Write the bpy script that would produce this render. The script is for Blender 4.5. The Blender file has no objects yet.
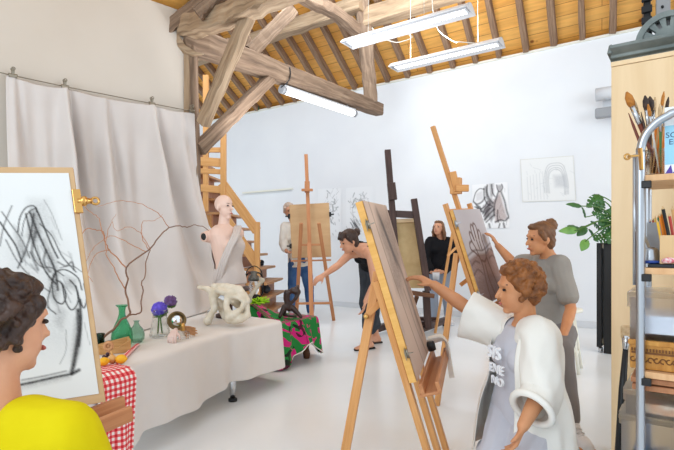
import bpy, bmesh, math, random
import numpy as np
from mathutils import Vector, Matrix
random.seed(7)
rng = np.random.default_rng(7)
V = Vector
H, F, CX, HY = 1.12, 500.0, 337.0, 245.0        # eye height, focal length in pixels, principal column, horizon row
UP = V((0, 0, 1))
sc = bpy.context.scene
col = sc.collection
def P(px, py, Y): return V(((px - CX) / F * Y, Y, H - (py - HY) / F * Y))
def G(px, py): return P(px, py, F * H / (py - HY))
def onz(px, py, z): return P(px, py, F * (H - z) / (py - HY))
# the room's own directions
AX = V((.8138, -.5812, 0)); NX = V((.5812, .8138, 0)); WC = 7.47; WTOP = 3.88     # along the end wall, into it, its distance, its height
def onwall(px, py, off=0.0):
    kx, kz = (px - CX) / F, -(py - HY) / F
    Y = (WC - off) / (NX.x * kx + NX.y)
    return V((kx * Y, Y, H + kz * Y))
def lin(c):
    c = c / 255.0
    return c / 12.92 if c <= .04045 else ((c + .055) / 1.055) ** 2.4
def rgb(r, g, b): return (lin(r), lin(g), lin(b), 1.0)

# ------------------------------------------------------------------ materials
MATS = {}
def newmat(name):
    m = bpy.data.materials.new(name); m.use_nodes = True
    nt = m.node_tree; b = nt.nodes['Principled BSDF']
    MATS[name] = m
    return m, nt, b
def N(nt, t, **kw):
    n = nt.nodes.new(t)
    for k, v in kw.items():
        if k in n.inputs: n.inputs[k].default_value = v
        else: setattr(n, k, v)
    return n
def ramp(nt, src, stops):
    r = nt.nodes.new('ShaderNodeValToRGB')
    e = r.color_ramp.elements
    while len(e) < len(stops): e.new(.5)
    for el, (p, c) in zip(e, stops): el.position = p; el.color = c
    nt.links.new(src, r.inputs[0])
    return r
def plain(name, c, rough=.6, metal=0.0, c2=None, scale=6.0, bump=0.0, bscale=60.0, spec=.4, sheen=0.0):
    m, nt, b = newmat(name)
    b.inputs['Roughness'].default_value = rough; b.inputs['Metallic'].default_value = metal
    b.inputs['Specular IOR Level'].default_value = spec
    b.inputs['Base Color'].default_value = c
    tc = N(nt, 'ShaderNodeTexCoord')
    if c2 is not None:
        no = N(nt, 'ShaderNodeTexNoise', Scale=scale, Detail=5.0)
        nt.links.new(tc.outputs['Object'], no.inputs['Vector'])
        r = ramp(nt, no.outputs['Fac'], [(.35, c), (.65, c2)])
        nt.links.new(r.outputs[0], b.inputs['Base Color'])
    if bump:
        n2 = N(nt, 'ShaderNodeTexNoise', Scale=bscale, Detail=3.0)
        nt.links.new(tc.outputs['Object'], n2.inputs['Vector'])
        bp = N(nt, 'ShaderNodeBump', Strength=bump, Distance=.01)
        nt.links.new(n2.outputs['Fac'], bp.inputs['Height']); nt.links.new(bp.outputs[0], b.inputs['Normal'])
    if sheen: b.inputs['Sheen Weight'].default_value = sheen
    return m
def wood(name, c1, c2, su=1.2, sv=22.0, rough=.55, bump=.15, c3=None, spec=.3):
    m, nt, b = newmat(name)
    b.inputs['Roughness'].default_value = rough; b.inputs['Specular IOR Level'].default_value = spec
    uv = N(nt, 'ShaderNodeUVMap')
    mp = N(nt, 'ShaderNodeMapping'); mp.inputs['Scale'].default_value = (su, sv, 1)
    nt.links.new(uv.outputs[0], mp.inputs[0])
    no = N(nt, 'ShaderNodeTexNoise', Scale=1.6, Detail=6.0, Roughness=.6, Distortion=.4)
    nt.links.new(mp.outputs[0], no.inputs['Vector'])
    st = [(.3, c1), (.7, c2)] if c3 is None else [(.25, c1), (.5, c2), (.75, c3)]
    r = ramp(nt, no.outputs['Fac'], st)
    nt.links.new(r.outputs[0], b.inputs['Base Color'])
    bp = N(nt, 'ShaderNodeBump', Strength=bump, Distance=.01)
    nt.links.new(no.outputs['Fac'], bp.inputs['Height']); nt.links.new(bp.outputs[0], b.inputs['Normal'])
    return m
def attr_mat(name, rough=.85, spec=.15):
    m, nt, b = newmat(name)
    a = N(nt, 'ShaderNodeVertexColor'); a.layer_name = 'Col'
    nt.links.new(a.outputs[0], b.inputs['Base Color'])
    b.inputs['Roughness'].default_value = rough; b.inputs['Specular IOR Level'].default_value = spec
    return m
def glass(name, c, rough=.03, ior=1.45, alpha_mix=.0):
    m, nt, b = newmat(name)
    b.inputs['Base Color'].default_value = c; b.inputs['Roughness'].default_value = rough
    b.inputs['Transmission Weight'].default_value = 1.0; b.inputs['IOR'].default_value = ior
    if alpha_mix:
        tr = N(nt, 'ShaderNodeBsdfTransparent'); tr.inputs[0].default_value = c
        mx = N(nt, 'ShaderNodeMixShader'); mx.inputs[0].default_value = alpha_mix
        out = nt.nodes['Material Output']
        nt.links.new(b.outputs[0], mx.inputs[1]); nt.links.new(tr.outputs[0], mx.inputs[2]); nt.links.new(mx.outputs[0], out.inputs[0])
    return m
def emit(name, c, s):
    m, nt, b = newmat(name)
    b.inputs['Base Color'].default_value = c
    b.inputs['Emission Color'].default_value = c; b.inputs['Emission Strength'].default_value = s
    return m

M = {}
M['wall'] = plain('white_plaster', rgb(232, 234, 237), .85, c2=rgb(227, 229, 233), scale=1.2, bump=.03, bscale=30, spec=.2)
M['wall_shaded'] = plain('shaded_plaster', rgb(208, 199, 188), .85, c2=rgb(203, 193, 181), scale=1.0, bump=.04, bscale=25, spec=.2)  # white side wall, its colour darkened and warmed to carry the roof's shade
M['floor'] = plain('painted_concrete', rgb(238, 243, 247), .22, c2=rgb(230, 235, 239), scale=.9, spec=.5)
M['ledge'] = plain('cream_paint', rgb(232, 230, 218), .7)
M['oak'] = wood('old_oak', rgb(82, 66, 54), rgb(128, 106, 88), 1.3, 16, .8, .5, c3=rgb(160, 138, 116))
M['oak_light'] = wood('weathered_oak', rgb(112, 92, 72), rgb(160, 136, 110), 1.2, 14, .8, .5, c3=rgb(184, 162, 136))
M['rafter'] = wood('rafter_wood', rgb(96, 74, 58), rgb(136, 108, 86), 1.6, 20, .85, .4, c3=rgb(164, 138, 114))
M['pine'] = wood('easel_pine', rgb(196, 136, 78), rgb(218, 162, 104), 2.0, 40, .45, .05)
M['pine_red'] = wood('oiled_beech', rgb(172, 112, 72), rgb(198, 138, 94), 2.0, 40, .45, .05)
M['pine_yellow'] = wood('stair_pine', rgb(196, 140, 82), rgb(218, 166, 108), 1.6, 26, .5, .08)
M['tread'] = wood('stair_tread_wood', rgb(176, 126, 84), rgb(200, 152, 106), 1.5, 22, .5, .06)
M['yellow_bar'] = wood('stretcher_pine', rgb(216, 160, 82), rgb(232, 182, 106), 1.8, 30, .5, .05)
M['dark_wood'] = wood('dark_stained_wood', rgb(52, 36, 32), rgb(80, 58, 52), 2.0, 30, .45, .08)
M['birch'] = wood('birch_plywood', rgb(222, 190, 146), rgb(236, 208, 168), .5, 5, .5, .03)
M['shelf'] = wood('shelf_wood', rgb(206, 158, 112), rgb(224, 180, 134), 1.5, 25, .5, .05)
M['red_wood'] = wood('tray_wood', rgb(158, 104, 70), rgb(186, 130, 92), 1.5, 25, .5, .06)
M['mdf'] = wood('hardboard', rgb(186, 150, 110), rgb(198, 164, 124), 4, 6, .8, .02)
M['linen'] = plain('linen_canvas', rgb(206, 178, 132), .85, c2=rgb(194, 164, 118), scale=9, bump=.1, bscale=300)
M['cloth'] = plain('grey_drop_cloth', rgb(224, 219, 215), .9, c2=rgb(218, 213, 209), scale=3, bump=.08, bscale=260, spec=.1, sheen=.1)
M['curtain'] = plain('grey_backdrop_cloth', rgb(210, 203, 199), .9, c2=rgb(204, 197, 193), scale=2.5, bump=.08, bscale=240, spec=.1, sheen=.1)
M['chrome'] = plain('chrome', rgb(200, 202, 205), .22, 1.0)
M['steel'] = plain('brushed_steel', rgb(176, 180, 186), .32, 1.0)
M['nickel'] = plain('worn_nickel', rgb(140, 132, 118), .35, 1.0)
M['brass'] = plain('brass', rgb(206, 158, 92), .3, 1.0)
M['black'] = plain('black_plastic', rgb(22, 22, 24), .45)
M['iron'] = plain('cast_iron', rgb(98, 106, 104), .5, .35, c2=rgb(126, 132, 128), scale=9, bump=.2, bscale=60)
M['iron_black'] = plain('black_iron', rgb(30, 29, 30), .5, .4)
M['iron_grey'] = plain('grey_steel_bar', rgb(138, 136, 136), .5, .5)
M['white_enamel'] = plain('white_enamel', rgb(208, 210, 214), .4)
M['grey_plastic'] = plain('grey_plastic', rgb(150, 152, 156), .5)
M['tube'] = emit('lit_tube', (1, 1, 1, 1), 3.2)
M['louvre'] = emit('lit_louvre', (.97, .98, 1, 1), .55)
M['skin'] = plain('skin', rgb(212, 158, 128), .5, c2=rgb(203, 146, 116), scale=14, spec=.35)
M['skin_tan'] = plain('tanned_skin', rgb(206, 146, 104), .5, c2=rgb(196, 134, 94), scale=14, spec=.35)
M['lips'] = plain('lips', rgb(176, 96, 88), .45)
M['eye'] = plain('eye_dark', rgb(38, 28, 24), .3)
M['hair_dark'] = wood('dark_brown_hair', rgb(40, 26, 20), rgb(70, 46, 34), 3, 60, .45, .4)
M['hair_brown'] = wood('brown_hair', rgb(82, 54, 36), rgb(122, 84, 56), 3, 60, .45, .4)
M['hair_auburn'] = plain('auburn_hair', rgb(150, 92, 44), .5, c2=rgb(106, 62, 30), scale=26, bump=.6, bscale=60)
M['hair_pale'] = plain('pale_hair', rgb(206, 186, 172), .6, c2=rgb(186, 164, 150), scale=20, bump=.5, bscale=60)
for k, m in (('hair_dark', None), ('hair_brown', None)):
    mm = plain('x_' + k, rgb(46, 30, 24) if k == 'hair_dark' else rgb(98, 66, 44), .5, c2=rgb(70, 48, 38) if k == 'hair_dark' else rgb(128, 88, 58), scale=22, bump=.5, bscale=70)
    M[k] = mm
M['yellow_shirt'] = plain('yellow_cotton', rgb(214, 196, 20), .85, c2=rgb(202, 184, 12), scale=4, bump=.15, bscale=14, spec=.1)
M['white_shirt'] = plain('white_cotton', rgb(236, 233, 226), .9, c2=rgb(228, 224, 216), scale=5, bump=.2, bscale=12, spec=.1)
M['grey_tee'] = plain('grey_cotton', rgb(158, 154, 148), .9, c2=rgb(146, 142, 137), scale=5, bump=.2, bscale=14, spec=.1)
M['lilac_tee'] = plain('pale_grey_cotton', rgb(200, 199, 206), .9, c2=rgb(190, 189, 197), scale=5, bump=.15, bscale=14, spec=.1)
M['grey_legging'] = plain('grey_jersey', rgb(128, 124, 124), .85, bump=.15, bscale=16, spec=.1)
M['black_cloth'] = plain('black_cotton', rgb(24, 24, 28), .85, bump=.2, bscale=16, spec=.15)
M['charcoal_cloth'] = plain('charcoal_twill', rgb(50, 54, 60), .85, c2=rgb(62, 66, 72), scale=10, bump=.2, bscale=16, spec=.15)
M['denim'] = plain('blue_denim', rgb(58, 92, 142), .85, c2=rgb(78, 112, 160), scale=9, bump=.2, bscale=24, spec=.1)
M['denim_pale'] = plain('pale_denim', rgb(150, 160, 176), .85, bump=.2, bscale=24, spec=.1)
M['shoe_white'] = plain('white_shoe', rgb(226, 226, 230), .6)
M['sole'] = plain('black_rubber', rgb(28, 26, 26), .6)
M['paper'] = attr_mat('drawn_paper')

# ------------------------------------------------------------------ objects
WORLD = {}
def wloc(o): return WORLD[o.name]
def tag(o, label, cat=None, group=None, kind=None):
    if label: o['label'] = label
    if cat: o['category'] = cat
    if group: o['group'] = group
    if kind: o['kind'] = kind
    return o
def thing(name, label, cat, loc, group=None):
    o = bpy.data.objects.new(name, None); col.objects.link(o)
    o.empty_display_size = .1
    o.location = V(loc); WORLD[o.name] = V(loc)
    return tag(o, label, cat, group)
def link(name, me, mat, parent=None, loc=None):
    """me holds world coordinates; parent None gives the object an origin at its base"""
    n = len(me.vertices)
    co = np.empty(n * 3, np.float32); me.vertices.foreach_get('co', co); co = co.reshape(-1, 3)
    if parent is not None: base = wloc(parent)
    elif loc is not None: base = V(loc)
    else:
        lo, hi = co.min(0), co.max(0)
        base = V(((lo[0] + hi[0]) / 2, (lo[1] + hi[1]) / 2, lo[2]))
    co -= np.array(base, np.float32)
    me.vertices.foreach_set('co', co.ravel()); me.update()
    if mat is not None and len(me.materials) == 0: me.materials.append(mat)
    o = bpy.data.objects.new(name, me); col.objects.link(o)
    if parent is not None: o.parent = parent
    else: o.location = base
    WORLD[o.name] = V(base)
    return o
def basis(d, up=UP):
    d = V(d).normalized()
    s = d.cross(V(up))
    if s.length < 1e-4: s = d.cross(V((1, 0, 0)))
    s.normalize()
    return d, s, s.cross(d).normalized()
def rotm(fwd, up=UP):
    f = V(fwd).normalized(); r = f.cross(V(up)).normalized(); u = r.cross(f)
    return Matrix((r, f, u)).transposed()      # columns right, forward, up

class MB:
    def __init__(s):
        s.bm = bmesh.new(); s.uv = s.bm.loops.layers.uv.new('UVMap')
    def f(s, vs, uvs=None, smooth=False):
        try: fa = s.bm.faces.new(vs)
        except ValueError: return None
        fa.smooth = smooth
        if uvs:
            for l, t in zip(fa.loops, uvs): l[s.uv].uv = t
        return fa
    def hexa(s, c8, u0=None):
        """eight corners: bottom ring 0-3, top ring 4-7; u runs from bottom ring to top ring"""
        vs = [s.bm.verts.new(c) for c in c8]
        c8 = [V(c) for c in c8]
        L = ((c8[4] - c8[0]).length + (c8[6] - c8[2]).length) / 2
        r = random.random() * 20 if u0 is None else u0; q = random.random() * 5
        w = [0]
        for i in range(4): w.append(w[-1] + (c8[(i + 1) % 4] - c8[i]).length)
        for i in range(4):
            j = (i + 1) % 4
            s.f([vs[i], vs[j], vs[j + 4], vs[i + 4]], [(r, q + w[i]), (r, q + w[i + 1]), (r + L, q + w[i + 1]), (r + L, q + w[i])])
        a, b = w[1], (c8[2] - c8[1]).length
        s.f([vs[3], vs[2], vs[1], vs[0]], [(r, q + b), (r + .2, q + b), (r + .2, q), (r, q)])
        s.f([vs[4], vs[5], vs[6], vs[7]], [(r, q), (r + .2, q), (r + .2, q + b), (r, q + b)])
        return s
    def bar(s, p, q, w, h, up=UP, w2=None, h2=None):
        p, q = V(p), V(q); d, sd, u = basis(q - p, up)
        w2 = w if w2 is None else w2; h2 = h if h2 is None else h2
        c = [p + sd * (w / 2) * i + u * (h / 2) * j for i, j in ((-1, -1), (1, -1), (1, 1), (-1, 1))]
        e = [q + sd * (w2 / 2) * i + u * (h2 / 2) * j for i, j in ((-1, -1), (1, -1), (1, 1), (-1, 1))]
        return s.hexa(c + e)
    def box(s, c, sx, sy, sz, ax=(1, 0, 0), up=UP):
        """c = centre; ax = direction of sx (horizontal), sy across it, sz up"""
        ax = V(ax).normalized(); up = V(up).normalized(); ay = up.cross(ax).normalized()
        c = V(c)
        pr = lambda i, j, k: c + ax * sx / 2 * i + ay * sy / 2 * j + up * sz / 2 * k
        if sx >= sz: c8 = [pr(-1, *t) for t in ((-1, -1), (1, -1), (1, 1), (-1, 1))] + [pr(1, *t) for t in ((-1, -1), (1, -1), (1, 1), (-1, 1))]
        else: c8 = [pr(i, j, -1) for i, j in ((-1, -1), (1, -1), (1, 1), (-1, 1))] + [pr(i, j, 1) for i, j in ((-1, -1), (1, -1), (1, 1), (-1, 1))]
        return s.hexa(c8)
    def wobble_beam(s, pts, ws, hs, up=UP, jit=.01, n=14):
        """hand hewn timber along pts with slightly wavering edges"""
        pts = [V(p) for p in pts]
        seg = [(pts[i + 1] - pts[i]).length for i in range(len(pts) - 1)]; tot = sum(seg)
        rings = []; r0 = random.random() * 20
        for k in range(n + 1):
            t = k / n * tot; i = 0
            while i < len(seg) - 1 and t > seg[i]: t -= seg[i]; i += 1
            a = min(1, t / seg[i]); c = pts[i].lerp(pts[i + 1], a)
            d, sd, u = basis(pts[-1] - pts[0] if len(pts) == 2 else pts[i + 1] - pts[i], up)
            g = k / n
            w = ws[0] + (ws[1] - ws[0]) * g; h = hs[0] + (hs[1] - hs[0]) * g
            ring = []
            ch = .16
            for x, y in ((-1, -1 + ch), (-1 + ch, -1), (1 - ch, -1), (1, -1 + ch), (1, 1 - ch), (1 - ch, 1), (-1 + ch, 1), (-1, 1 - ch)):
                ring.append(s.bm.verts.new(c + sd * (x * w / 2 + random.uniform(-jit, jit)) + u * (y * h / 2 + random.uniform(-jit, jit))))
            rings.append((ring, g * tot))
        wv = [0, .02, .17, .19, .36, .38, .55, .57, .74]
        for (a, ta), (b, tb) in zip(rings, rings[1:]):
            for i in range(8):
                j = (i + 1) % 8
                s.f([a[i], a[j], b[j], b[i]], [(r0 + ta, wv[i]), (r0 + ta, wv[i + 1]), (r0 + tb, wv[i + 1]), (r0 + tb, wv[i])])
        s.f(list(reversed(rings[0][0])), [(r0 + .03 * i, .1) for i in range(8)]); s.f(rings[-1][0], [(r0 + .03 * i, .1) for i in range(8)])
        return s
    def tube(s, pts, r, seg=8, closed=False, cap=True, smooth=True):
        pts = [V(p) for p in pts]; n = len(pts)
        rs = r if isinstance(r, (list, tuple)) else [r] * n
        rings = []; nrm = None; L = 0; r0 = random.random() * 9
        for i, p in enumerate(pts):
            if closed: t = pts[(i + 1) % n] - pts[i - 1]
            else: t = pts[min(i + 1, n - 1)] - pts[max(i - 1, 0)]
            if t.length < 1e-9: t = V((0, 0, 1))
            t.normalize()
            if nrm is None: _, nrm, _ = basis(t)
            nrm = (nrm - t * nrm.dot(t))
            if nrm.length < 1e-6: _, nrm, _ = basis(t)
            nrm.normalize(); bi = t.cross(nrm)
            if i: L += (pts[i] - pts[i - 1]).length
            rings.append(([s.bm.verts.new(p + (nrm * math.cos(a) + bi * math.sin(a)) * rs[i]) for a in [2 * math.pi * k / seg for k in range(seg)]], L, rs[i]))
        pairs = list(zip(rings, rings[1:])) + ([(rings[-1], rings[0])] if closed else [])
        for (a, la, ra), (b, lb, rb) in pairs:
            for k in range(seg):
                j = (k + 1) % seg
                va, vb = ra * 6.28 * k / seg, ra * 6.28 * (k + 1) / seg
                s.f([a[k], a[j], b[j], b[k]], [(r0 + la, va), (r0 + la, vb), (r0 + lb, vb), (r0 + lb, va)], smooth)
        if cap and not closed:
            s.f(list(reversed(rings[0][0]))); s.f(rings[-1][0])
        return s
    def lathe(s, prof, o, axis=UP, seg=24, smooth=True, close=False):
        o = V(o); d, a, b = basis(axis, V((0, 1, 0)) if abs(V(axis).normalized().z) > .9 else UP)
        rings = []; L = 0; pv = None
        for r, z in prof:
            if pv: L += math.hypot(r - pv[0], z - pv[1])
            pv = (r, z)
            c = o + d * z
            if r < 1e-6: rings.append(([s.bm.verts.new(c)] * seg, L))
            else: rings.append(([s.bm.verts.new(c + (a * math.cos(t) + b * math.sin(t)) * r) for t in [2 * math.pi * k / seg for k in range(seg)]], L))
        pr = list(zip(rings, rings[1:])) + ([(rings[-1], rings[0])] if close else [])
        for (x, lx), (y, ly) in pr:
            for k in range(seg):
                j = (k + 1) % seg
                vs = []
                for v in (x[k], x[j], y[j], y[k]):
                    if v not in vs: vs.append(v)
                if len(vs) > 2: s.f(vs, [(k / seg, lx), ((k + 1) / seg, lx), ((k + 1) / seg, ly), (k / seg, ly)][:len(vs)], smooth)
        return s
    def ell(s, c, rad, R=None, seg=14, rings=9):
        c = V(c); R = R or Matrix.Identity(3)
        if isinstance(rad, (int, float)): rad = (rad,) * 3
        top = s.bm.verts.new(c + R @ V((0, 0, rad[2]))); bot = s.bm.verts.new(c - R @ V((0, 0, rad[2])))
        rows = []
        for i in range(1, rings):
            th = math.pi * i / rings
            rows.append([s.bm.verts.new(c + R @ V((rad[0] * math.sin(th) * math.cos(p), rad[1] * math.sin(th) * math.sin(p), rad[2] * math.cos(th)))) for p in [2 * math.pi * k / seg for k in range(seg)]])
        for k in range(seg):
            j = (k + 1) % seg
            s.f([top, rows[0][k], rows[0][j]], None, True); s.f([bot, rows[-1][j], rows[-1][k]], None, True)
            for a, b in zip(rows, rows[1:]): s.f([a[k], b[k], b[j], a[j]], [(k / seg, 0), (k / seg, .1), (j / seg, .1), (j / seg, 0)], True)
        return s
    def cone(s, p, r1, q, r2, seg=12):
        s.ell(p, r1, seg=seg, rings=6); s.ell(q, r2, seg=seg, rings=6)
        if (V(q) - V(p)).length > 1e-5: s.tube([p, q], [r1, r2], seg)
        return s
    def loft(s, rings, seg=16):
        """rings: (centre, right vector, forward vector) giving ellipses; closed both ends"""
        rr = [[s.bm.verts.new(c + a * math.cos(t) + b * math.sin(t)) for t in [2 * math.pi * k / seg for k in range(seg)]] for c, a, b in rings]
        for x, y in zip(rr, rr[1:]):
            for k in range(seg):
                j = (k + 1) % seg; s.f([x[k], x[j], y[j], y[k]], None, True)
        s.f(list(reversed(rr[0]))); s.f(rr[-1])
        return s
    def prism(s, poly, ext):
        poly = [V(p) for p in poly]; ext = V(ext)
        a = [s.bm.verts.new(p) for p in poly]; b = [s.bm.verts.new(p + ext) for p in poly]
        o = poly[0]; ux = (poly[1] - o).normalized(); nn = (poly[1] - o).cross(poly[2] - o).normalized(); uy = nn.cross(ux)
        r = random.random() * 10
        t2 = [(r + (p - o).dot(ux), (p - o).dot(uy)) for p in poly]
        s.f(list(reversed(a)), list(reversed(t2))); s.f(b, t2)
        n = len(poly); L = ext.length; acc = 0
        for i in range(n):
            j = (i + 1) % n; e = (poly[j] - poly[i]).length
            s.f([a[i], a[j], b[j], b[i]], [(r + acc, 0), (r + acc + e, 0), (r + acc + e, L), (r + acc, L)]); acc += e
        return s
    def grid(s, pts, uvs=None, smooth=True, cyc=False):
        vs = [[s.bm.verts.new(p) for p in row] for row in pts]
        n = len(pts); m = len(pts[0])
        for i in range(n - 1):
            for j in range(m - 1 + (1 if cyc else 0)):
                k = (j + 1) % m
                s.f([vs[i][j], vs[i][k], vs[i + 1][k], vs[i + 1][j]], [uvs[i][j], uvs[i][k], uvs[i + 1][k], uvs[i + 1][j]] if uvs else None, smooth)
        return s
    def mesh(s, name):
        bmesh.ops.recalc_face_normals(s.bm, faces=s.bm.faces[:])
        me = bpy.data.meshes.new(name); s.bm.to_mesh(me); s.bm.free(); return me
    def build(s, name, mat, parent=None, bevel=0, solid=0, sub=0, loc=None):
        o = link(name, s.mesh(name), mat, parent, loc)
        if solid:
            k = o.modifiers.new('Solidify', 'SOLIDIFY'); k.thickness = solid; k.offset = 0
        if bevel:
            k = o.modifiers.new('Bevel', 'BEVEL'); k.width = bevel; k.segments = 2; k.limit_method = 'ANGLE'; k.angle_limit = .6
        if sub:
            k = o.modifiers.new('Subsurf', 'SUBSURF'); k.levels = sub; k.render_levels = sub
        return o
def blob(name, mb, mat, parent=None, voxel=.01, smooth=4, noise=0, nscale=30, loc=None):
    """union of the overlapping closed shapes in mb as one continuous skin"""
    bmesh.ops.recalc_face_normals(mb.bm, faces=mb.bm.faces[:])
    me = bpy.data.meshes.new('tmp'); mb.bm.to_mesh(me); mb.bm.free()
    o = bpy.data.objects.new('tmp', me); col.objects.link(o)
    k = o.modifiers.new('r', 'REMESH'); k.mode = 'VOXEL'; k.voxel_size = voxel
    if smooth:
        k = o.modifiers.new('s', 'SMOOTH'); k.factor = .5; k.iterations = smooth
    dg = bpy.context.evaluated_depsgraph_get()
    m2 = bpy.data.meshes.new_from_object(o.evaluated_get(dg)); m2.name = name
    bpy.data.objects.remove(o); bpy.data.meshes.remove(me)
    m2.materials.clear()
    m2.polygons.foreach_set('use_smooth', [True] * len(m2.polygons))
    if noise:
        n = len(m2.vertices); co = np.empty(n * 3, np.float32); m2.vertices.foreach_get('co', co); co = co.reshape(-1, 3)
        no = np.empty(n * 3, np.float32); m2.vertices.foreach_get('normal', no); no = no.reshape(-1, 3)
        w = np.sin(co[:, 0] * nscale + 3 * np.sin(co[:, 2] * nscale * .6)) * np.sin(co[:, 1] * nscale * 1.1 + 1.3) + .6 * np.sin(co[:, 2] * nscale * 1.7 + co[:, 0] * nscale * 2.1)
        co += no * (w * noise)[:, None]
        m2.vertices.foreach_set('co', co.ravel()); m2.update()
    return link(name, m2, mat, parent, loc)
def smoothpts(pts, n=6):
    """Catmull-Rom through pts"""
    pts = [V(p) for p in pts]; q = [pts[0] * 2 - pts[1]] + pts + [pts[-1] * 2 - pts[-2]]; out = []
    for i in range(1, len(q) - 2):
        for k in range(n):
            t = k / n; a, b, c, d = q[i - 1], q[i], q[i + 1], q[i + 2]
            out.append(.5 * ((2 * b) + (c - a) * t + (2 * a - 5 * b + 4 * c - d) * t * t + (3 * b - a - 3 * c + d) * t ** 3))
    out.append(pts[-1]); return out

# ------------------------------------------------------------------ drawn sheets: colour per vertex on a fine grid
class Sheet:
    def __init__(s, tl, tr, bl, nx, ny, base):
        s.o, s.ex, s.ey = V(tl), V(tr) - V(tl), V(bl) - V(tl)
        s.nx, s.ny = nx, ny
        s.w, s.h = s.ex.length, s.ey.length
        u, v = np.meshgrid(np.linspace(0, 1, nx), np.linspace(0, 1, ny))
        s.u, s.v = u, v; s.x, s.y = u * s.w, v * s.h
        s.c = np.ones((ny, nx, 3)) * np.array(base[:3])
    def uvpx(s, px, py):
        """where the sight line through a pixel meets the sheet"""
        n = s.ex.cross(s.ey); d = V(((px - CX) / F, 1, -(py - HY) / F)); o = V((0, 0, H))
        t = (s.o - o).dot(n) / d.dot(n); q = o + d * t - s.o
        a, b, c = s.ex.dot(s.ex), s.ex.dot(s.ey), s.ey.dot(s.ey)
        p, r = q.dot(s.ex), q.dot(s.ey); k = a * c - b * b
        return ((c * p - b * r) / k, (a * r - b * p) / k)
    def stroke(s, pts, width, colr, alpha, px=False, soft=.6, curve=True):
        if px: pts = [s.uvpx(*p) for p in pts]
        q = [V((p[0] * s.w, p[1] * s.h, 0)) for p in pts]
        if curve and len(q) > 2: q = smoothpts(q, 5)
        dmin = np.full(s.u.shape, 1e9)
        for a, b in zip(q, q[1:]):
            dx, dy = b.x - a.x, b.y - a.y; L = dx * dx + dy * dy + 1e-12
            t = np.clip(((s.x - a.x) * dx + (s.y - a.y) * dy) / L, 0, 1)
            dmin = np.minimum(dmin, np.hypot(s.x - a.x - t * dx, s.y - a.y - t * dy))
        k = np.clip((width * (1 + soft) - dmin) / (width * 2 * soft), 0, 1) * alpha
        k = k * (0.75 + .25 * rng.random(k.shape))
        s.c = s.c * (1 - k[..., None]) + np.array(colr[:3]) * k[..., None]
    def patch(s, poly, colr, alpha, px=False, edge=.02, grain=.3):
        if px: poly = [s.uvpx(*p) for p in poly]
        q = [(p[0] * s.w, p[1] * s.h) for p in poly]
        ins = np.zeros(s.u.shape, bool); dmin = np.full(s.u.shape, 1e9)
        for (x1, y1), (x2, y2) in zip(q, q[1:] + q[:1]):
            c = ((y1 > s.y) != (y2 > s.y)) & (s.x < (x2 - x1) * (s.y - y1) / (y2 - y1 + 1e-12) + x1)
            ins ^= c
            dx, dy = x2 - x1, y2 - y1; L = dx * dx + dy * dy + 1e-12
            t = np.clip(((s.x - x1) * dx + (s.y - y1) * dy) / L, 0, 1)
            dmin = np.minimum(dmin, np.hypot(s.x - x1 - t * dx, s.y - y1 - t * dy))
        sd = np.where(ins, dmin, -dmin)
        k = np.clip(sd / edge + .5, 0, 1) * alpha * (1 - grain + grain * rng.random(s.u.shape))
        s.c = s.c * (1 - k[..., None]) + np.array(colr[:3]) * k[..., None]
    def wash(s, colr, amount, fx=3, fy=1, seed=0):
        """uneven pigment over the whole sheet"""
        r = np.random.default_rng(seed); w = np.zeros(s.u.shape)
        for _ in range(14):
            a, b, p = r.uniform(-fx, fx) * 6, r.uniform(-fy, fy) * 6, r.uniform(0, 6.28)
            w += np.sin(a * s.u + b * s.v + p)
        k = np.clip(.5 + w / 9, 0, 1) * amount
        s.c = s.c * (1 - k[..., None]) + np.array(colr[:3]) * k[..., None]
    def build(s, name, parent=None, lift=.002, towards=None):
        n = s.ex.cross(s.ey).normalized()
        if n.dot(V((0, 0, H)) - s.o) < 0: n = -n
        me = bpy.data.meshes.new(name)
        o = s.o + n * lift
        base = np.array(o); co = base + s.u[..., None] * np.array(s.ex) + s.v[..., None] * np.array(s.ey)
        nx, ny = s.nx, s.ny
        idx = np.arange(nx * ny).reshape(ny, nx)
        fs = np.stack([idx[:-1, :-1], idx[1:, :-1], idx[1:, 1:], idx[:-1, 1:]], -1).reshape(-1, 4)
        me.from_pydata(co.reshape(-1, 3).tolist(), [], fs.tolist())
        at = me.color_attributes.new('Col', 'FLOAT_COLOR', 'POINT')
        rgba = np.concatenate([np.clip(s.c, 0, 1), np.ones((ny, nx, 1))], -1).astype(np.float32)
        at.data.foreach_set('color', rgba.ravel())
        return link(name, me, M['paper'], parent)
# ================================================================== setting
def structure(o, label=None):
    o['kind'] = 'structure'
    if label: o['label'] = label
    return o
structure(MB().box((0, 4.5, -.06), 18, 19, .12).build('floor', M['floor']), 'off-white painted concrete floor with a soft shine')
def wallpt(s, z=0.0, off=0.0): return NX * (WC - off) + AX * s + UP * z
s_of = lambda px: onwall(px, 245).dot(AX)
wb = MB(); c0, c1 = wallpt(-13.0), wallpt(6.5)
wb.hexa([c0, c0 + NX * .25, c1 + NX * .25, c1] + [p + UP * WTOP for p in (c0, c0 + NX * .25, c1 + NX * .25, c1)])
structure(wb.build('wall_back', M['wall']), 'white plastered end wall under the rafters')
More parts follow.
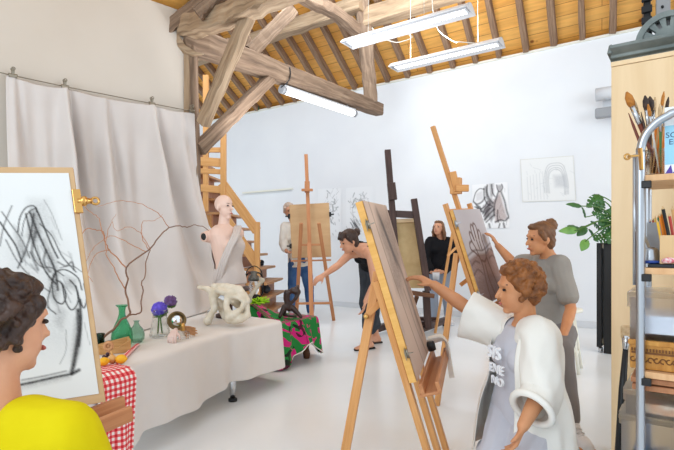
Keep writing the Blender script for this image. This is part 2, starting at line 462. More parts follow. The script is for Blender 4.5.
# capping board along the top of the end wall and the pale ledge behind the stairs
cap = MB().bar(wallpt(-13.0, WTOP + .012, .012), wallpt(6.5, WTOP + .012, .012), .03, .03)
structure(cap.build('trim_1', M['ledge']), 'thin pale capping strip along the top of the white end wall')
a, b = onwall(243, 192.5, .03), onwall(292, 189.3, .03)
zz = (a.z + b.z) / 2; a.z = b.z = zz
structure(MB().bar(a, b, .06, .03).build('trim_2', M['ledge'], bevel=.004), 'short cream ledge on the white wall beside the stairs')
tape = MB().box(onwall(257, 108.5, .032), .12, .012, .07, AX)
M['green'] = plain('green_tape', rgb(14, 120, 92), .6)
tag(tape.build('green_tape', M['green']), 'small patch of green tape at the top edge of the white wall', 'tape')
# side wall behind the backdrop cloth: runs from the post towards the viewer
KY = 5.0; K = V(((190 - CX) / F * KY, KY, 0)); DL = V((.716, .698, 0)); NL = V((.698, -.716, 0))      # NL faces the studio
wl = MB(); e = K - DL * 4.6; TZ = 3.43
wl.hexa([e, K, K - NL * .16, e - NL * .16] + [p + UP * TZ for p in (e, K, K - NL * .16, e - NL * .16)])
structure(wl.build('wall_left', M['wall_shaded']), 'white plaster wall behind the backdrop cloth, shade painted into its tone')
bb = MB(); bb.bar(wallpt(-13.0, .045, .012), wallpt(6.5, .045, .012), .022, .09)
structure(bb.build('baseboard_back', M['white_enamel'], bevel=.003), 'low white skirting along the foot of the end wall')
# boarded roof: plane through the top of the end wall, rising towards the viewer
RD = V((.526, 1.0, -.61)).normalized()                # down the rafters
def roofpt(s, r, dz=0.0):                             # s along the wall, r metres back up the slope
    return wallpt(s, WTOP + .10 + dz) - RD * r
m, nt, bs = newmat('roof_boards')
uvn = N(nt, 'ShaderNodeUVMap'); bk = N(nt, 'ShaderNodeTexBrick', Scale=1.0)
bk.inputs['Color1'].default_value = rgb(236, 182, 98); bk.inputs['Color2'].default_value = rgb(224, 162, 76); bk.inputs['Mortar'].default_value = rgb(150, 98, 42)
bk.inputs['Mortar Size'].default_value = .004; bk.inputs['Brick Width'].default_value = 2.7; bk.inputs['Row Height'].default_value = .19; bk.offset = .37
nt.links.new(uvn.outputs[0], bk.inputs['Vector'])
mp = N(nt, 'ShaderNodeMapping'); mp.inputs['Scale'].default_value = (1.4, 14, 1); nt.links.new(uvn.outputs[0], mp.inputs[0])
no = N(nt, 'ShaderNodeTexNoise', Scale=1.5, Detail=6.0, Distortion=.6); nt.links.new(mp.outputs[0], no.inputs[0])
vo = N(nt, 'ShaderNodeTexVoronoi', Scale=3.2); nt.links.new(uvn.outputs[0], vo.inputs['Vector'])
kr = ramp(nt, vo.outputs['Distance'], [(.05, (.35, .2, .1, 1)), (.12, (1, 1, 1, 1))])
nr = ramp(nt, no.outputs['Fac'], [(.3, (.8, .76, .7, 1)), (.7, (1.08, 1.05, 1.0, 1))])
m1 = N(nt, 'ShaderNodeMixRGB', blend_type='MULTIPLY'); m1.inputs[0].default_value = 1; nt.links.new(bk.outputs[0], m1.inputs[1]); nt.links.new(nr.outputs[0], m1.inputs[2])
m2 = N(nt, 'ShaderNodeMixRGB', blend_type='MULTIPLY'); m2.inputs[0].default_value = 1; nt.links.new(m1.outputs[0], m2.inputs[1]); nt.links.new(kr.outputs[0], m2.inputs[2])
nt.links.new(m2.outputs[0], bs.inputs['Base Color']); bs.inputs['Roughness'].default_value = .6
M['boards'] = m
rf = MB(); s0, s1, r0, r1 = -13.0, 6.5, -.35, 5.2
q = [roofpt(s0, r0), roofpt(s1, r0), roofpt(s1, r1), roofpt(s0, r1)]
up = AX.cross(-RD).normalized(); up = up if up.z > 0 else -up
vs = [rf.bm.verts.new(p) for p in q]; vt = [rf.bm.verts.new(p + up * .06) for p in q]
uvq = [(s0, r0), (s1, r0), (s1, r1), (s0, r1)]
rf.f(vs, uvq); rf.f(vt, uvq)
for i in range(4):
    j = (i + 1) % 4; rf.f([vs[i], vs[j], vt[j], vt[i]], [(0, 0), (1, 0), (1, .06), (0, .06)])
structure(rf.build('ceiling', M['boards']), 'sloping roof lining of orange pine boards')
# rafters
rpx = [311, 324.4, 338.5, 356, 372, 389, 409, 431, 454, 476.5, 500, 526.7, 554.5, 583, 613, 645, 680]
rs = [onwall(x, 83 - .207 * (x - 390)).dot(AX) for x in rpx]
st = (rs[6] - rs[0]) / 6
rs = [rs[0] - st * k for k in range(14, 0, -1)] + rs
for i, s in enumerate(rs):
    r = MB(); w = .075 + random.uniform(-.008, .012)
    p, q = roofpt(s, .0) - up * .055 + NX * .0, roofpt(s + random.uniform(-.03, .03), 5.1) - up * .055
    r.wobble_beam([p, q], (w, w), (.11, .11), up=up, jit=.006, n=16)
    o = structure(r.build('rafter', M['rafter']), 'dark old rafter under the orange roof boards')
    o['group'] = 'rafters under the roof boards'
# purlins parallel to the end wall
def purlin(c, px0, px1, dz, w, h, name, label, mat, bow=0.0):
    """c = distance from viewer along the room axis"""
    z = WTOP + .10 + .545 * (WC - c) - dz
    def at(px):
        k = (px - CX) / F; Y = c / (NX.x * k + NX.y); return V((k * Y, Y, z))
    a, b = at(px0), at(px1); md = (a + b) / 2 + UP * bow
    return structure(MB().wobble_beam(smoothpts([a, md, b], 6) if bow else [a, b], (w, w), (h, h), jit=.012, n=22).build(name, mat), label)
purlin(6.02, 150, 362, .20, .17, .20, 'purlin', 'rough pale purlin carried by the hanging post, left of it', M['oak_light'], -.02)
purlin(6.18, 362, 760, .26, .20, .26, 'purlin', 'thick pale purlin running behind the two white ceiling lights', M['oak_light'])
# tie beam, cut short, from the post of the side wall out over the studio
BD = V((413, 500, 0)).normalized()
def onbeam(px, dz=0.0):
    """point of the beam's vertical plane at a pixel column"""
    o = V((-1.53, 5.0, 0)); k = (px - CX) / F
    t = (k * o.y - o.x) / (BD.x - k * BD.y); return o + BD * t + UP * (3.185 + dz)
tb0, tb1 = onbeam(181), onbeam(379.5)
structure(MB().wobble_beam([tb0, tb1], (.20, .15), (.24, .18), jit=.008, n=26).build('tie_beam', M['oak'], bevel=.008), 'long dark oak tie beam ending in mid air above the easels')
# curved bracket end at the wall, post, braces, struts
post0 = V((-1.42, 5.02, 0))
structure(MB().wobble_beam([post0 + V((.02, 0, 0)), post0 + V((-.06, 0, 3.1))], (.13, .13), (.13, .13), up=(0, 1, 0), jit=.006, n=18).build('oak_post', M['oak'], bevel=.006), 'upright oak post at the end of the backdrop wall')
pl = MB().wobble_beam([K + V((-.015, -.03, 1.2)), K + V((-.02, -.03, 3.12))], (.06, .05), (.05, .05), up=(0, 1, 0), jit=.004, n=12)
structure(pl.build('post_cover_strip', M['oak_light']), 'pale split timber strip between wall and oak post')
cb = MB(); pts = []
o = P(171, 29, 4.9); 
poly = [P(170, 27, 4.9), P(180, 26, 4.9), P(180.5, 36, 4.9), P(186, 45, 4.9), P(196, 51, 4.9), P(206, 54, 4.9), P(196, 54.5, 4.9), P(187, 52, 4.9), P(178, 46, 4.9), P(172, 37, 4.9)]
structure(cb.prism(poly, NL * -.1).build('beam_bracket', M['oak_light'], bevel=.012), 'rounded pale end block of the tie beam at the wall')
za = P(196, 22, 4.85)
structure(MB().wobble_beam(smoothpts([P(186, 28, 4.95), P(225, 17, 4.62), P(262, 1.5, 4.32), P(300, -12, 4.1)], 4), (.19, .17), (.19, .16), jit=.012, n=18).build('wall_plate_log', M['oak_light']), 'rough rounded log running from the wall post up towards the viewer')
structure(MB().wobble_beam([P(166, 31, 4.9), P(216, -9, 4.9)], (.1, .1), (.13, .13), jit=.006).build('end_rafter', M['oak']), 'short broad dark rafter rising at the end of the side wall')
structure(MB().wobble_beam([P(197, 14, 4.6), P(226, -10, 4.6)], (.1, .1), (.12, .12), jit=.006).build('end_rafter', M['oak']), 'second short rafter sawn off above the rounded log')
structure(MB().wobble_beam([P(203, 124, 4.93), P(250, 12, 4.48)], (.12, .12), (.1, .1), up=NX, jit=.006, n=12).build('oak_brace', M['oak_light'], bevel=.006), 'pale brace crossing in front of the tie beam from post to log')
structure(MB().wobble_beam([post0 + V((.02, .02, 2.08)), onbeam(270, -.1)], (.13, .13), (.13, .13), jit=.006, n=14).build('oak_brace', M['oak'], bevel=.006), 'lower dark brace from the post up to the underside of the tie beam')
structure(MB().wobble_beam([onbeam(249, .1), onbeam(249, .1) + V((.45, .3, .62))], (.17, .17), (.15, .15), jit=.008, n=10).build('oak_strut', M['oak'], bevel=.006), 'leaning oak strut standing on the tie beam')
hb = onbeam(371, -.04)
structure(MB().wobble_beam([hb + UP * .10, V((hb.x - .15, hb.y - .25, 4.75))], (.20, .20), (.17, .16), up=(0, 1, 0), jit=.012, n=14).build('hanging_post', M['oak'], bevel=.008), 'heavy oak post standing on the end of the tie beam')
structure(MB().wobble_beam([P(356, 30, hb.y - .35), P(333, 11, hb.y - .75), P(296, -6, hb.y - 1.1)], (.16, .14), (.15, .13), jit=.01, n=12).build('oak_brace', M['oak'], bevel=.006), 'curved brace from the heavy post up to the left')
structure(MB().wobble_beam([P(248, 40, 5.75), P(232, 70, 5.6), P(222, 40, 5.5)], (.14, .12), (.14, .12), jit=.01, n=8).build('oak_strut', M['oak']), 'short dark wedge of timber behind the crossing brace')
# strip of boarding above the side wall
sb = MB(); a, b = K + UP * TZ, K - DL * 4.6 + UP * TZ; rise = NL * 1.6 + UP * .75
v = [a - NL * .1 - UP * .0, b - NL * .1, b + rise, a + rise]; nn = UP * .05
vs = [sb.bm.verts.new(p) for p in v]; vt = [sb.bm.verts.new(p + nn) for p in v]; uq = [(0, 0), (4.6, 0), (4.6, 1.7), (0, 1.7)]
sb.f(vs, uq); sb.f(vt, uq)
for i in range(4):
    j = (i + 1) % 4; sb.f([vs[i], vs[j], vt[j], vt[i]], [(0, 0), (1, 0), (1, .05), (0, .05)])
structure(sb.build('ceiling_strip', M['boards']), 'orange board soffit along the top of the backdrop wall')

# ================================================================== ceiling lights
def trough(px0, py0, px1, py1, Y0, z, label):
    """white winged louvre light hanging parallel to the end wall"""
    k = (px0 - CX) / F; a = V((k * Y0, Y0, z))
    k1 = (px1 - CX) / F; s = (k1 * Y0 - a.x) / (AX.x - k1 * AX.y); b = a + AX * s
    t = thing('ceiling_light', label, 'ceiling light', (a + b) / 2 + UP * .02, 'hanging louvre lights')
    prof = []
    for i in range(9):
        g = -1 + 2 * i / 8; prof.append((g * .125, .075 - .075 * abs(g) ** 1.6))
    inner = [(x * .96, y - .008) for x, y in reversed(prof)]
    mb = MB(); mb.prism([a + NX * x + UP * y for x, y in prof + inner], b - a); mb.build('reflector_wing', M['white_enamel'], t)
    for p in (a, b):
        MB().prism([p + NX * x * .99 + UP * (y - .004) for x, y in prof] , AX * (.006 if p is a else -.006)).build('end_plate', M['white_enamel'], t)
    MB().box((a + b) / 2 + UP * .028, (b - a).length * .96, .11, .04, AX).build('lamp_housing', M['white_enamel'], t)
    lv = MB(); L = (b - a).length * .94; n = 34
    for i in range(n): lv.box(a.lerp(b, .03 + .94 * (i + .5) / n) + UP * .004, L / n * .62, .09, .018, AX)
    lo = lv.build('louvre', M['louvre'], t)
    return t, a, b
t1, a1, b1 = trough(346.5, 47, 471, 13, 5.55, 3.335, 'nearer and larger white louvre light hanging above the dark easel')
t2, a2, b2 = trough(393, 70, 502, 45.5, 6.3, 3.335, 'further white louvre light hanging below and behind the first')
M['cord'] = plain('white_cord', rgb(226, 222, 212), .6)
def cable(t, pts, r=.0045, name='cord'): MB().tube(smoothpts(pts, 6), r, 6).build(name, M['cord'], t)
YL = a1.y - .5
for t, a, b, fr in ((t1, a1, b1, (.2, .66)), (t2, a2, b2, (.18, .8))):
    for f_ in fr:
        p = a.lerp(b, f_) + UP * .07; top = WTOP + .1 + .545 * (WC - p.dot(NX)) - .02
        MB().tube([p, V((p.x, p.y, top))], .0022, 5).build('suspension_wire', M['cord'], t)
pa = a1.lerp(b1, .42) + UP * .06; pb = a2.lerp(b2, .82) + UP * .06
cable(t2, [pb, pb + V((-.25, -.05, .0)), P(455, 42, 6.0), P(440, 32, 5.8), P(434, 18, 5.6), P(432, -2, 5.4), P(431, -25, 5.3)])
cable(t1, [pa + V((-.1, .05, 0)), P(412, 36, 5.45), P(400, 42, 5.6), P(390, 41, 5.7), P(380, 36, 5.8), P(372, 28, 5.9)])
# batten light under the tie beam
fa, fb = onbeam(281, -.185), onbeam(355, -.185)
t = thing('batten_light', 'clear tube batten light clipped under the oak tie beam', 'ceiling light', (fa + fb) / 2)
d = (fb - fa).normalized()
MB().tube([fa + d * .05, fb - d * .05], .045, 14).build('lit_tube', M['tube'], t)
MB().tube([fa, fa + d * .06], .05, 14).build('end_cap', M['grey_plastic'], t)
MB().tube([fb - d * .05, fb], .05, 14).build('end_cap', M['grey_plastic'], t)
MB().bar(fa + UP * .045 + d * .03, fb + UP * .045 - d * .03, .07, .025).build('batten', M['white_enamel'], t)
for g in (.12, .88):
    c = fa.lerp(fb, g); MB().bar(c + UP * .05, c + UP * .10, .03, .012).build('hanger', M['grey_plastic'], t)
c = onbeam(284, 0)
ring = [c + V((BD.y, -BD.x, 0)) * (.112 * math.cos(x)) + UP * (.13 * math.sin(x)) for x in [i / 16 * 6.2832 for i in range(16)]]
MB().tube(ring, .008, 6, closed=True).build('cable_tie', M['black'], t)
MB().tube(smoothpts([c + V((BD.y, -BD.x, 0)) * .11 - UP * .05, c + V((.05, -.12, -.13)), fa + UP * .02], 6), .006, 6).build('power_cord', M['black'], t)
# small wall projector
pc = onwall(604, 100, .18)
t = thing('wall_spotlight', 'white cylindrical spotlight on the wall beside the plywood cupboard', 'spotlight', pc)
a, b = onwall(596, 95, .2), onwall(622, 93, .2); b.z = a.z
MB().tube([a, b], .085, 18).build('lamp_housing', M['white_enamel'], t)
MB().box(onwall(610, 112, .2), .34, .1, .13, AX).build('gear_box', M['grey_plastic'], t, bevel=.02)
MB().box(onwall(612, 104, .06), .2, .12, .22, AX).build('bracket', M['white_enamel'], t)

# ================================================================== stairs
SX = V((-1, .1, 0)).normalized(); SW = V((.125, 1, 0)).normalized()
sbase = V((-.95, 6.95, 0)); RISE, NT = .198, 14
def run(i): return .03 * min(i, 2) + .125 * max(0, i - 2)
WID = 1.12
t = thing('staircase', 'steep pine staircase with handrail climbing behind the mannequin', 'staircase', sbase)
for i in range(NT):
    p = sbase + SX * run(i) + UP * (RISE * (i + 1))
    c = p + SW * WID / 2 + SX * .12
    MB().box(c - UP * .018, .27, WID, .036, SX).build('tread', M['tread'], t, bevel=.006)
    MB().box(c - UP * (.036 + .08) + SX * .02, .02, WID, .16, SX).build('riser', M['red_wood'], t)
top = NT
for w in (.5,):
    o = sbase + SW * w
    MB().bar(o + SX * .18 + UP * .02, o + SX * (run(top) + .14) + UP * (RISE * top - .1), .06, .10).build('stringer', M['pine_yellow'], t)
nw = sbase + SW * -.05 + SX * .31
def railpt(px, py):
    k = (px - CX) / F; kz = -(py - HY) / F; o = sbase + SW * -.05
    tt = (k * o.y - o.x) / (SX.x - k * SX.y); q = o + SX * tt; return V((q.x, q.y, H + kz * q.y))
n0 = railpt(257.2, 222); MB().bar(V((n0.x, n0.y, .05)), n0, .075, .075, up=(0, 1, 0)).build('newel_post', M['pine_yellow'], t, bevel=.006)
n1 = railpt(223.5, 132); n1b = railpt(224.5, 205); MB().bar(V((n1.x, n1.y, n1b.z - .6)), n1, .075, .075, up=(0, 1, 0)).build('newel_post', M['pine_yellow'], t, bevel=.006)
MB().bar(railpt(257, 231), railpt(222, 183), .045, .13).build('handrail', M['pine_yellow'], t, bevel=.004)
MB().bar(railpt(257, 264), railpt(224, 216), .04, .13).build('lower_rail', M['pine_yellow'], t, bevel=.004)
lx = V((-.95, .0, 0))
for y0, y1, h in ((150, 150, .07), (163, 157, .12), (172, 168, .07), (190, 183, .1)):
    MB().bar(railpt(223, y0), railpt(223, y0) + lx + UP * .012 * (y0 - y1), .035, h).build('landing_rail', M['pine_yellow'], t, bevel=.004)
hp = railpt(206, 140); MB().bar(hp - UP * 1.0, hp + UP * .9, .07, .07, up=(0, 1, 0)).build('landing_post', M['pine_yellow'], t)
lz = n1b.z - .62
# dark things left on the treads
def tread_at(i, along, back): return sbase + SX * (run(i) + back) + SW * along + UP * (RISE * (i + 1))
cp = tread_at(3, .62, .10) + UP * .012
mb = MB(); mb.ell(cp + UP * .05, (.05, .13, .045)); mb.ell(cp + UP * .03 + V((.03, -.1, -.008)), (.035, .08, .02))
tag(blob('black_cap', mb, M['black_cloth'], voxel=.012), 'crumpled black cap lying on an upper stair tread', 'cap')
cp = tread_at(1, .35, .09) + UP * .012
mb = MB(); mb.ell(cp + UP * .06, (.055, .15, .055)); mb.ell(cp + UP * .1 + V((-.01, -.04, 0)), (.045, .08, .05))
tag(blob('dark_bag', mb, M['charcoal_cloth'], voxel=.014), 'small dark bag on a lower stair tread behind the lantern', 'bag')
# ================================================================== podium table, cloths
TT = .50
A0, A1, A2, A3, A4 = V((-1.13, 2.2, 0)), V((-1.03, 2.62, 0)), V((-.815, 3.40, 0)), V((-.44, 4.06, 0)), V((-1.26, 4.66, 0))
A5 = V((-2.15, 3.2, 0))
t = thing('podium_table', 'low podium table under the grey cloth, one steel leg showing', 'table', (-1.2, 3.4, 0))
mb = MB(); mb.prism([p + UP * (TT - .03) for p in (A0 + V((-.05, .06, 0)), A1 + V((-.05, 0, 0)), A2 + V((-.05, .02, 0)), A3 + V((-.07, -.01, 0)), A4 + V((0, -.07, 0)), A5 + V((.08, 0, 0)))], UP * .028)
mb.build('table_top', M['mdf'], t)
leg0 = G(235.5, 401); leg0.x -= .02
for p in (leg0, V((-1.2, 2.5, 0)), V((-1.2, 4.45, 0)), V((-1.95, 3.2, 0))):
    L = MB(); L.lathe([(0, .02), (.02, .02), (.022, .1), (.026, TT - .035), (0, TT - .035)], p, seg=14); lg = L.build('leg', M['chrome'], t)
    MB().lathe([(0, 0), (.032, 0), (.032, .018), (.022, .024), (0, .024)], p, seg=14).build('foot_pad', M['black'], lg)

def drape(edge, inner, ztop, hem, fold, rows=14, closed=False, flare=.06, toprows=6, topz=None):
    """cloth: inner line -> edge line (flat, rounded) -> hanging skirt; returns grid + uv"""
    n = len(edge); out = []
    for i in range(n):
        a = edge[(i - 1) % n] if closed or i else edge[0]; b = edge[(i + 1) % n] if closed or i < n - 1 else edge[-1]
        d = (b - a).normalized(); out.append(V((d.y, -d.x, 0)))
    for _ in range(3): out = [(out[i] * 2 + out[(i - 1) % n if closed or i else 0] + out[(i + 1) % n if closed or i < n - 1 else -1]).normalized() for i in range(n)]
    arc = [0.0]
    for i in range(1, n): arc.append(arc[-1] + (edge[i] - edge[i - 1]).length)
    pts, uvs = [], []
    for k in range(toprows):
        g = k / toprows
        row = [inner[i].lerp(edge[i], g) + UP * ((topz(inner[i].lerp(edge[i], g)) if topz else ztop)) for i in range(n)]
        pts.append(row); uvs.append([(arc[i], -(edge[i] - inner[i]).length * (1 - g)) for i in range(n)])
    for k in range(rows + 1):
        g = k / rows; row = []; ur = []
        for i in range(n):
            s = arc[i]; zt = topz(edge[i]) if topz else ztop; hz = hem(s, arc[-1]); z = zt - (zt - hz) * g ** 1.05
            if k == 0: o = 0; z = zt - .001
            else: o = .012 + flare * g + fold(s, g) * (g ** .7)
            row.append(edge[i] + out[i] * o + UP * z); ur.append((s, (zt - z)))
        pts.append(row); uvs.append(ur)
    return pts, uvs, arc
def densify(pts, step=.03):
    out = []
    for a, b in zip(pts, pts[1:]):
        n = max(1, int((b - a).length / step))
        out += [a.lerp(b, k / n) for k in range(n)]
    out.append(pts[-1]); return out
def rounded(pts, r=.08, n=5):
    out = [pts[0]]
    for a, b, c in zip(pts, pts[1:], pts[2:]):
        p, q = b + (a - b).normalized() * r, b + (c - b).normalized() * r
        for k in range(n + 1):
            t = k / n; out.append(p * (1 - t) ** 2 + b * 2 * t * (1 - t) + q * t * t)
    out.append(pts[-1]); return out
edge = densify(rounded([A0, A1, A2, A3, A4], .07), .025)
back = [V((-2.1, 3.15, 0)), V((-1.9, 3.5, 0)), V((-1.5, 4.1, 0)), V((-1.36, 4.5, 0)), V((-1.32, 4.6, 0))]
bl = densify(back, .02); inner = [bl[int(i / (len(edge) - 1) * (len(bl) - 1))] for i in range(len(edge))]
def ffold(s, g): return .016 * math.sin(s * 9 + .6) + .012 * math.sin(s * 21 + 2) + .03 * math.exp(-((s - 1.25) / .05) ** 2) - .03 * math.exp(-((s - 1.36) / .04) ** 2) + .02 * math.exp(-((s - 1.9) / .07) ** 2)
def fhem(s, L): return .135 + .012 * math.sin(s * 5.0) + (.02 * math.exp(-((s - 1.36) / .16) ** 2)) - (.03 if s < .4 else 0)
pts, uvs, arc = drape(edge, inner, TT + .012, fhem, ffold, rows=16, flare=.035)
mb = MB(); mb.grid(pts, uvs)
o = mb.build('table_cloth', M['cloth'], solid=.004, sub=1); tag(o, 'pale grey cloth covering the long low still life table', 'tablecloth')

# backdrop cloth clipped to a cord along the side wall
def onleftwall(px, py, off=.05):
    o = K + NL * off; k = (px - CX) / F
    t = (k * o.y - o.x) / (DL.x - k * DL.y); q = o + DL * t
    return V((q.x, q.y, H - (py - HY) / F * q.y))
NU, NVV = 120, 46
clips = [(13, 76), (65, 87), (152, 104), (192, 111.5)]
wire = [onleftwall(-30, 66), *[onleftwall(*c) for c in clips], onleftwall(199, 114)]
def wire_at(px):
    xs = [-30, 13, 65, 152, 192, 199]; ys = [66, 76, 87, 104, 111.5, 114]
    for a, b, c, d in zip(xs, xs[1:], ys, ys[1:]):
        if px <= b: return c + (d - c) * (px - a) / (b - a)
    return ys[-1]
pts = []; uvs = []
cl = [13, 65, 152, 192]
for j in range(NVV):
    g = j / (NVV - 1); row = []; ur = []
    for i in range(NU):
        u = i / (NU - 1); px = 5 + u * 189
        sag = 0
        for a, b in zip(cl, cl[1:]):
            if a < px < b: sag = math.sin(math.pi * (px - a) / (b - a)) * 2.2
        p0 = onleftwall(px, wire_at(px) + 1.0 + sag, .06)
        p3 = V((-1.55, 2.55, TT + .022)).lerp(V((-1.20, 4.45, TT + .022)), u ** .85)
        p3 = p3 + V((.0, 0, 0))
        bk = V((p0.x - p3.x, p0.y - p3.y, 0)); dist = bk.length
        p1 = p0 - UP * 1.25; p2 = p3 + bk * .62 + UP * .02
        sh = DL * (.30 * u ** 6 * min(1, g * 1.5)) + NL * (.10 * u ** 6 * min(1, g * 3)); p1 = p1 + sh; p2 = p2 + sh
        q = p0 * (1 - g) ** 3 + p1 * 3 * g * (1 - g) ** 2 + p2 * 3 * g * g * (1 - g) + p3 * g ** 3
        # folds: narrow pleats at the clips that widen downwards, one big slanting fold
        fo = 0
        for c, a in ((13, .07), (65, .22), (104, .08), (152, .24), (180, .08), (192, .03)):
            wd = 3.5 + 22 * g; dx = px - c - (18 * g if c == 152 else 9 * g)
            fo += a * math.exp(-(dx / wd) ** 2) * (1 - .45 * g)
            fo -= a * .75 * math.exp(-((dx - wd * 1.15) / (wd * .8)) ** 2) * (1 - .4 * g)
        fo += .03 * math.sin(px * .12 + g * 3) * (.3 + g) + .016 * math.sin(px * .31 - g * 2 + 1)
        fo *= max(0, 1 - g ** 4) * min(1, g * 5 + .15)
        q = q + NL * (.02 + fo) * 1.0
        row.append(q); ur.append((u * 2, g * 3))
    pts.append(row); uvs.append(ur)
mb = MB(); mb.grid(pts, uvs)
o = mb.build('backdrop_curtain', M['curtain'], solid=.003, sub=1); tag(o, 'large pale grey backdrop cloth hanging from clips behind the still life', 'backdrop cloth')
o = MB().tube([p + NL * .012 for p in wire], .004, 6).build('clip_line', M['nickel']); tag(o, 'thin cord stretched along the wall above the grey backdrop', 'cord')
def bulldog(name, label, c, out, along, scale, mat, group=None):
    """spring clip: barrel plates along, handles up and out, ring ends"""
    t = thing(name, label, 'clip', c, group)
    mb = MB(); mb.box(c, .06 * scale, .022 * scale, .026 * scale, along); mb.tube([c - along * .033 * scale + UP * .012 * scale, c + along * .033 * scale + UP * .012 * scale], .008 * scale, 8)
    mb.build('clip_jaw', mat, t, bevel=.003 * scale)
    for sgn in (-1, 1):
        mb = MB(); a = c + out * (.004 * sgn * scale) + UP * .012 * scale; b = a + UP * .045 * scale + out * .012 * sgn * scale
        mb.bar(a, b, .02 * scale, .005 * scale, up=out); mb.tube([b + along * .012 * scale * math.cos(x) + UP * .012 * scale * math.sin(x) for x in [k / 10 * 6.2832 for k in range(10)]], .004 * scale, 6, closed=True)
        mb.build('clip_handle', mat, t)
    return t
nm = ['at the far left end of the grey backdrop', 'second from the left on the grey backdrop', 'above the big fold right of the backdrop centre', 'next to the oak post on the grey backdrop']
for (px, py), l in zip(clips, nm):
    c = onleftwall(px, py, .085) ; bulldog('bulldog_clip', 'nickel bulldog clip ' + l, c, NL, DL, .95, M['nickel'], 'bulldog clips on the backdrop cord')

# ================================================================== things on the table
ZT = TT + .016
def T(px, py): return onz(px, py, ZT)          # table point
M['bottle_green'] = glass('green_glass', (.42, .80, .62, 1), .03, 1.22, .4)
M['bottle_pale'] = glass('pale_green_glass', (.62, .80, .72, 1), .03, 1.25, .3)
M['glass_clear'] = glass('clear_glass', (.95, .97, .97, 1), .02, 1.2, .45)
M['glass_dark'] = glass('dark_green_glass', (.10, .22, .17, 1), .05, 1.3, .1)
def bottle(name, label, cat, c, prof, mat, th=.004, seg=28):
    inner = [(max(r - th, .001), max(z, .008)) for r, z in reversed(prof)]
    o = MB().lathe([(0, 0)] + prof + inner + [(0, .008)], c, seg=seg).build(name, mat)
    return tag(o, label, cat)
c = T(122, 345.5); s = c.y / F
pf = [(8.2, 0), (10, 3), (10.3, 9), (9.4, 15), (7, 21), (4.6, 26), (3.2, 31), (3.1, 35), (3.6, 38), (6.2, 40.5)]
bottle('glass_bottle', 'tall emerald green glass bottle with flared lip beside the curtain', 'bottle', c, [(r * s, z * s) for r, z in pf], M['bottle_green'])
c = T(136.5, 342); s = c.y / F
pf = [(5.5, 0), (7.6, 3), (7.8, 8), (6.2, 13), (3.2, 16.5), (2.2, 19), (2.4, 20.5), (3.2, 21.5)]
bottle('glass_bottle', 'small round pale green bottle right of the tall emerald one', 'bottle', c, [(r * s, z * s) for r, z in pf], M['bottle_pale'])
c = T(100, 351); c.x -= .0; s = c.y / F
pf = [(3.8, 0), (4, 2), (4.2, 12), (4.6, 17.5)]
bottle('glass_jar', 'small dark green glass half hidden by the drawing board', 'glass', c, [(r * s, z * s) for r, z in pf], M['glass_dark'])
c = T(160, 336.5); s = c.y / F
pf = [(9.6, 0), (10, 1.5), (9.4, 6), (7.6, 16), (6.6, 24), (6.8, 27)]
VC = c
bottle('glass_vase', 'clear glass vase holding two purple artichoke flowers', 'vase', c, [(r * s, z * s) for r, z in pf], M['glass_clear'], .003)
M['purple'] = plain('purple_petals', rgb(122, 102, 220), .8, c2=rgb(88, 70, 188), scale=40, bump=.4, bscale=120)
M['plum'] = plain('plum_petals', rgb(128, 98, 158), .8, c2=rgb(96, 66, 104), scale=30, bump=.4, bscale=120)
M['stem'] = plain('green_stem', rgb(88, 122, 58), .6, c2=rgb(68, 104, 48), scale=20)
def artichoke(px, py, Y, r, mat, label, foot, tip):
    h = P(px, py, Y); t = thing('artichoke_flower', label, 'flower', foot, 'artichoke flowers in the vase')
    tip = V(tip).normalized()
    MB().tube(smoothpts([foot, V((VC.x, VC.y, ZT + .15)).lerp(foot + UP * .13, .4), h - tip * r * .5], 5), [.005] * 10 + [.007], 7).build('stem', M['stem'], t)
    fm = MB(); d, a, b = basis(tip)
    for k in range(150):     # dense brush of petals
        th = math.acos(1 - random.random() * 1.25); ph = random.uniform(0, 6.283)
        v = d * math.cos(th) + (a * math.cos(ph) + b * math.sin(ph)) * math.sin(th)
        fm.tube([h + v * r * .25, h + v * r * (.93 + random.uniform(0, .1))], [r * .10, r * .055], 5)
    fm.ell(h, r * .86, seg=16, rings=10)
    fm.build('petals', mat, t)
    cm = MB()
    for q in range(3):
        for k in range(11):
            ph = 6.283 * (k + .5 * q) / 11; v = (a * math.cos(ph) + b * math.sin(ph))
            p0 = h - d * r * (.75 - .1 * q) + v * r * .35; p1 = h - d * r * (.62 - .12 * q) + v * r * .72; p2 = h + d * r * (-.50 + .12 * q) + v * r * .96
            cm.tube([p0, p1, p2], [r * .15, r * .17, .001], 5)
    cm.build('calyx', M['stem'], t)
artichoke(159.5, 309.5, 3.33, .054, M['purple'], 'large bright violet artichoke flower in the clear vase', VC + V((-.012, -.006, .02)), (-.15, -.55, 1))
artichoke(170.5, 301.5, 3.50, .046, M['plum'], 'smaller plum coloured artichoke flower behind the violet one', VC + V((.012, .006, .02)), (.3, -.4, 1))
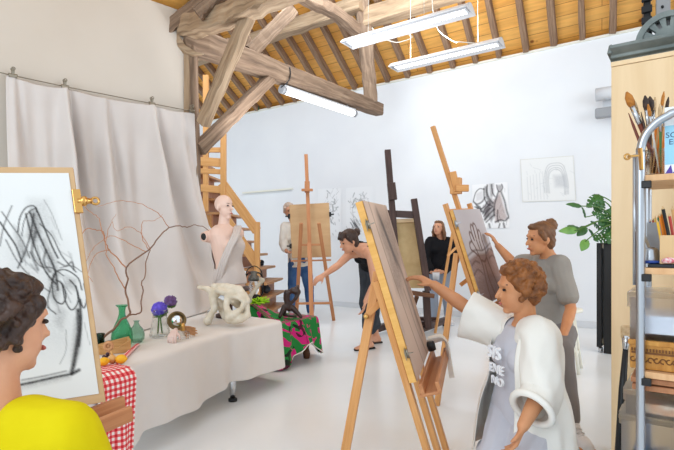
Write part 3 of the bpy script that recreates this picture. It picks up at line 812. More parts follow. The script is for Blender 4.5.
# brass shaving mirror on a crystal foot
c = T(183, 338.5); s = c.y / F
t = thing('table_mirror', 'round brass rimmed mirror on a small crystal foot', 'mirror', c)
MB().lathe([(0, 0), (.036, 0), (.045, .012), (.046, .028), (.036, .045), (.016, .05), (0, .05)], c, seg=10, smooth=False).build('crystal_foot', M['glass_clear'], t)
MB().lathe([(.012, .05), (.016, .056), (.009, .066), (.017, .078), (.012, .09), (.008, .1), (0, .1)], c, seg=14).build('brass_stem', M['brass'], t)
mc = P(176.8, 320.5, c.y + .02); md = V((.25, -1, .18)).normalized()
MB().bar(c + UP * .09, mc - UP * .02, .01, .01).build('mirror_arm', M['brass'], t)
M['antique'] = plain('antique_brass', rgb(132, 110, 74), .35, .9, c2=rgb(96, 80, 54), scale=20)
MB().lathe([(0, -.014), (.05, -.012), (.060, -.004), (.060, .008), (.053, .012), (.047, .008), (.047, .0), (0, .0)], mc, md, 30).build('mirror_rim', M['antique'], t)
M['mirror'] = plain('mirror_glass', rgb(226, 226, 228), .03, 1.0)
MB().lathe([(0, .003), (.046, .003), (.046, .0), (0, 0)], mc, md, 30).build('mirror_glass', M['mirror'], t)
def hand_prims(mb, wr, d, n, s=1.0, thumb=1, curl=(.3, .4), spread=.16, finger=None):
    """palm and five fingers; d to the fingertips, n out of the palm, thumb = which side"""
    d = V(d).normalized(); n = (V(n) - d * V(n).dot(d)).normalized(); r = d.cross(n)
    ks = (-.031, -.0105, .0105, .030) if thumb < 0 else (.031, .0105, -.0105, -.030)     # index ... little
    lens = (.068, .078, .072, .056)
    for i, (k, L) in enumerate(zip(ks, lens)):
        kn = wr + (d * (.088 - .006 * abs(i - 1)) + r * k) * s
        mb.cone(wr + (d * .012 + r * k * .55) * s, .0145 * s, kn, .0115 * s, 8)
        fd = (d + r * k * spread * 20 * .25); c1, c2 = curl if finger is None else finger[i]
        a = (fd.normalized() * math.cos(c1) + n * math.sin(c1)); b = (fd.normalized() * math.cos(c1 + c2) + n * math.sin(c1 + c2)); c3 = (fd.normalized() * math.cos(c1 + 1.7 * c2) + n * math.sin(c1 + 1.7 * c2))
        p1 = kn + a * L * .45 * s; p2 = p1 + b * L * .32 * s; p3 = p2 + c3 * L * .24 * s
        mb.cone(kn, .0098 * s, p1, .0088 * s, 8); mb.cone(p1, .0088 * s, p2, .008 * s, 8); mb.cone(p2, .008 * s, p3, .0066 * s, 8)
    mb.ell(wr + d * .05 * s, (.036 * s, .045 * s, .013 * s), Matrix((r, d, n)).transposed(), 10, 7)
    th0 = wr + (d * .026 - r * .028 * -thumb) * s if False else wr + (d * .026 + r * (.026 * thumb)) * s
    a = (d * .62 + r * .7 * thumb + n * .3).normalized(); b = (d * .85 + r * .35 * thumb + n * .4).normalized()
    mb.cone(wr + (d * .012 + r * .01 * thumb) * s, .015 * s, th0, .0135 * s, 8)
    mb.cone(th0, .0125 * s, th0 + a * .034 * s, .0102 * s, 8); mb.cone(th0 + a * .034 * s, .0102 * s, th0 + (a * .034 + b * .03) * s, .0078 * s, 8)
# plaster hand resting on its fingertips
M['plaster'] = plain('plaster', rgb(222, 196, 188), .7, c2=rgb(212, 184, 174), scale=20)
c = T(172, 342); mb = MB()
w0 = c + V((.005, .035, .062)); hand_prims(mb, w0, V((.0, -.55, -.30)), V((0, .3, -1)), .74, 1, (.75, .5), spread=.3)
mb.cone(w0 + V((0, .02, .003)), .015, w0, .014, 8)
o = blob('plaster_hand', mb, M['plaster'], voxel=.0026, smooth=2); tag(o, 'small pink plaster hand resting on curled fingers', 'sculpture')
# wooden jointed hand lying on its side
c = T(194, 335.5); mb = MB(); M['hand_wood'] = wood('hand_wood', rgb(176, 122, 80), rgb(204, 152, 108), 4, 60, .5, .05)
w0 = c + V((-.075, -.02, .05)); hand_prims(mb, w0, V((1, -.05, -.22)), V((0.1, -1, .25)), .68, 1, (.1, .15))
mb.cone(w0 - V((.03, 0, -.004)), .017, w0, .016, 8)
o = blob('wooden_hand', mb, M['hand_wood'], voxel=.0034, smooth=2); tag(o, 'wooden model hand lying on the cloth beside the mirror', 'sculpture')
# small timber box, rings, fruit, checked cloth
c = T(112, 356)
t = thing('wooden_trough', 'small pale wooden trough behind the lemons', 'wooden box', T(114, 353))
ba, bb = T(99, 355.5), T(131, 352.5)
M['trough'] = wood('trough_wood', rgb(176, 128, 74), rgb(208, 164, 108), 3, 30, .6, .1)
dd = (bb - ba).normalized(); nn = V((-dd.y, dd.x, 0))
mb = MB(); mb.prism([ba + UP * .002, bb + UP * .002, bb + UP * .074, bb.lerp(ba, .42) + UP * .034, ba + UP * .044], nn * .014); mb.build('front_board', M['trough'], t, bevel=.002)
mb = MB(); mb.prism([ba + nn * .1 + UP * .002, bb + nn * .1 + UP * .002, bb + nn * .1 + UP * .074, ba + nn * .1 + UP * .044], nn * .012); mb.build('back_board', M['trough'], t, bevel=.002)
MB().prism([bb + nn * .014 + UP * .002, bb + nn * .1 + UP * .002, bb + nn * .1 + UP * .07, bb + nn * .014 + UP * .07], -dd * .012).build('end_board', M['trough'], t, bevel=.002)
rc = P(111, 349.5, 2.72); rd = V((.1, -1, .15)).normalized()
mb = MB(); d, a, b = basis(rd)
rc.z = ZT + .012 + .026
mb = MB(); mb.lathe([(.013, -.009), (.026, -.007), (.0285, 0), (.026, .007), (.013, .009), (.010, 0)], rc + V((0, -.03, .022)), rd, 22, close=True)
mb.lathe([(0, -.004), (.009, -.004), (.009, .004), (0, .004)], rc + V((0, -.03, .022)), rd, 12)
mb.box(rc + V((0, -.03, -.018)), .012, .012, .03)
o = mb.build('wooden_rosette', M['hand_wood']); tag(o, 'small turned wooden rosette standing among the lemons', 'ornament')
M['lemon'] = plain('lemon_skin', rgb(240, 182, 34), .5, c2=rgb(232, 166, 20), scale=18, bump=.15, bscale=160)
M['onion'] = plain('onion_skin', rgb(222, 176, 112), .4, c2=rgb(200, 146, 84), scale=14)
M['grape'] = plain('dark_grape', rgb(60, 34, 46), .35)
ZF = ZT + .012
def lemon(px, py, label, d, s=1.0):
    c = onz(px, py, ZF + .022 * s); d = V(d).normalized()
    o = MB().lathe([(0, -.031 * s), (.007 * s, -.028 * s), (.017 * s, -.02 * s), (.0225 * s, -.006 * s), (.0225 * s, .006 * s), (.016 * s, .02 * s), (.007 * s, .027 * s), (.004 * s, .032 * s), (0, .033 * s)], c, d, 18).build('lemon', M['lemon'])
    return tag(o, label, 'lemon', 'lemons on the checked cloth')
lemon(121.3, 359, 'ripe yellow lemon at the right of the checked cloth', (1, -.2, .08), 1.02)
lemon(103.8, 361.5, 'yellow lemon half hidden by the drawing board edge', (.5, .5, .05), .92)
c = onz(112, 363, ZF); t = thing('onion', 'golden onion with a dry pointed neck between the lemons', 'onion', c)
MB().lathe([(0, 0), (.012, .001), (.023, .012), (.024, .022), (.017, .033), (.006, .042), (0, .043)], c, seg=18).build('bulb', M['onion'], t)
MB().tube([c + UP * .04, c + V((-.003, 0, .052)), c + V((-.009, 0, .062))], [.006, .0038, .002], 7).build('neck', M['onion'], t)
for k, (dx, dy, dz) in enumerate(((0, 0, 0), (.02, .004, 0), (.01, .018, 0), (.01, .006, .016), (-.012, .014, .0))):
    c = onz(105, 357.5, ZF + .009) + V((dx, dy, dz)); o = MB().ell(c, (.0095, .0095, .010), seg=10, rings=7).build('grape', M['grape'])
    tag(o, 'small dark purple grape in the cluster behind the lemons', 'grape', 'dark grapes')
# gingham
m, nt, bs = newmat('red_gingham'); uvn = N(nt, 'ShaderNodeUVMap'); sp = N(nt, 'ShaderNodeSeparateXYZ'); nt.links.new(uvn.outputs[0], sp.inputs[0])
def stripe(ax):
    a = N(nt, 'ShaderNodeMath', operation='MULTIPLY'); a.inputs[1].default_value = 1 / .026; nt.links.new(sp.outputs[ax], a.inputs[0])
    f_ = N(nt, 'ShaderNodeMath', operation='FRACT'); nt.links.new(a.outputs[0], f_.inputs[0])
    g_ = N(nt, 'ShaderNodeMath', operation='GREATER_THAN'); g_.inputs[1].default_value = .5; nt.links.new(f_.outputs[0], g_.inputs[0]); return g_
sa, sb_ = stripe(0), stripe(1); ad = N(nt, 'ShaderNodeMath', operation='ADD'); nt.links.new(sa.outputs[0], ad.inputs[0]); nt.links.new(sb_.outputs[0], ad.inputs[1])
hv = N(nt, 'ShaderNodeMath', operation='MULTIPLY'); hv.inputs[1].default_value = .5; nt.links.new(ad.outputs[0], hv.inputs[0])
r = ramp(nt, hv.outputs[0], [(0, rgb(242, 234, 230)), (.25, rgb(228, 110, 112)), (.75, rgb(202, 30, 44))]); r.color_ramp.interpolation = 'CONSTANT'
r.color_ramp.elements[1].position = .25; r.color_ramp.elements[2].position = .75
nt.links.new(r.outputs[0], bs.inputs['Base Color']); bs.inputs['Roughness'].default_value = .9
M['gingham'] = m
ga, gb = V((-1.125, 2.27, 0)), onz(130.5, 368, ZT); gb.z = 0
d = (gb - ga).normalized(); nb = V((-d.y, d.x, 0)); L = (gb - ga).length
pts, uvs = [], []; NG = 26
for k in range(10):
    g = k / 9; row, ur = [], []
    for i in range(NG):
        u = i / (NG - 1); p = ga + d * L * u + nb * (.17 * (1 - g) * (1 - .25 * u) - .0) + nb * .012 * math.sin(u * 9) * (1 - g)
        row.append(p + UP * (ZT + .006 + .003 * abs(math.sin(u * 7 + g * 5)))); ur.append((u * L, -.17 * (1 - g)))
    pts.append(row); uvs.append(ur)
for k in range(16):
    g = (k + 1) / 16; row, ur = [], []
    for i in range(NG):
        u = i / (NG - 1); zb = .02 + .08 * u
        z = ZT + .004 - (ZT - zb) * g
        off = .03 + .045 * g + .018 * math.sin(u * 11 + 1) * g
        row.append(ga + d * (L * u - .05 * g * u + .0) - nb * (off + .02) + UP * z); ur.append((u * L, (ZT - zb) * g))
    pts.append(row); uvs.append(ur)
mb = MB(); mb.grid(pts, uvs)
tw = [T(116, 366.5), T(121, 362), T(131, 350), T(137, 344.5)]
o = mb.build('checked_cloth', M['gingham'], solid=.002, sub=1); tag(o, 'red and white gingham cloth hanging over the near table end', 'cloth')
a, b = T(116, 366), T(137.5, 345.5); dd = (b - a).normalized(); nn = V((-dd.y, dd.x, 0)); Ls = (b - a).length
pts, uvs = [], []
for i in range(14):
    u = i / 13; row, ur = [], []
    for k in range(7):
        v = k / 6 - .5; row.append(a + dd * Ls * u + nn * v * .04 * (1 - .35 * u) + UP * (.007 + .010 * math.cos(v * 3.1) * (.5 + .5 * math.sin(u * 3)))); ur.append((u * Ls * .999, v * .052))
    pts.append(row); uvs.append(ur)
MB().grid(pts, uvs).build('folded_corner', M['gingham'], o, solid=.002)

# bare branch in front of the backdrop
bk = [
 ([(99.3, 345.5, 2.83), (104, 336.5, 2.85), (114, 329, 2.80), (121, 320, 2.78), (129.4, 315, 2.82), (129.2, 308, 2.88), (125.5, 290, 2.98), (127.5, 279, 3), (126.6, 268, 3), (134, 260, 3.02), (149, 250, 3.05), (158, 238, 3.08), (169, 227.7, 3.1), (178, 226.2, 3.12), (186.7, 226.8, 3.14), (194, 225.2, 3.15), (202, 226.5, 3.16), (208.5, 230.5, 3.17)], .0072, .0022),
 ([(129.4, 315, 2.82), (137, 314, 2.9), (141, 311, 2.88), (141, 301, 2.88), (143.5, 291, 2.9), (141.5, 283, 2.93), (145, 276, 2.96), (145.5, 264, 3), (150.4, 250, 3.05)], .0042, .003),
 ([(126.6, 268, 3), (118, 259, 2.98), (109.6, 250, 2.95), (105, 241, 2.92), (103.7, 232, 2.9), (97, 230.5, 2.87), (88, 228, 2.83), (80, 235, 2.8)], .0042, .002),
 ([(104, 237, 2.9), (101, 228, 2.88), (97.8, 216.6, 2.86), (90, 212, 2.83), (84, 204, 2.8)], .003, .0016),
 ([(125.5, 290, 2.98), (120, 280, 2.95), (114, 268, 2.92), (107, 257, 2.9), (106, 244, 2.88), (108, 230, 2.86), (113, 222, 2.84)], .0035, .0015),
 ([(169, 227.5, 3.1), (160, 215, 3.05), (151, 208.7, 3.0), (138, 203, 2.97), (123.5, 200.8, 2.93), (110, 203, 2.9), (97.8, 206.7, 2.87)], .0026, .0012),
 ([(149, 250, 3.05), (143, 240, 3.02), (141.5, 228, 3), (144, 221, 3), (155, 220, 3.02), (163, 214, 3.03)], .0026, .0012),
 ([(146, 252, 3.04), (132, 245, 3), (120, 238, 2.97), (110, 236, 2.94), (103, 240, 2.9), (92, 250, 2.87), (86, 262, 2.85)], .0026, .0012),
 ([(109, 250, 2.95), (99, 252, 2.9), (91, 262, 2.88), (88, 275, 2.86), (93, 282, 2.86)], .0024, .0012),
 ([(150, 250, 3.05), (140, 233, 3.0), (128, 227, 2.97), (117, 231, 2.95), (112, 222, 2.93), (116, 214, 2.92)], .0022, .001),
]
M['bark'] = wood('twig_bark', rgb(104, 80, 68), rgb(146, 108, 84), 8, 60, .8, .3)
M['bark_red'] = wood('thin_twig_bark', rgb(176, 118, 84), rgb(196, 142, 108), 8, 60, .8, .2)
P0 = P(*bk[0][0][0]); t = thing('bare_branch', 'bare curling branch rising in front of the grey backdrop', 'branch', P0)
for i, (q, r0_, r1_) in enumerate(bk):
    pp = smoothpts([P(*x) for x in q], 4); n = len(pp)
    pp = [p + V((random.uniform(-1, 1), random.uniform(-1, 1), random.uniform(-1, 1))) * .0035 for p in pp]
    MB().tube(pp, [r0_ + (r1_ - r0_) * k / (n - 1) for k in range(n)], 7).build('main_stem' if i == 0 else 'twig', M['bark'] if i < 2 else M['bark_red'], t)

# animal skull
M['bone'] = plain('old_bone', rgb(226, 218, 202), .65, c2=rgb(204, 192, 170), scale=14, bump=.25, bscale=60)
YS = 3.74
def Q(px, py, dy=0): return P(px, py, YS + dy) + UP * .018
sk = MB()
for a, b, ra, rb in (((199, 289.5, .08), (207, 291, .06), 1.7, 2.6), ((207, 291, .06), (216, 296, .04), 2.6, 4), ((214, 289, .12), (226, 291, .05), 3.2, 5), ((226, 291, .05), (238, 294, 0), 5, 5.6), ((238, 294, 0), (246, 303, -.03), 5.6, 4),
                     ((213, 298, .05), (214.5, 311, .03), 4, 3.4), ((214.5, 311, .03), (211, 317, .02), 3.2, 2.6), ((211, 317, .02), (207.5, 323.5, .0), 2.8, 3.8), ((216, 303, .06), (224, 308, .1), 3, 4.5), ((222, 308, .12), (225, 319, .1), 4.6, 3.4),
                     ((228, 299, -.03), (226, 309, -.06), 3.2, 2.6), ((226, 309, -.06), (230, 319, -.08), 2.6, 4.2), ((228, 299, -.03), (238, 299, -.05), 3, 2.2), ((238, 299, -.05), (243.5, 304, -.06), 2.2, 2), ((243.5, 304, -.06), (242, 311, -.07), 2, 2), ((242, 311, -.07), (234, 317, -.08), 2, 3.4),
                     ((230, 321, -.06), (240, 321.5, -.06), 4.8, 4), ((240, 321.5, -.06), (246, 318, -.04), 4, 3.4), ((246, 303, -.02), (247.5, 318, -.03), 2.6, 3), ((230, 324, -.06), (235, 324.5, -.06), 2.0, 2.0), ((233, 303, -.01), (238, 306, .05), 3.6, 4.2), ((236, 296, .1), (243, 310, .1), 6, 5)):
    sk.cone(Q(*a), ra * 1.16 * YS / F, Q(*b), rb * 1.16 * YS / F, 10)
R0 = Matrix.Identity(3)
sk.ell(Q(229, 294.5, .03), (15 * YS / F, .085, 4.6 * YS / F), Matrix.Rotation(.16, 3, 'Y'), 16, 10); sk.ell(Q(236, 321, -.05), (9.5 * YS / F, .05, 4.2 * YS / F), R0, 14, 9); sk.ell(Q(246, 310, .03), (2.5 * YS / F, .06, 8 * YS / F), R0, 14, 9)
t = thing('animal_skull', 'large bleached animal skull standing on the grey cloth', 'skull', onz(228, 325, ZT))
blob('skull_bone', sk, M['bone'], t, voxel=.0065, smooth=2, noise=.0015, nscale=70)
for px, py in ((231, 326.5), (235, 327), (239, 326), (243, 323.5)):
    MB().tube([Q(px, py - 4, -.07), Q(px, py - 1.2, -.07)], [.009, .007], 6).build('tooth', M['bone'], t)
# turntable and mannequin bust
MY = 4.2; mc = P(229, 287, MY); 
t = thing('modelling_stand', 'dark round turntable carrying the mannequin bust', 'turntable', V((mc.x, mc.y, ZT)))
zt = H - (286.5 - HY) / F * MY
MB().lathe([(0, zt - ZT - .035), (.165, zt - ZT - .035), (.172, zt - ZT - .02), (.165, zt - ZT), (0, zt - ZT)], V((mc.x, mc.y, ZT)), seg=36).build('disc', M['dark_wood'], t)
MB().lathe([(0, 0), (.11, 0), (.11, .025), (.03, .05), (.03, zt - ZT - .035), (0, zt - ZT - .035)], V((mc.x, mc.y, ZT)), seg=24).build('pedestal', M['dark_wood'], t)
M['mann'] = plain('mannequin_skin', rgb(232, 200, 184), .5, c2=rgb(226, 192, 176), scale=4, spec=.35)
M['mann_drape'] = plain('silk_wrap', rgb(206, 196, 190), .75, c2=rgb(194, 183, 178), scale=5, bump=.15, bscale=40)
s = MY / F
base = V((mc.x, mc.y, zt)); hf = V((.86, -.50, -.03)).normalized(); sr = V((hf.y, -hf.x, 0)).normalized()
t = thing('mannequin_bust', 'bald female mannequin bust with a draped silk wrap', 'mannequin', base)
def MQ(px, py, d=0): return P(px, py, MY + d)
def mrings(ex):
    R = []
    for (px, py, w, dpt, dd) in ((230, 286.5, .148, .125, 0), (229.5, 277, .142, .118, 0), (228, 264, .122, .098, 0), (226.5, 254, .128, .105, 0), (225.5, 243, .145, .115, 0), (224, 235, .158, .098, 0), (223.2, 228.5, .13, .072, 0), (223, 225, .075, .058, 0)):
        c = MQ(px, py, dd); R.append((c, sr * (w * .92 + ex), V((hf.x, hf.y, 0)).normalized() * (dpt + ex)))
    return R
mb = MB(); mb.loft(mrings(0), 20)
bc = MQ(226, 246); fwd2 = V((hf.x, hf.y, 0)).normalized()
for sg in (-1, 1): mb.ell(bc + sr * .062 * sg + fwd2 * .082, (.05, .045, .05))
mb.cone(MQ(223.5, 229), .05, MQ(224.5, 215), .044)
# shoulder stumps
shl, shr = MQ(208, 236.5, -.06), MQ(238.5, 233.5, .08)
mb.cone(MQ(216, 235, -.02), .06, shl, .052); mb.cone(MQ(230, 233, .04), .055, shr, .05)
hc = MQ(223.3, 206.5)
Rh = rotm(hf)
f_, u_, r_ = hf, Rh @ V((0, 0, 1)), Rh @ V((1, 0, 0))
hs = .92
mb.ell(hc + u_ * .022, (.070 * hs, .092 * hs, .082 * hs), Rh); mb.ell(hc + f_ * .030 - u_ * .040, (.054 * hs, .056 * hs, .068 * hs), Rh); mb.ell(hc + f_ * .064 - u_ * .092, (.022, .018, .018), Rh)
mb.cone(hc + f_ * .083 + u_ * .006, .008, hc + f_ * .103 - u_ * .026, .0105); mb.ell(hc + f_ * .085 - u_ * .056, (.018, .01, .008), Rh)
for sg in (-1, 1): mb.ell(hc + r_ * .068 * sg - u_ * .012, (.010, .018, .028), Rh)
blob('body', mb, M['mann'], t, voxel=.0065, smooth=4)
for sg in (-1, 1):
    MB().ell(hc + f_ * .0775 + r_ * .030 * sg + u_ * .004, (.013, .006, .006), Rh, 10, 6).build('eye', M['eye'], t)
    MB().tube([hc + f_ * (.082 - .012 * k * k) + r_ * sg * (.014 + .018 * k) + u_ * (.021 + .004 * math.sin(k * 2)) for k in (0, .5, 1, 1.4)], .0022, 5).build('eyebrow', M['hair_brown'], t)
MB().ell(hc + f_ * .0935 - u_ * .057, (.017, .006, .006), Rh, 10, 6).build('lips', M['lips'], t)
M['hole'] = plain('dark_socket', rgb(34, 36, 36), .6)
sd = (shl - MQ(216, 235, -.02)).normalized()
sd = (sd + V((0, -.8, .1))).normalized()
mbx = MB(); mbx.lathe([(0, .006), (.026, .006), (.030, .0), (.030, -.02), (0, -.02)], shl + sd * .047, sd, 18); mbx.build('arm_socket', M['hole'], t)
MB().lathe([(.030, -.012), (.037, -.008), (.040, .006), (.036, .012), (.030, .008)], shl + sd * .044, sd, 20).build('socket_rim', M['mann'], t)
# wrap: over one shoulder, round the body
rows = mrings(.012); pts, uvs = [], []
NWR = 44
full = []
for k in range(19):
    g = k / 18 * (len(rows) - 2); i = int(min(g, len(rows) - 3)); a = g - i
    c = rows[i][0].lerp(rows[i + 1][0], a); x = rows[i][1].lerp(rows[i + 1][1], a); y = rows[i][2].lerp(rows[i + 1][2], a)
    row, ur = [], []
    for q in range(NWR):
        th = 2 * math.pi * q / NWR
        bust = .055 * math.exp(-((k / 18 - .62) / .14) ** 2) * max(0, math.sin(th)) ** 2
        wv = .004 * math.sin(th * 17 + k * .9) + .005 * math.sin(th * 7 - k * .55)
        p = c + x * (math.cos(th) * (1 + wv * 4)) + y * (math.sin(th) * (1 + wv * 4)) + fwd2 * bust + UP * 0
        # top border slants from the far shoulder down under the bare near arm
        hh = k / 18
        row.append((p, math.cos(th) < 1.2 - 1.75 * hh ** 1.7))
        ur.append((q / NWR, k / 18))
    full.append(row)
mb = MB(); vsx = [[mb.bm.verts.new(p[0]) for p in r] for r in full]
for k in range(1, 18):
    for q in range(NWR):
        j = (q + 1) % NWR
        if full[k][q][1] and full[k + 1][j][1]: mb.f([vsx[k][q], vsx[k][j], vsx[k + 1][j], vsx[k + 1][q]], None, True)
bmesh.ops.delete(mb.bm, geom=[v for v in mb.bm.verts if not v.link_faces], context='VERTS')
mb.build('silk_wrap', M['mann_drape'], t, solid=.004, sub=1)
# diagonal hanging fold of the wrap
fl = [shr + V((-.02, -.02, .055)), MQ(233, 236, -.13), MQ(226, 250, -.17), MQ(219, 268, -.15), MQ(215, 284, -.10)]
for q in range(3):
    o_ = V((.02 * q, -.005 * q, -.0))
    MB().tube(smoothpts([p + o_ for p in fl], 5), [.016, .016, .015] + [.014] * 16 + [.012, .01], 8).build('wrap_fold', M['mann_drape'], t)
# ================================================================== stool under printed cloth, figurine, lantern
m, nt, bs = newmat('printed_cotton'); uvn = N(nt, 'ShaderNodeUVMap')
mp = N(nt, 'ShaderNodeMapping'); mp.inputs['Scale'].default_value = (1, 1, 1); mp.inputs['Rotation'].default_value = (0, 0, .7); nt.links.new(uvn.outputs[0], mp.inputs[0])
n1_ = N(nt, 'ShaderNodeTexNoise', Scale=2.2, Detail=1.0, Distortion=.9); 
mp2 = N(nt, 'ShaderNodeMapping'); mp2.inputs['Scale'].default_value = (5.2, 3.6, 1); nt.links.new(mp.outputs[0], mp2.inputs[0]); nt.links.new(mp2.outputs[0], n1_.inputs[0])
r1 = ramp(nt, n1_.outputs['Fac'], [(0, rgb(20, 128, 52)), (.52, rgb(206, 24, 122)), (.9, rgb(206, 24, 122))]); r1.color_ramp.interpolation = 'CONSTANT'
n2_ = N(nt, 'ShaderNodeTexNoise', Scale=9.0, Detail=1.0, Distortion=1.0); nt.links.new(mp.outputs[0], n2_.inputs[0])
r2 = ramp(nt, n2_.outputs['Fac'], [(0, (1, 1, 1, 1)), (.60, (.12, .06, .10, 1)), (.9, (.12, .06, .1, 1))]); r2.color_ramp.interpolation = 'CONSTANT'
mx = N(nt, 'ShaderNodeMixRGB', blend_type='MULTIPLY'); mx.inputs[0].default_value = 1; nt.links.new(r1.outputs[0], mx.inputs[1]); nt.links.new(r2.outputs[0], mx.inputs[2])
nt.links.new(mx.outputs[0], bs.inputs['Base Color']); bs.inputs['Roughness'].default_value = .85
M['printed'] = m
S1, S2 = V((-.50, 4.47, 0)), V((-.18, 4.98, 0)); SB = V((-.44, .32, 0)); S3, S4 = S2 + SB, S1 + SB
SZ = .415
t = thing('low_stool', 'low carved dark stool hidden under the printed cloth', 'stool', (S1 + S3) / 2)
MB().prism([S1.lerp(S3, .06) + UP * (SZ - .06), S2.lerp(S4, .06) + UP * (SZ - .06), S3.lerp(S1, .06) + UP * (SZ - .06), S4.lerp(S2, .06) + UP * (SZ - .06)], UP * .045).build('seat', M['dark_wood'], t)
M['carved'] = wood('carved_brown_wood', rgb(84, 54, 38), rgb(122, 82, 56), 3, 30, .5, .2)
for p in (S1.lerp(S3, .14), S2.lerp(S4, .16), S3.lerp(S1, .14), S4.lerp(S2, .14)):
    MB().lathe([(0, 0), (.03, 0), (.038, .05), (.022, .1), (.034, .16), (.024, .24), (.036, .3), (.03, SZ - .06), (0, SZ - .06)], p, seg=12).build('leg', M['carved'], t)
def stz(p):
    # cloth top rises over something at the far left
    a = (p - (S3 + S4) / 2); w = max(0, min(1, 1 - (p - S4).length / .52)); w = w * w * (3 - 2 * w)
    return SZ + .19 * w
loop = densify(rounded([S1.lerp(S2, .5), S2, S3, S4, S1, S1.lerp(S2, .5)], .06), .022)[:-1]
cen = (S1 + S2 + S3 + S4) / 4
per = sum((loop[i] - loop[i - 1]).length for i in range(len(loop)))
def shem(s, L):
    # starts mid front edge, runs to the right corner and round the back
    x = s / per
    d = lambda c, w: math.exp(-(min(abs(x - c), 1 - abs(x - c)) / w) ** 2)
    return max(.012, .13 + .06 * d(.02, .05) - .10 * d(.155, .045) - .13 * d(.86, .06) - .02 * d(.5, .2) + .012 * math.sin(s * 20))
def sfold(s, g): return .022 * math.sin(s * 17 + 1.2) + .014 * math.sin(s * 33)
pts, uvs, _ = drape(loop, [cen.lerp(p, .02) for p in loop], SZ, shem, sfold, rows=14, closed=True, flare=.05, toprows=9, topz=stz)
for r in range(len(pts)): pts[r].append(pts[r][0].copy()); uvs[r].append((per, uvs[r][0][1]))
for r in range(9):
    for i in range(len(uvs[r])): p = pts[r][i]; uvs[r][i] = (p.x, p.y)
mb = MB(); mb.grid(pts, uvs)
# draping happens to the outside: flip if the skirt came out inwards
o = mb.build('printed_cloth', M['printed'], solid=.003, sub=1); tag(o, 'green and magenta printed cloth draped over the low stool', 'cloth')
hm = MB(); hp_ = [p + UP * .002 for p in pts[-1][:-1]]; nn_ = len(hp_)
hm.tube([hp_[i % nn_] for i in range(-8, int(nn_ * .3))], .006, 5); hm.build('hem_binding', M['white_shirt'], o)
# figurine
YF = 4.72; zf = H - (321 - HY) / F * YF
def FQ(px, py, d=0): return P(px, py, YF + d)
fz = SZ + .012
base = FQ(290, 320); dz = fz - (H - (321.5 - HY) / F * YF)
fg = MB()
for a, b, ra, rb in (((280, 319.5, -.05), (284, 310, -.02), 2.0, 2.6), ((284, 310, -.02), (289, 311, 0), 2.8, 3.2), ((301, 320, -.03), (293, 311, 0), 1.9, 3.0), ((289, 311, 0), (286.5, 302, 0), 3.6, 3.2), ((286.5, 302, 0), (287, 296, 0), 3.4, 3.6),
                     ((287, 296, 0), (293, 293.5, -.01), 2.8, 2.4), ((293, 293.5, -.01), (297.5, 295, -.01), 3.2, 3.6), ((297.5, 297, -.01), (296, 301.5, -.02), 2.6, 2.0), ((296, 301.5, -.02), (290.5, 307, -.01), 1.8, 1.8), ((297, 291, -.01), (298, 288.5, 0), 2.4, 1.2), ((284, 318, .05), (296, 319.5, .05), 1.6, 1.6), ((286, 309, .04), (284, 318, .05), 2, 1.6)):
    fg.cone(FQ(*a) + UP * dz, ra * YF / F, FQ(*b) + UP * dz, rb * YF / F, 10)
M['figure_wood'] = plain('polished_dark_wood', rgb(46, 30, 28), .3, c2=rgb(66, 44, 38), scale=20, spec=.5)
o = blob('carved_figurine', fg, M['figure_wood'], voxel=.006, smooth=3); tag(o, 'dark carved crouching figurine sitting on the printed cloth', 'figurine')
# lime ruffles
M['lime'] = plain('lime_ruffle', rgb(176, 226, 18), .7, c2=rgb(140, 200, 14), scale=14)
tz = stz(S4 + V((.1, .0, 0)))
lc = P(259, 301, 4.62); lc.z = H - (303 - HY) / F * 4.62
lm = MB()
for k in range(46):
    a = random.uniform(0, 6.283); e = random.uniform(.15, 1.3); L = random.uniform(.05, .10)
    v = V((math.cos(a) * math.cos(e) * 1.25, math.sin(a) * math.cos(e), math.sin(e)))
    p0 = lc + V((random.uniform(-.05, .05), random.uniform(-.04, .04), 0)); d, s_, u_ = basis(v)
    row = []
    for i in range(6):
        g = i / 5; wdt = .022 * math.sin(math.pi * min(.95, g * .85 + .1)); c = p0 + v * L * g + UP * (-.03 * g * g) + s_ * .006 * math.sin(g * 9 + k)
        row.append([c - s_ * wdt, c + u_ * .008, c + s_ * wdt])
    lm.grid(row)
o = lm.build('lime_ruffle', M['lime'], solid=.0015); tag(o, 'bunch of bright lime green ruffled leaves on the printed cloth', 'ornament')
# second bone, lantern
bz = SZ + .2
b0 = P(249.5, 297, 4.5); b1 = P(261.5, 281.5, 4.62); mb = MB(); mb.cone(b0, .022, b0.lerp(b1, .4), .017); mb.cone(b0.lerp(b1, .4), .017, b1, .02); mb.ell(b1 + V((.012, 0, .012)), .022); mb.ell(b1 + V((-.006, 0, .02)), .02); mb.ell(b0 + V((-.004, .0, -.015)), .028)
mb.cone(b0, .026, V((b0.x - .01, b0.y + .02, SZ + .20)), .03)
M['bone_grey'] = plain('grey_bone', rgb(206, 200, 186), .7, c2=rgb(184, 176, 160), scale=18)
o = blob('leg_bone', mb, M['bone_grey'], voxel=.007, smooth=3); tag(o, 'grey white leg bone leaning beside the animal skull', 'bone')
lb = P(254, 300, 4.95); lz = stz(V((lb.x, lb.y, 0))) + .03; lb.z = lz
t = thing('lantern', 'old black iron storm lantern on the printed cloth', 'lantern', lb)
s = 4.95 / F
M['zinc'] = plain('old_zinc', rgb(120, 118, 112), .45, .6, c2=rgb(90, 90, 88), scale=16)
hgt = H - (266 - HY) / F * 4.95 - lz
MB().lathe([(0, 0), (.062, 0), (.066, .02), (.06, .05), (.03, .06), (0, .06)], lb, seg=18).build('fuel_tank', M['iron_black'], t)
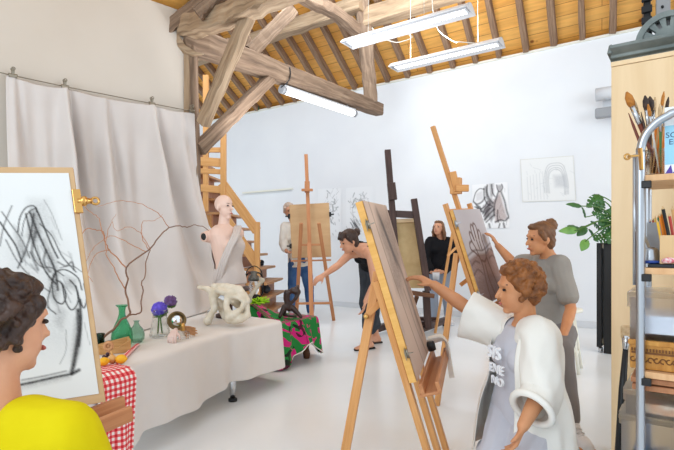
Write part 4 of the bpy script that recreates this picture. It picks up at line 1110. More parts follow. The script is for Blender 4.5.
MB().lathe([(.03, .06), (.048, .09), (.052, hgt * .42), (.036, hgt * .58), (0, hgt * .58)], lb, seg=18).build('glass_globe', M['glass_clear'], t)
MB().lathe([(.04, hgt * .56), (.062, hgt * .58), (.05, hgt * .70), (.03, hgt * .74), (.032, hgt * .84), (0, hgt * .86)], lb, seg=18).build('chimney_hood', M['zinc'], t)
for sg in (-1, 1): MB().tube(smoothpts([lb + V((.055 * sg, 0, .03)), lb + V((.085 * sg, 0, .08)), lb + V((.088 * sg, 0, hgt * .6)), lb + V((.06 * sg, 0, hgt * .78)), lb + V((.02 * sg, 0, hgt * .8))], 5), .0075, 7).build('side_tube', M['iron_black'], t)
MB().tube(smoothpts([lb + V((-.086, 0, hgt * .55)), lb + V((-.07, 0, hgt * .86)), lb + V((0, 0, hgt)), lb + V((.07, 0, hgt * .86)), lb + V((.086, 0, hgt * .55))], 6), .005, 6).build('bail_handle', M['iron_black'], t)

# ================================================================== easels
CH, PAPERW = rgb(40, 38, 38), rgb(233, 231, 227)
def add_clip(t, c, out, along, mat, s=1.0, name='clip'):
    mb = MB(); mb.box(c, .045 * s, .02 * s, .03 * s, along); mb.tube([c - along * .024 * s + out * .012 * s, c + along * .024 * s + out * .012 * s], .007 * s, 8); mb.bar(c + out * .01 * s, c + out * .045 * s, .018 * s, .004 * s)
    return mb.build(name, mat, t)
# --- nearest drawing board at the left, with its charcoal sheet
TR, BR = P(73, 167.2, 1.75), P(105.5, 402, 1.65); TL = TR + V((-.60, -.25, -.035)); BLc = BR + (TL - TR)
nrm = (TL - TR).cross(BR - TR).normalized()
if nrm.dot(V((0, 0, H)) - TR) < 0: nrm = -nrm
eu = (TL - TR).normalized(); ev = (BR - TR).normalized()
t = thing('drawing_easel', 'wooden easel at the left edge behind the person in yellow', 'easel', V((BR.x - .3, BR.y + .05, 0)))
le = MB(); le.bar(P(62, 425, 1.58), P(124, 401.5, 1.76), .02, .042); le.build('ledge_rail', M['pine_red'], t, bevel=.004)
le = MB(); le.bar(P(58, 444, 1.50), P(131.5, 413, 1.69), .02, .052); le.build('ledge_rail', M['pine_red'], t, bevel=.004)
mid = TR.lerp(TL, .5); ms = mid - nrm * .05 + ev * .05; me_ = ms + ev * 1.0; 
MB().bar(ms, V((me_.x + .0, me_.y, .03)) , .05, .03, up=nrm).build('mast', M['pine'], t)
for k in (.15, .85):
    a = TR.lerp(TL, k) - nrm * .055 + ev * .35; b = a + ev * (a.z / -ev.z - .0); b.z = 0
    MB().bar(a, b, .045, .03, up=nrm).build('front_leg', M['pine'], t)
a = TR.lerp(TL, .5) - nrm * .08 + ev * .2; b = a - nrm * .55; b.z = 0; MB().bar(a, b, .045, .03, up=nrm).build('rear_leg', M['pine'], t)
a = TR.lerp(TL, .12) - nrm * .055 + ev * .42; b = TR.lerp(TL, .88) - nrm * .055 + ev * .42; MB().bar(a, b, .05, .025).build('cross_bar', M['pine'], t)
bd = MB(); q = [TR, TL, BLc, BR]; bd.hexa([p - nrm * .020 for p in q] + [p for p in q]); 
brd = thing('drawing_board', 'big board with a charcoal drawing of drapery, left of the still life', 'drawing board', V((BR.x, BR.y, BR.z)))
bd.build('board_panel', M['mdf'], brd, bevel=.002)
sh = Sheet(TR + eu * .655 + ev * .014 if False else TL - eu * .0 + ev * .022 + (-eu) * 0, TR + eu * .016 + ev * .022, BLc - ev * .03, 190, 250, rgb(217, 216, 214))
sh.wash(rgb(206, 205, 203), .35, 2, 2, 1)
sh.patch([(0, 245), (62, 245), (80, 330), (74, 352), (20, 350), (0, 300)], rgb(150, 148, 146), .30, True, .10, .5)
sh.patch([(30, 200), (48, 200), (58, 235), (42, 250), (26, 235)], rgb(120, 118, 116), .35, True, .04, .5)
D = [([(0, 222), (8, 234), (16, 246), (22, 262)], .005, .85), ([(2, 212), (12, 226), (22, 240), (30, 258)], .004, .6), ([(18, 232), (20, 218), (26, 208), (34, 206), (37, 212)], .004, .85), ([(22, 236), (24, 222), (29, 212), (34, 209)], .003, .7),
     ([(30, 212), (36, 228), (44, 246), (55, 270), (58, 290)], .006, .9), ([(26, 214), (30, 230), (36, 250), (46, 272), (56, 284)], .005, .8), ([(36, 208), (42, 222), (52, 246), (58, 258)], .005, .85), ([(34, 214), (31, 232), (26, 250), (18, 268)], .005, .7),
     ([(40, 224), (52, 236), (62, 256), (76, 272)], .004, .7), ([(30, 252), (40, 266), (52, 268), (64, 276)], .004, .6), ([(52, 280), (56, 272), (66, 270), (78, 278), (82, 290)], .004, .9), ([(52, 282), (54, 298), (62, 304), (66, 296), (62, 284), (56, 280)], .0042, .9),
     ([(62, 284), (66, 302), (72, 310), (78, 302), (76, 288), (70, 280)], .0042, .9), ([(76, 286), (80, 300), (84, 308), (87, 298), (84, 284)], .0042, .85), ([(56, 272), (50, 290), (48, 306), (56, 314)], .004, .7), ([(60, 268), (72, 266), (82, 272)], .003, .6),
     ([(78, 310), (79, 330), (76, 352), (72, 372)], .011, .92), ([(80, 300), (81, 322), (79, 346)], .007, .8), ([(72, 374), (79, 370)], .009, .8), ([(14, 386), (34, 382), (56, 377), (72, 374)], .006, .9), ([(22, 380), (44, 376), (66, 371)], .004, .5),
     ([(8, 300), (20, 296), (36, 300), (48, 308)], .004, .4), ([(0, 268), (12, 276), (22, 290), (30, 310)], .004, .5), ([(66, 330), (66, 350), (60, 364)], .003, .35), ([(84, 322), (90, 345)], .0025, .3), ([(44, 200), (52, 214), (62, 240)], .003, .35), ([(6, 240), (18, 262), (34, 280), (50, 292)], .004, .6), ([(12, 206), (4, 226), (0, 246)], .004, .6), ([(36, 232), (32, 252), (38, 270)], .007, .55), ([(46, 250), (44, 262), (50, 272)], .006, .6), ([(58, 262), (66, 266), (72, 262), (74, 270)], .005, .6)]
for pts_, w_, a_ in D: sh.stroke(pts_, w_ * .58, CH, min(1, a_ * 1.25), True, .6)
for q_, a_ in (([(32, 208), (38, 214), (40, 232), (34, 246), (28, 236)], .75), ([(50, 278), (56, 274), (60, 290), (56, 304), (50, 296)], .6), ([(66, 276), (76, 280), (74, 290), (66, 286)], .55), ([(14, 226), (22, 236), (28, 256), (20, 256)], .6), ([(44, 240), (54, 256), (60, 276), (52, 270)], .6), ([(76, 318), (80, 316), (80, 350), (74, 366), (72, 362)], .7), ([(58, 306), (66, 312), (62, 330), (54, 322)], .35), ([(14, 384), (70, 372), (70, 378), (16, 390)], .5)):
    sh.patch(q_, rgb(58, 56, 56), a_, True, .02, .5)
for k in range(26):
    x0, y0 = random.uniform(20, 74), random.uniform(214, 300); sh.stroke([(x0, y0), (x0 + random.uniform(2, 12), y0 + random.uniform(6, 20))], .0018, rgb(70, 68, 68), random.uniform(.25, .6), True, 1.0)
sh.build('charcoal_drawing', brd)
c = TR + ev * .125 + nrm * .004
out = -eu
ct = thing('board_clip', 'brass spring clip on the edge of the left drawing board', 'clip', c, None)
mb = MB(); mb.box(c + out * .0, .026, .012, .085, -eu, up=-ev); mb.build('clip_jaw', M['brass'], ct, bevel=.002)
mb = MB(); mb.tube([c, c + out * .045], .010, 10); mb.ell(c + out * .020, (.014, .014, .018)); mb.tube([c + out * .055 + out * .012 * math.cos(x) - ev * .012 * math.sin(x) for x in [k / 12 * 6.2832 for k in range(12)]], .0045, 6, closed=True); mb.build('clip_handle', M['brass'], ct)

def frame_easel(name, label, NT, NB, FT, mat, stile=(.028, .042), behind=.03, fr=(.06, .5, .94), leg_top=None, leg_foot=None, mast_top=None, stile_from=0.0, tray=True, group='wooden studio easels', brace=None, low=None, legs=(0, 1, 2)):
    """lyre easel: three stiles in one leaning plane, tray, rear leg. NT,NB near edge of the board, FT far top"""
    e = (NB - NT).normalized(); w = FT - NT; n = w.cross(e).normalized()
    if n.x < 0: n = -n
    t = thing(name, label, 'easel', V(((NB.x + FT.x) / 2, (NB.y + FT.y) / 2, 0)), group)
    def at(f_, r, off=behind): return NT + w * f_ + e * r - n * off
    def foot(f_): p = at(f_, 0); r = p.z / -e.z; return p + e * r
    for i in legs:
        f_ = fr[i]
        a = at(f_, stile_from if i != 1 else 0.02)
        if i == 1 and mast_top is not None: a = at(f_, -mast_top)
        b = foot(f_) if i != 1 or mast_top is None else foot(f_)
        MB().bar(a, b, stile[0], stile[1], up=w).build('mast' if i == 1 else 'front_leg', mat, t, bevel=.003)
    for r in (stile_from + .06, (NB - NT).length * .62):
        MB().bar(at(fr[0], r), at(fr[2], r), stile[1] * .9, stile[0] * .8, up=n).build('cross_bar', mat, t, bevel=.002)
    if isinstance(leg_top, float): leg_top = at(.05, leg_top, behind + .035)
    L = (NB - NT).length
    if tray:
        for off, h in ((-.012, .06), (-.085, .05)):
            MB().bar(at(-.02, L + .04, off), at(1.04, L + .04, off), .018, h, up=e).build('tray_rail', M['pine_red'], t, bevel=.003)
        MB().bar(at(-.02, L + .062, -.04), at(1.04, L + .062, -.04), .09, .014, up=e).build('tray_base', M['pine_red'], t, bevel=.003)
    if leg_top is not None:
        MB().bar(leg_top, leg_foot, stile[1] * .9, stile[0], up=w).build('rear_leg', mat, t, bevel=.003)
    if brace: MB().bar(brace[0], brace[1], .028, .014, up=w).build('brace', mat, t, bevel=.002)
    return t, at, e, w, n
def canvas_on(name, label, cat, NT, NB, FT, th, sheet_fn, nx, ny, base, edge_mat, group=None, back=M['linen']):
    w = FT - NT; d = NB - NT; n = w.cross(d).normalized()
    if n.x < 0: n = -n
    FB = FT + d; t = thing(name, label, cat, NB, group)
    q = [NT, FT, FB, NB]
    MB().hexa([p - n * th for p in q] + [p - n * .002 for p in q]).build('stretcher', edge_mat, t, bevel=.002)
    s_ = Sheet(NT, FT, NB, nx, ny, base); sheet_fn(s_); s_.build('painting', t, .001)
    return t, n
# --- large easel in the middle foreground
NT, NB, FT = P(362.5, 200.5, 2.2), P(417, 382, 2.2), P(386, 205.5, 2.78)
lt = P(378, 272, 2.34); lf = G(338, 492)
t, at, e, w, n = frame_easel('easel', 'big pine easel in the middle foreground seen from the side', NT, NB, FT, M['pine'], (.03, .045), .056, (.08, .47, .86), lt, lf, None, .36, True, 'wooden studio easels', (P(366, 316.5, 2.30), P(386, 297, 2.32)))
MB().lathe([(0, -.012), (.012, -.012), (.012, .012), (0, .012)], P(366, 316.5, 2.27), V((0, 1, 0)), 12).build('wing_bolt', M['brass'], t)
clips_later = []
for r in (.11, .70):
    clips_later.append((NT + e * r - n * .012 - w.normalized() * .012, n, e, M['nickel'], .8))

def paint_main(s):
    s.wash(rgb(168, 138, 120), .6, 1.2, .5, 3); s.wash(rgb(220, 200, 186), .4, 1.5, .6, 8)
    g = rgb(74, 70, 72)
    s.patch([(376, 214), (388, 214), (400, 258), (404, 300), (396, 290), (388, 258), (380, 236)], g, .55, True, .10, .5)
    for k in range(12):
        x = random.uniform(0, 1); y = random.uniform(-.1, .8); c_ = random.choice([rgb(92, 74, 66), rgb(190, 168, 150), rgb(120, 96, 82), rgb(80, 76, 76)])
        s.stroke([(x, y), (x + random.uniform(-.02, .06), y + random.uniform(.15, .5))], random.uniform(.006, .016), c_, random.uniform(.15, .35), False, 1)
    s.stroke([(.5, .1), (.62, .3), (.75, .45), (.8, .7), (.86, .86)], .020, g, .55, False, .9); s.stroke([(.45, .06), (.55, .2), (.62, .36)], .026, g, .6, False, .9)
    s.stroke([(.2, .0), (.28, .4), (.42, .8), (.5, 1)], .008, rgb(110, 84, 70), .6, False, .9); s.stroke([(.6, .55), (.66, .8), (.8, 1)], .010, rgb(96, 84, 80), .5, False, .9)
cv, _ = canvas_on('canvas', 'canvas with a brown wash and grey strokes on the foreground easel', 'painting', NT, NB, FT, .035, paint_main, 90, 130, rgb(206, 180, 163), M['yellow_bar'])
for a_ in clips_later: add_clip(cv, *a_)
# rag over the far end of its tray
L = (NB - NT).length
rp = at(1.0, L - .0, -.06)
pts, uvs = [], []
for k in range(12):
    g = k / 11; row = []
    for i in range(9):
        v = i / 8 - .5
        if g < .3: p = rp + w.normalized() * (v * .12) + n * (.07 - g * .3) * -1 + UP * (.05 + .02 * math.sin(v * 9))
        else: p = rp + w.normalized() * (v * (.12 + .05 * g)) + n * (.035 + .05 * (g - .3)) + V((.02, 0, 0)) * math.sin(v * 12 + 1) * g + UP * (.05 - (g - .3) * .34 - .05 * v * g)
        row.append(p)
    pts.append(row); uvs.append([(i / 8, g) for i in range(9)])
o = MB().grid(pts, uvs).build('paint_rag', M['white_shirt'], solid=.004, sub=1); tag(o, 'white paint rag hanging over the tray of the foreground easel', 'rag')
MB_ = MB(); pj = at(.62, L - .01, -.05) + e * -.03; MB_.lathe([(0, 0), (.02, 0), (.022, .03), (.018, .045), (0, .045)], pj, -e, 14); o = MB_.build('paint_pot', M['black']); tag(o, 'small black paint pot in the tray of the foreground easel', 'pot')
# --- easel with the hand painting
NT, NB, FT = P(453, 210, 3.5), P(483.5, 306, 3.5), P(479.5, 208.8, 3.95)
lt = .30; lf = G(437, 405.5)
n_t = None
t, at, e, w, n = frame_easel('easel', 'pine easel holding the hand painting, tall mast leaning left', NT, NB, FT, M['pine'], (.03, .04), .048, (.03, .45, .9), lt, lf, .665, -.06, True, 'wooden studio easels', (P(460.5, 285, 3.6), P(469, 278.5, 3.63)))
kb = P(456, 186, 3.70); MB().box(kb, .08, .05, .12, AX).build('sliding_block', M['pine'], t, bevel=.005); MB().bar(kb + V((-.01, -.03, -.02)), kb + V((.085, -.03, -.02)), .03, .05).build('top_holder', M['pine'], t, bevel=.004)
MB().bar(P(456.5, 192, 3.70), P(452, 172, 3.70), .055, .05).build('sliding_rail', M['pine'], t, bevel=.004)
clips_later = [(NT + e * r - n * .01 - w.normalized() * .012, n, e, M['steel'], .9) for r in (.1, .62)]
def paint_hand(s):
    s.wash(rgb(204, 198, 200), .4, 2, 2, 5)
    b_ = rgb(98, 70, 62)
    s.patch([(0, .52), (.35, .48), (.7, .50), (1, .44), (1, 1), (0, 1)], rgb(122, 88, 76), .9, False, .03, .25)
    s.patch([(.45, .55), (1, .45), (1, .75), (.5, .8)], rgb(146, 112, 100), .6, False, .06, .3); s.patch([(0, .75), (.6, .7), (1, .85), (1, 1), (0, 1)], rgb(92, 68, 62), .5, False, .06, .3)
    # raised hand in outline
    o_ = [[(.40, .52), (.36, .42), (.30, .34), (.30, .26), (.36, .25), (.40, .33)], [(.40, .33), (.40, .22), (.45, .17), (.50, .19), (.49, .31)], [(.49, .31), (.52, .18), (.58, .16), (.62, .20), (.59, .33)], [(.59, .33), (.65, .24), (.71, .26), (.69, .36)], [(.69, .36), (.70, .46), (.66, .54), (.70, .72), (.78, .95)], [(.40, .52), (.42, .62), (.36, .80), (.34, .98)], [(.3, .34), (.2, .36), (.18, .42), (.28, .46), (.36, .50)], [(.48, .34), (.5, .44)], [(.58, .36), (.58, .45)], [(.44, .56), (.54, .58), (.64, .55)], [(.52, .62), (.5, .8), (.56, .96)]]
    for q_ in o_: s.stroke(q_, .009, b_, .95, False, .6)
    for q_ in ([(0, .48), (.3, .44), (.6, .46), (1, .40)], [(.7, .5), (.86, .46), (1, .5)], [(.75, .56), (.9, .54), (1, .58)], [(.05, .58), (.2, .55), (.34, .58)], [(.0, .68), (.2, .64), (.34, .7)]): s.stroke(q_, .007, rgb(78, 54, 48), .7, False, .8)
cv, _ = canvas_on('canvas', 'painting of a raised hand in brown on grey, on the right hand easel', 'painting', NT, NB, FT, .028, paint_hand, 90, 120, rgb(184, 177, 180), M['yellow_bar'])
for a_ in clips_later: add_clip(cv, *a_)
# --- far easel behind it: thin leg and brace
YA = 6.0; NT2, NB2, FT2 = P(459, 216, YA), P(482, 292, YA), P(470, 218, YA + .45)
lt = P(455, 219, YA); lf = P(436, 331.5, F * H / (331.5 - HY) if False else YA + .2); lf.z = 0; lf.x = (435.2 - CX) / F * (YA + .35); lf.y = YA + .35
t, at, e, w, n = frame_easel('easel', 'slender pine easel half hidden behind the hand painting', NT2, NB2, FT2, M['pine'], (.026, .034), .03, (.03, .45, .9), lt, lf, None, .0, True, 'wooden studio easels', (P(447.5, 256, YA + .03), P(461, 243, YA)))
# --- easel seen from behind in the centre, with a plain board
YB = 7.0
def E_(px, py, d=0): return P(px, py, YB + d)
t = thing('easel', 'pine easel seen from behind holding the plain brown board', 'easel', V((E_(311, 300).x, YB, 0)), 'wooden studio easels')
def tofloor(a, b):
    d = b - a; return a + d * (a.z / -d.z)
mt = E_(306, 154.5, .22)
MB().bar(mt, E_(311.5, 290, -.12), .05, .035, up=(0, 1, 0)).build('mast', M['pine_red'], t, bevel=.004)
f1 = G(312.5, 336); f1.y = 6.35; f1.x = (312.3 - CX) / F * 6.35; f1.z = 0
MB().bar(E_(309.2, 243, -.10), f1, .055, .035, up=(0, 1, 0)).build('rear_leg', M['pine_red'], t, bevel=.004)
for px0, px1 in ((301.2, 296.3), (318.8, 333.8)):
    a = E_(px0, 223, -.20); b = V(((px1 - CX) / F * 7.42, 7.42, 0)); MB().bar(a, b, .05, .035, up=(0, 1, 0)).build('front_leg', M['pine_red'], t, bevel=.004)
MB().bar(E_(300, 245, -.06), E_(324, 244.5, -.06), .055, .03).build('cross_bar', M['pine_red'], t, bevel=.003)
MB().bar(E_(297, 303.5, .05), E_(331, 303, .1), .05, .03).build('cross_bar', M['pine_red'], t, bevel=.003)
MB().bar(E_(291, 261, .13), E_(331, 260, .13), .09, .022).build('tray', M['pine_red'], t, bevel=.003)
MB().box(E_(307.2, 187, .1), .07, .07, .16).build('sliding_block', M['pine_red'], t, bevel=.004); MB().box(E_(307.2, 190, .06), .16, .05, .035).build('top_holder', M['pine_red'], t, bevel=.004)
bq = [E_(289.2, 204.8, .28), E_(329, 202.7, .28), E_(331.3, 256.6, .14), E_(292, 258, .14)]
nb_ = (bq[1] - bq[0]).cross(bq[3] - bq[0]).normalized(); nb_ = nb_ if nb_.y > 0 else -nb_
o = MB().hexa(bq + [p + nb_ * .02 for p in bq]).build('brown_board', M['mdf'], bevel=.002); tag(o, 'plain brown hardboard seen from behind on the central easel', 'drawing board')
for q_, sg in ((bq[0].lerp(bq[3], .22), -1), (bq[0].lerp(bq[3], .78), -1), (bq[1].lerp(bq[2], .22), 1)):
    c = q_ + V((.01 * sg, 0, 0)); ct = thing('board_clip', {0: 'black clip high on the left edge of the brown board', 1: 'black clip low on the left edge of the brown board', 2: 'black clip on the right edge of the brown board'}[len([x for x in bpy.data.objects if x.name.startswith('board_clip') and x.type == 'EMPTY']) - 1], 'clip', c)
    mb = MB(); mb.box(c, .03, .05, .07); mb.build('clip_jaw', M['black'], ct, bevel=.003); MB().bar(c, c + V((.055 * sg, 0, 0)), .012, .02).build('clip_handle', M['black'], ct)
# --- dark studio easel with the back of a canvas
YD = 6.1
def DQ(px, py, d=0): return P(px, py, YD + d)
t = thing('easel', 'dark stained studio easel with heavy base, seen from behind', 'easel', V((DQ(412, 330).x, YD, 0)), 'wooden studio easels')
dk = M['dark_wood']
MB().bar(DQ(387.5, 150, .15), DQ(401, 318, -.05), .075, .06, up=(0, 1, 0)).build('mast', dk, t, bevel=.004)
MB().bar(DQ(391, 183, .06), DQ(393, 200, .05), .10, .07, up=(0, 1, 0)).build('sliding_block', M['grey_plastic'] if False else dk, t, bevel=.004)
MB().bar(DQ(387, 213.5, .12), DQ(417, 215, .0), .05, .085).build('cross_bar', dk, t, bevel=.004)
MB().bar(DQ(413.8, 199, .0), DQ(428, 291, -.1), .075, .06, up=(0, 1, 0)).build('upright', dk, t, bevel=.004)
MB().bar(DQ(426, 291, .0), V((DQ(428, 325, .1).x, YD + .1, .09)), .085, .06, up=(0, 1, 0)).build('upright', dk, t, bevel=.004)
MB().bar(DQ(399, 294, .12), V((DQ(396.5, 325, .3).x, YD + .2, .09)), .07, .06, up=(0, 1, 0)).build('upright', dk, t, bevel=.004)
MB().bar(DQ(417, 296, .12), V((DQ(408, 320, .3).x, YD + .35, .1)), .05, .05, up=(0, 1, 0)).build('diagonal_brace', M['carved'], t, bevel=.004)
for p, q_ in ((V((.40, 6.05, .08)), V((1.05, 7.1, .08))), (V((.88, 5.95, .08)), V((1.52, 6.95, .08)))):
    MB().bar(p, q_, .08, .08).build('base_runner', dk, t, bevel=.008)
    for g in (.06, .94):
        c = p.lerp(q_, g); MB().lathe([(0, -.02), (.036, -.02), (.036, .02), (0, .02)], V((c.x, c.y, .036)), AX, 14).build('caster', M['black'], t)
MB().bar(V((.62, 6.40, .12)), V((1.12, 6.32, .12)), .07, .07).build('base_cross_bar', dk, t, bevel=.006); MB().bar(V((.85, 6.76, .12)), V((1.35, 6.68, .12)), .07, .07).build('base_cross_bar', dk, t, bevel=.006)
MB().bar(DQ(394, 290, -.1), DQ(434, 296, -.12), .09, .05).build('tray', M['carved'], t, bevel=.004)
cq = [DQ(389, 219.5, .13), DQ(416, 218.5, .10), DQ(426.5, 288, .02), DQ(400, 288, .05)]
nq = (cq[1] - cq[0]).cross(cq[3] - cq[0]).normalized(); nq = nq if nq.y > 0 else -nq
ct = thing('canvas', 'back of a stretched raw linen canvas on the dark easel', 'painting', cq[3])
MB().hexa([p + nq * .02 for p in cq] + [p + nq * .026 for p in cq]).build('linen', M['linen'], ct)
for i in range(4):
    a, b = cq[i], cq[(i + 1) % 4]; cen_ = (cq[0] + cq[2]) / 2; MB().bar(a.lerp(cen_, .05), b.lerp(cen_, .05), .045, .03, up=nq).build('stretcher_bar', M['birch'] if i in (0,) else M['linen'], ct)

# ================================================================== sheets on the end wall
def wallsheet(name, label, px, tl, tr, bl, base, fn, nx=90, ny=110, curl=.004):
    a, b, c = onwall(*tl, .006), onwall(*tr, .006), onwall(*bl, .006)
    s_ = Sheet(a, b, c, nx, ny, base); fn(s_); o = s_.build(name, None, .002); tag(o, label, 'drawing', 'drawings pinned to the end wall'); return o
def d1(s):
    for k in range(60):
        x, y = random.gauss(.62, .14), random.gauss(.42, .2); s.stroke([(x, y), (x + random.uniform(-.12, .12), y + random.uniform(-.1, .1))], random.uniform(.003, .010), rgb(70, 74, 82), random.uniform(.2, .75), False, 1)
def d2(s):
    for k in range(46):
        x, y = random.gauss(.46, .13), random.gauss(.28, .08); s.stroke([(x, y), (x + random.uniform(-.14, .14), y + random.uniform(-.1, .14))], random.uniform(.003, .010), rgb(74, 78, 86), random.uniform(.2, .7), False, 1)
    for k in range(34):
        x, y = random.gauss(.3, .1), random.gauss(.74, .08); s.stroke([(x, y), (x + .10 + random.uniform(-.04, .06), y + .12)], random.uniform(.004, .009), rgb(52, 54, 60), random.uniform(.3, .8), False, 1)
    s.stroke([(.3, .3), (.24, .5), (.3, .7)], .006, rgb(100, 104, 112), .5); s.stroke([(.55, .3), (.6, .5), (.5, .7)], .006, rgb(100, 104, 112), .4)
def d3(s):
    K_ = rgb(34, 30, 34); m_ = rgb(128, 112, 116)
    s.patch([(.58, .4), (.78, .22), (.95, .8), (.62, .88)], rgb(168, 146, 142), .85, False, .04); s.patch([(.3, .5), (.55, .3), (.62, .6), (.34, .78)], m_, .7, False, .04); s.patch([(.5, .0), (.62, .0), (.6, .28), (.5, .3)], rgb(110, 104, 108), .7, False, .04)
    for q_ in ([(.02, .36), (.1, .18), (.22, .1), (.34, .12)], [(.02, .38), (.12, .44), (.26, .40), (.36, .3)], [(.06, .5), (.2, .56), (.34, .5), (.42, .4)], [(.34, .1), (.34, .3), (.42, .45), (.54, .5)], [(.44, .03), (.42, .2), (.5, .36), (.58, .44)], [(.56, .03), (.58, .2), (.64, .3)], [(.7, .05), (.72, .14), (.78, .2), (.86, .12), (.84, .04)], [(.74, .2), (.66, .36), (.6, .56), (.6, .72)], [(.82, .22), (.9, .42), (.94, .62), (1, .78)], [(.62, .86), (.76, .82), (.88, .84), (.97, .78)], [(.3, .72), (.42, .6), (.56, .52)], [(.32, .8), (.46, .68), (.6, .58)], [(.36, .86), (.5, .76), (.6, .7)], [(.28, .66), (.34, .56), (.48, .46)], [(.7, .6), (.68, .74), (.7, .86)], [(.44, .9), (.46, .98)], [(.74, .9), (.7, 1)], [(.84, .9), (.86, 1)]): s.stroke(q_, random.uniform(.008, .014), K_, .85, False, .8)
    s.patch([(.06, .42), (.22, .50), (.30, .64), (.16, .62)], K_, .95, False, .02); s.patch([(.36, .06), (.44, .04), (.46, .3), (.56, .46), (.48, .5), (.38, .3)], rgb(70, 64, 68), .8, False, .03); s.patch([(.3, .62), (.46, .48), (.52, .56), (.34, .72)], rgb(60, 54, 58), .8, False, .03); s.patch([(.44, .74), (.6, .62), (.62, .72), (.5, .86)], rgb(84, 76, 80), .7, False, .03); s.patch([(.7, .05), (.86, .05), (.84, .2), (.74, .2)], rgb(120, 114, 118), .7, False, .03); s.patch([(.1, .2), (.3, .14), (.3, .34), (.1, .38)], rgb(200, 198, 202), .7, False, .04); s.patch([(.3, .74), (.44, .62), (.5, .7), (.34, .84)], K_, .55, False, .04)
    for k in range(26): x, y = random.uniform(.3, .95), random.uniform(.05, .95); s.stroke([(x, y), (x + random.uniform(-.06, .06), y + random.uniform(.06, .16))], .004, rgb(70, 64, 70), random.uniform(.2, .6), False, 1)
def d4(s):
    g = rgb(184, 188, 193)
    for i in range(7): s.stroke([(.12 + .06 * i, .95), (.12 + .06 * i, .42 - .02 * i)], .004, g, .5, False, 1)
    for r_ in (.16, .2, .25, .3): s.stroke([(.62 - r_ * .6, .8), (.62 - r_ * .6, .5), (.62 - r_ * .35, .5 - r_), (.66, .44 - r_), (.7 + r_ * .35, .5 - r_), (.72 + r_ * .5, .55), (.72 + r_ * .5, .85)], .005, rgb(150, 154, 160), .55, False, 1)
    s.patch([(.62, .42), (.84, .42), (.86, .7), (.64, .68)], rgb(176, 180, 186), .6, False, .06)
    for k in range(26): x, y = random.uniform(.1, .95), random.uniform(.1, .9); s.stroke([(x, y), (x + random.uniform(-.03, .12), y + random.uniform(-.04, .1))], .004, g, .4, False, 1)
    for q_ in ([(0, 0), (1, 0)], [(0, 1), (1, 1)], [(0, 0), (0, 1)], [(1, 0), (1, 1)]): s.stroke(q_, .008, rgb(206, 204, 196), .8, False, .5)
WP = rgb(234, 236, 239)
wallsheet('wall_drawing', 'pale sheet with loose black strokes beside the brown board', 0, (318, 189), (341.5, 188), (318, 236), WP, d1)
wallsheet('wall_drawing', 'pale sheet with two dark scribbles above the bending woman', 0, (346, 188), (373.5, 186), (346.5, 234), WP, d2)
wallsheet('wall_drawing', 'strong ink drawing of tumbling drapery right of the leaning mast', 0, (472, 185), (507.5, 182), (474, 229), rgb(238, 238, 240), d3)
wallsheet('wall_drawing', 'large faint pencil drawing of an arch high on the wall', 0, (520, 159.5), (573.5, 155.5), (522.5, 202), rgb(232, 233, 233), d4)

# ================================================================== planter with monstera
pc = V((0, 5.2, 0)); PX0, PX1 = (596.5 - CX) / F * 5.2, (630 - CX) / F * 5.2
t = thing('plant_stand', 'tall black plant stand behind the plywood cupboard', 'plant stand', V(((PX0 + PX1) / 2, 5.3, 0)))
zt = H - (241 - HY) / F * 5.2
o_ = V((PX0, 5.2, 0)); wd = PX1 - PX0
MB().hexa([o_ + AX * .065 + UP * .0, o_ + AX * .40, o_ + AX * .40 + NX * .3, o_ + AX * .065 + NX * .3] + [p + UP * zt for p in (o_ + AX * .065, o_ + AX * .40, o_ + AX * .40 + NX * .3, o_ + AX * .065 + NX * .3)]).build('cabinet_body', M['black'], t, bevel=.006)
MB().hexa([p + UP * .06 for p in (o_, o_ + AX * .045, o_ + AX * .045 + NX * .28, o_ + NX * .28)] + [p + UP * (zt - .02) for p in (o_, o_ + AX * .045, o_ + AX * .045 + NX * .28, o_ + NX * .28)]).build('side_panel', M['black'], t, bevel=.004)
MB().box(o_ + AX * .055 + NX * .14 + UP * (zt - .05), .03, .2, .05, AX).build('hinge', M['nickel'], t); MB().box(o_ + AX * .055 + NX * .14 + UP * .12, .03, .2, .05, AX).build('hinge', M['nickel'], t)
MB().lathe([(0, 0), (.022, 0), (.022, .055), (0, .055)], o_ + AX * .03 + NX * .05, seg=10).build('foot', M['chrome'], t)
pb = o_ + AX * .24 + NX * .15 + UP * (zt + .002)
t = thing('potted_monstera', 'cheese plant with holed leaves trailing over the black plant stand', 'plant', pb)
M['pot'] = plain('dark_pot', rgb(46, 46, 48), .5)
MB().lathe([(0, 0), (.10, 0), (.125, .16), (.118, .165), (.105, .15), (0, .15)], pb, seg=24).build('pot', M['pot'], t)
M['leaf'] = plain('monstera_leaf', rgb(52, 104, 44), .4, c2=rgb(34, 78, 34), scale=9, spec=.5)
M['leaf_light'] = plain('young_monstera_leaf', rgb(110, 156, 72), .45, c2=rgb(82, 134, 58), scale=9, spec=.5)
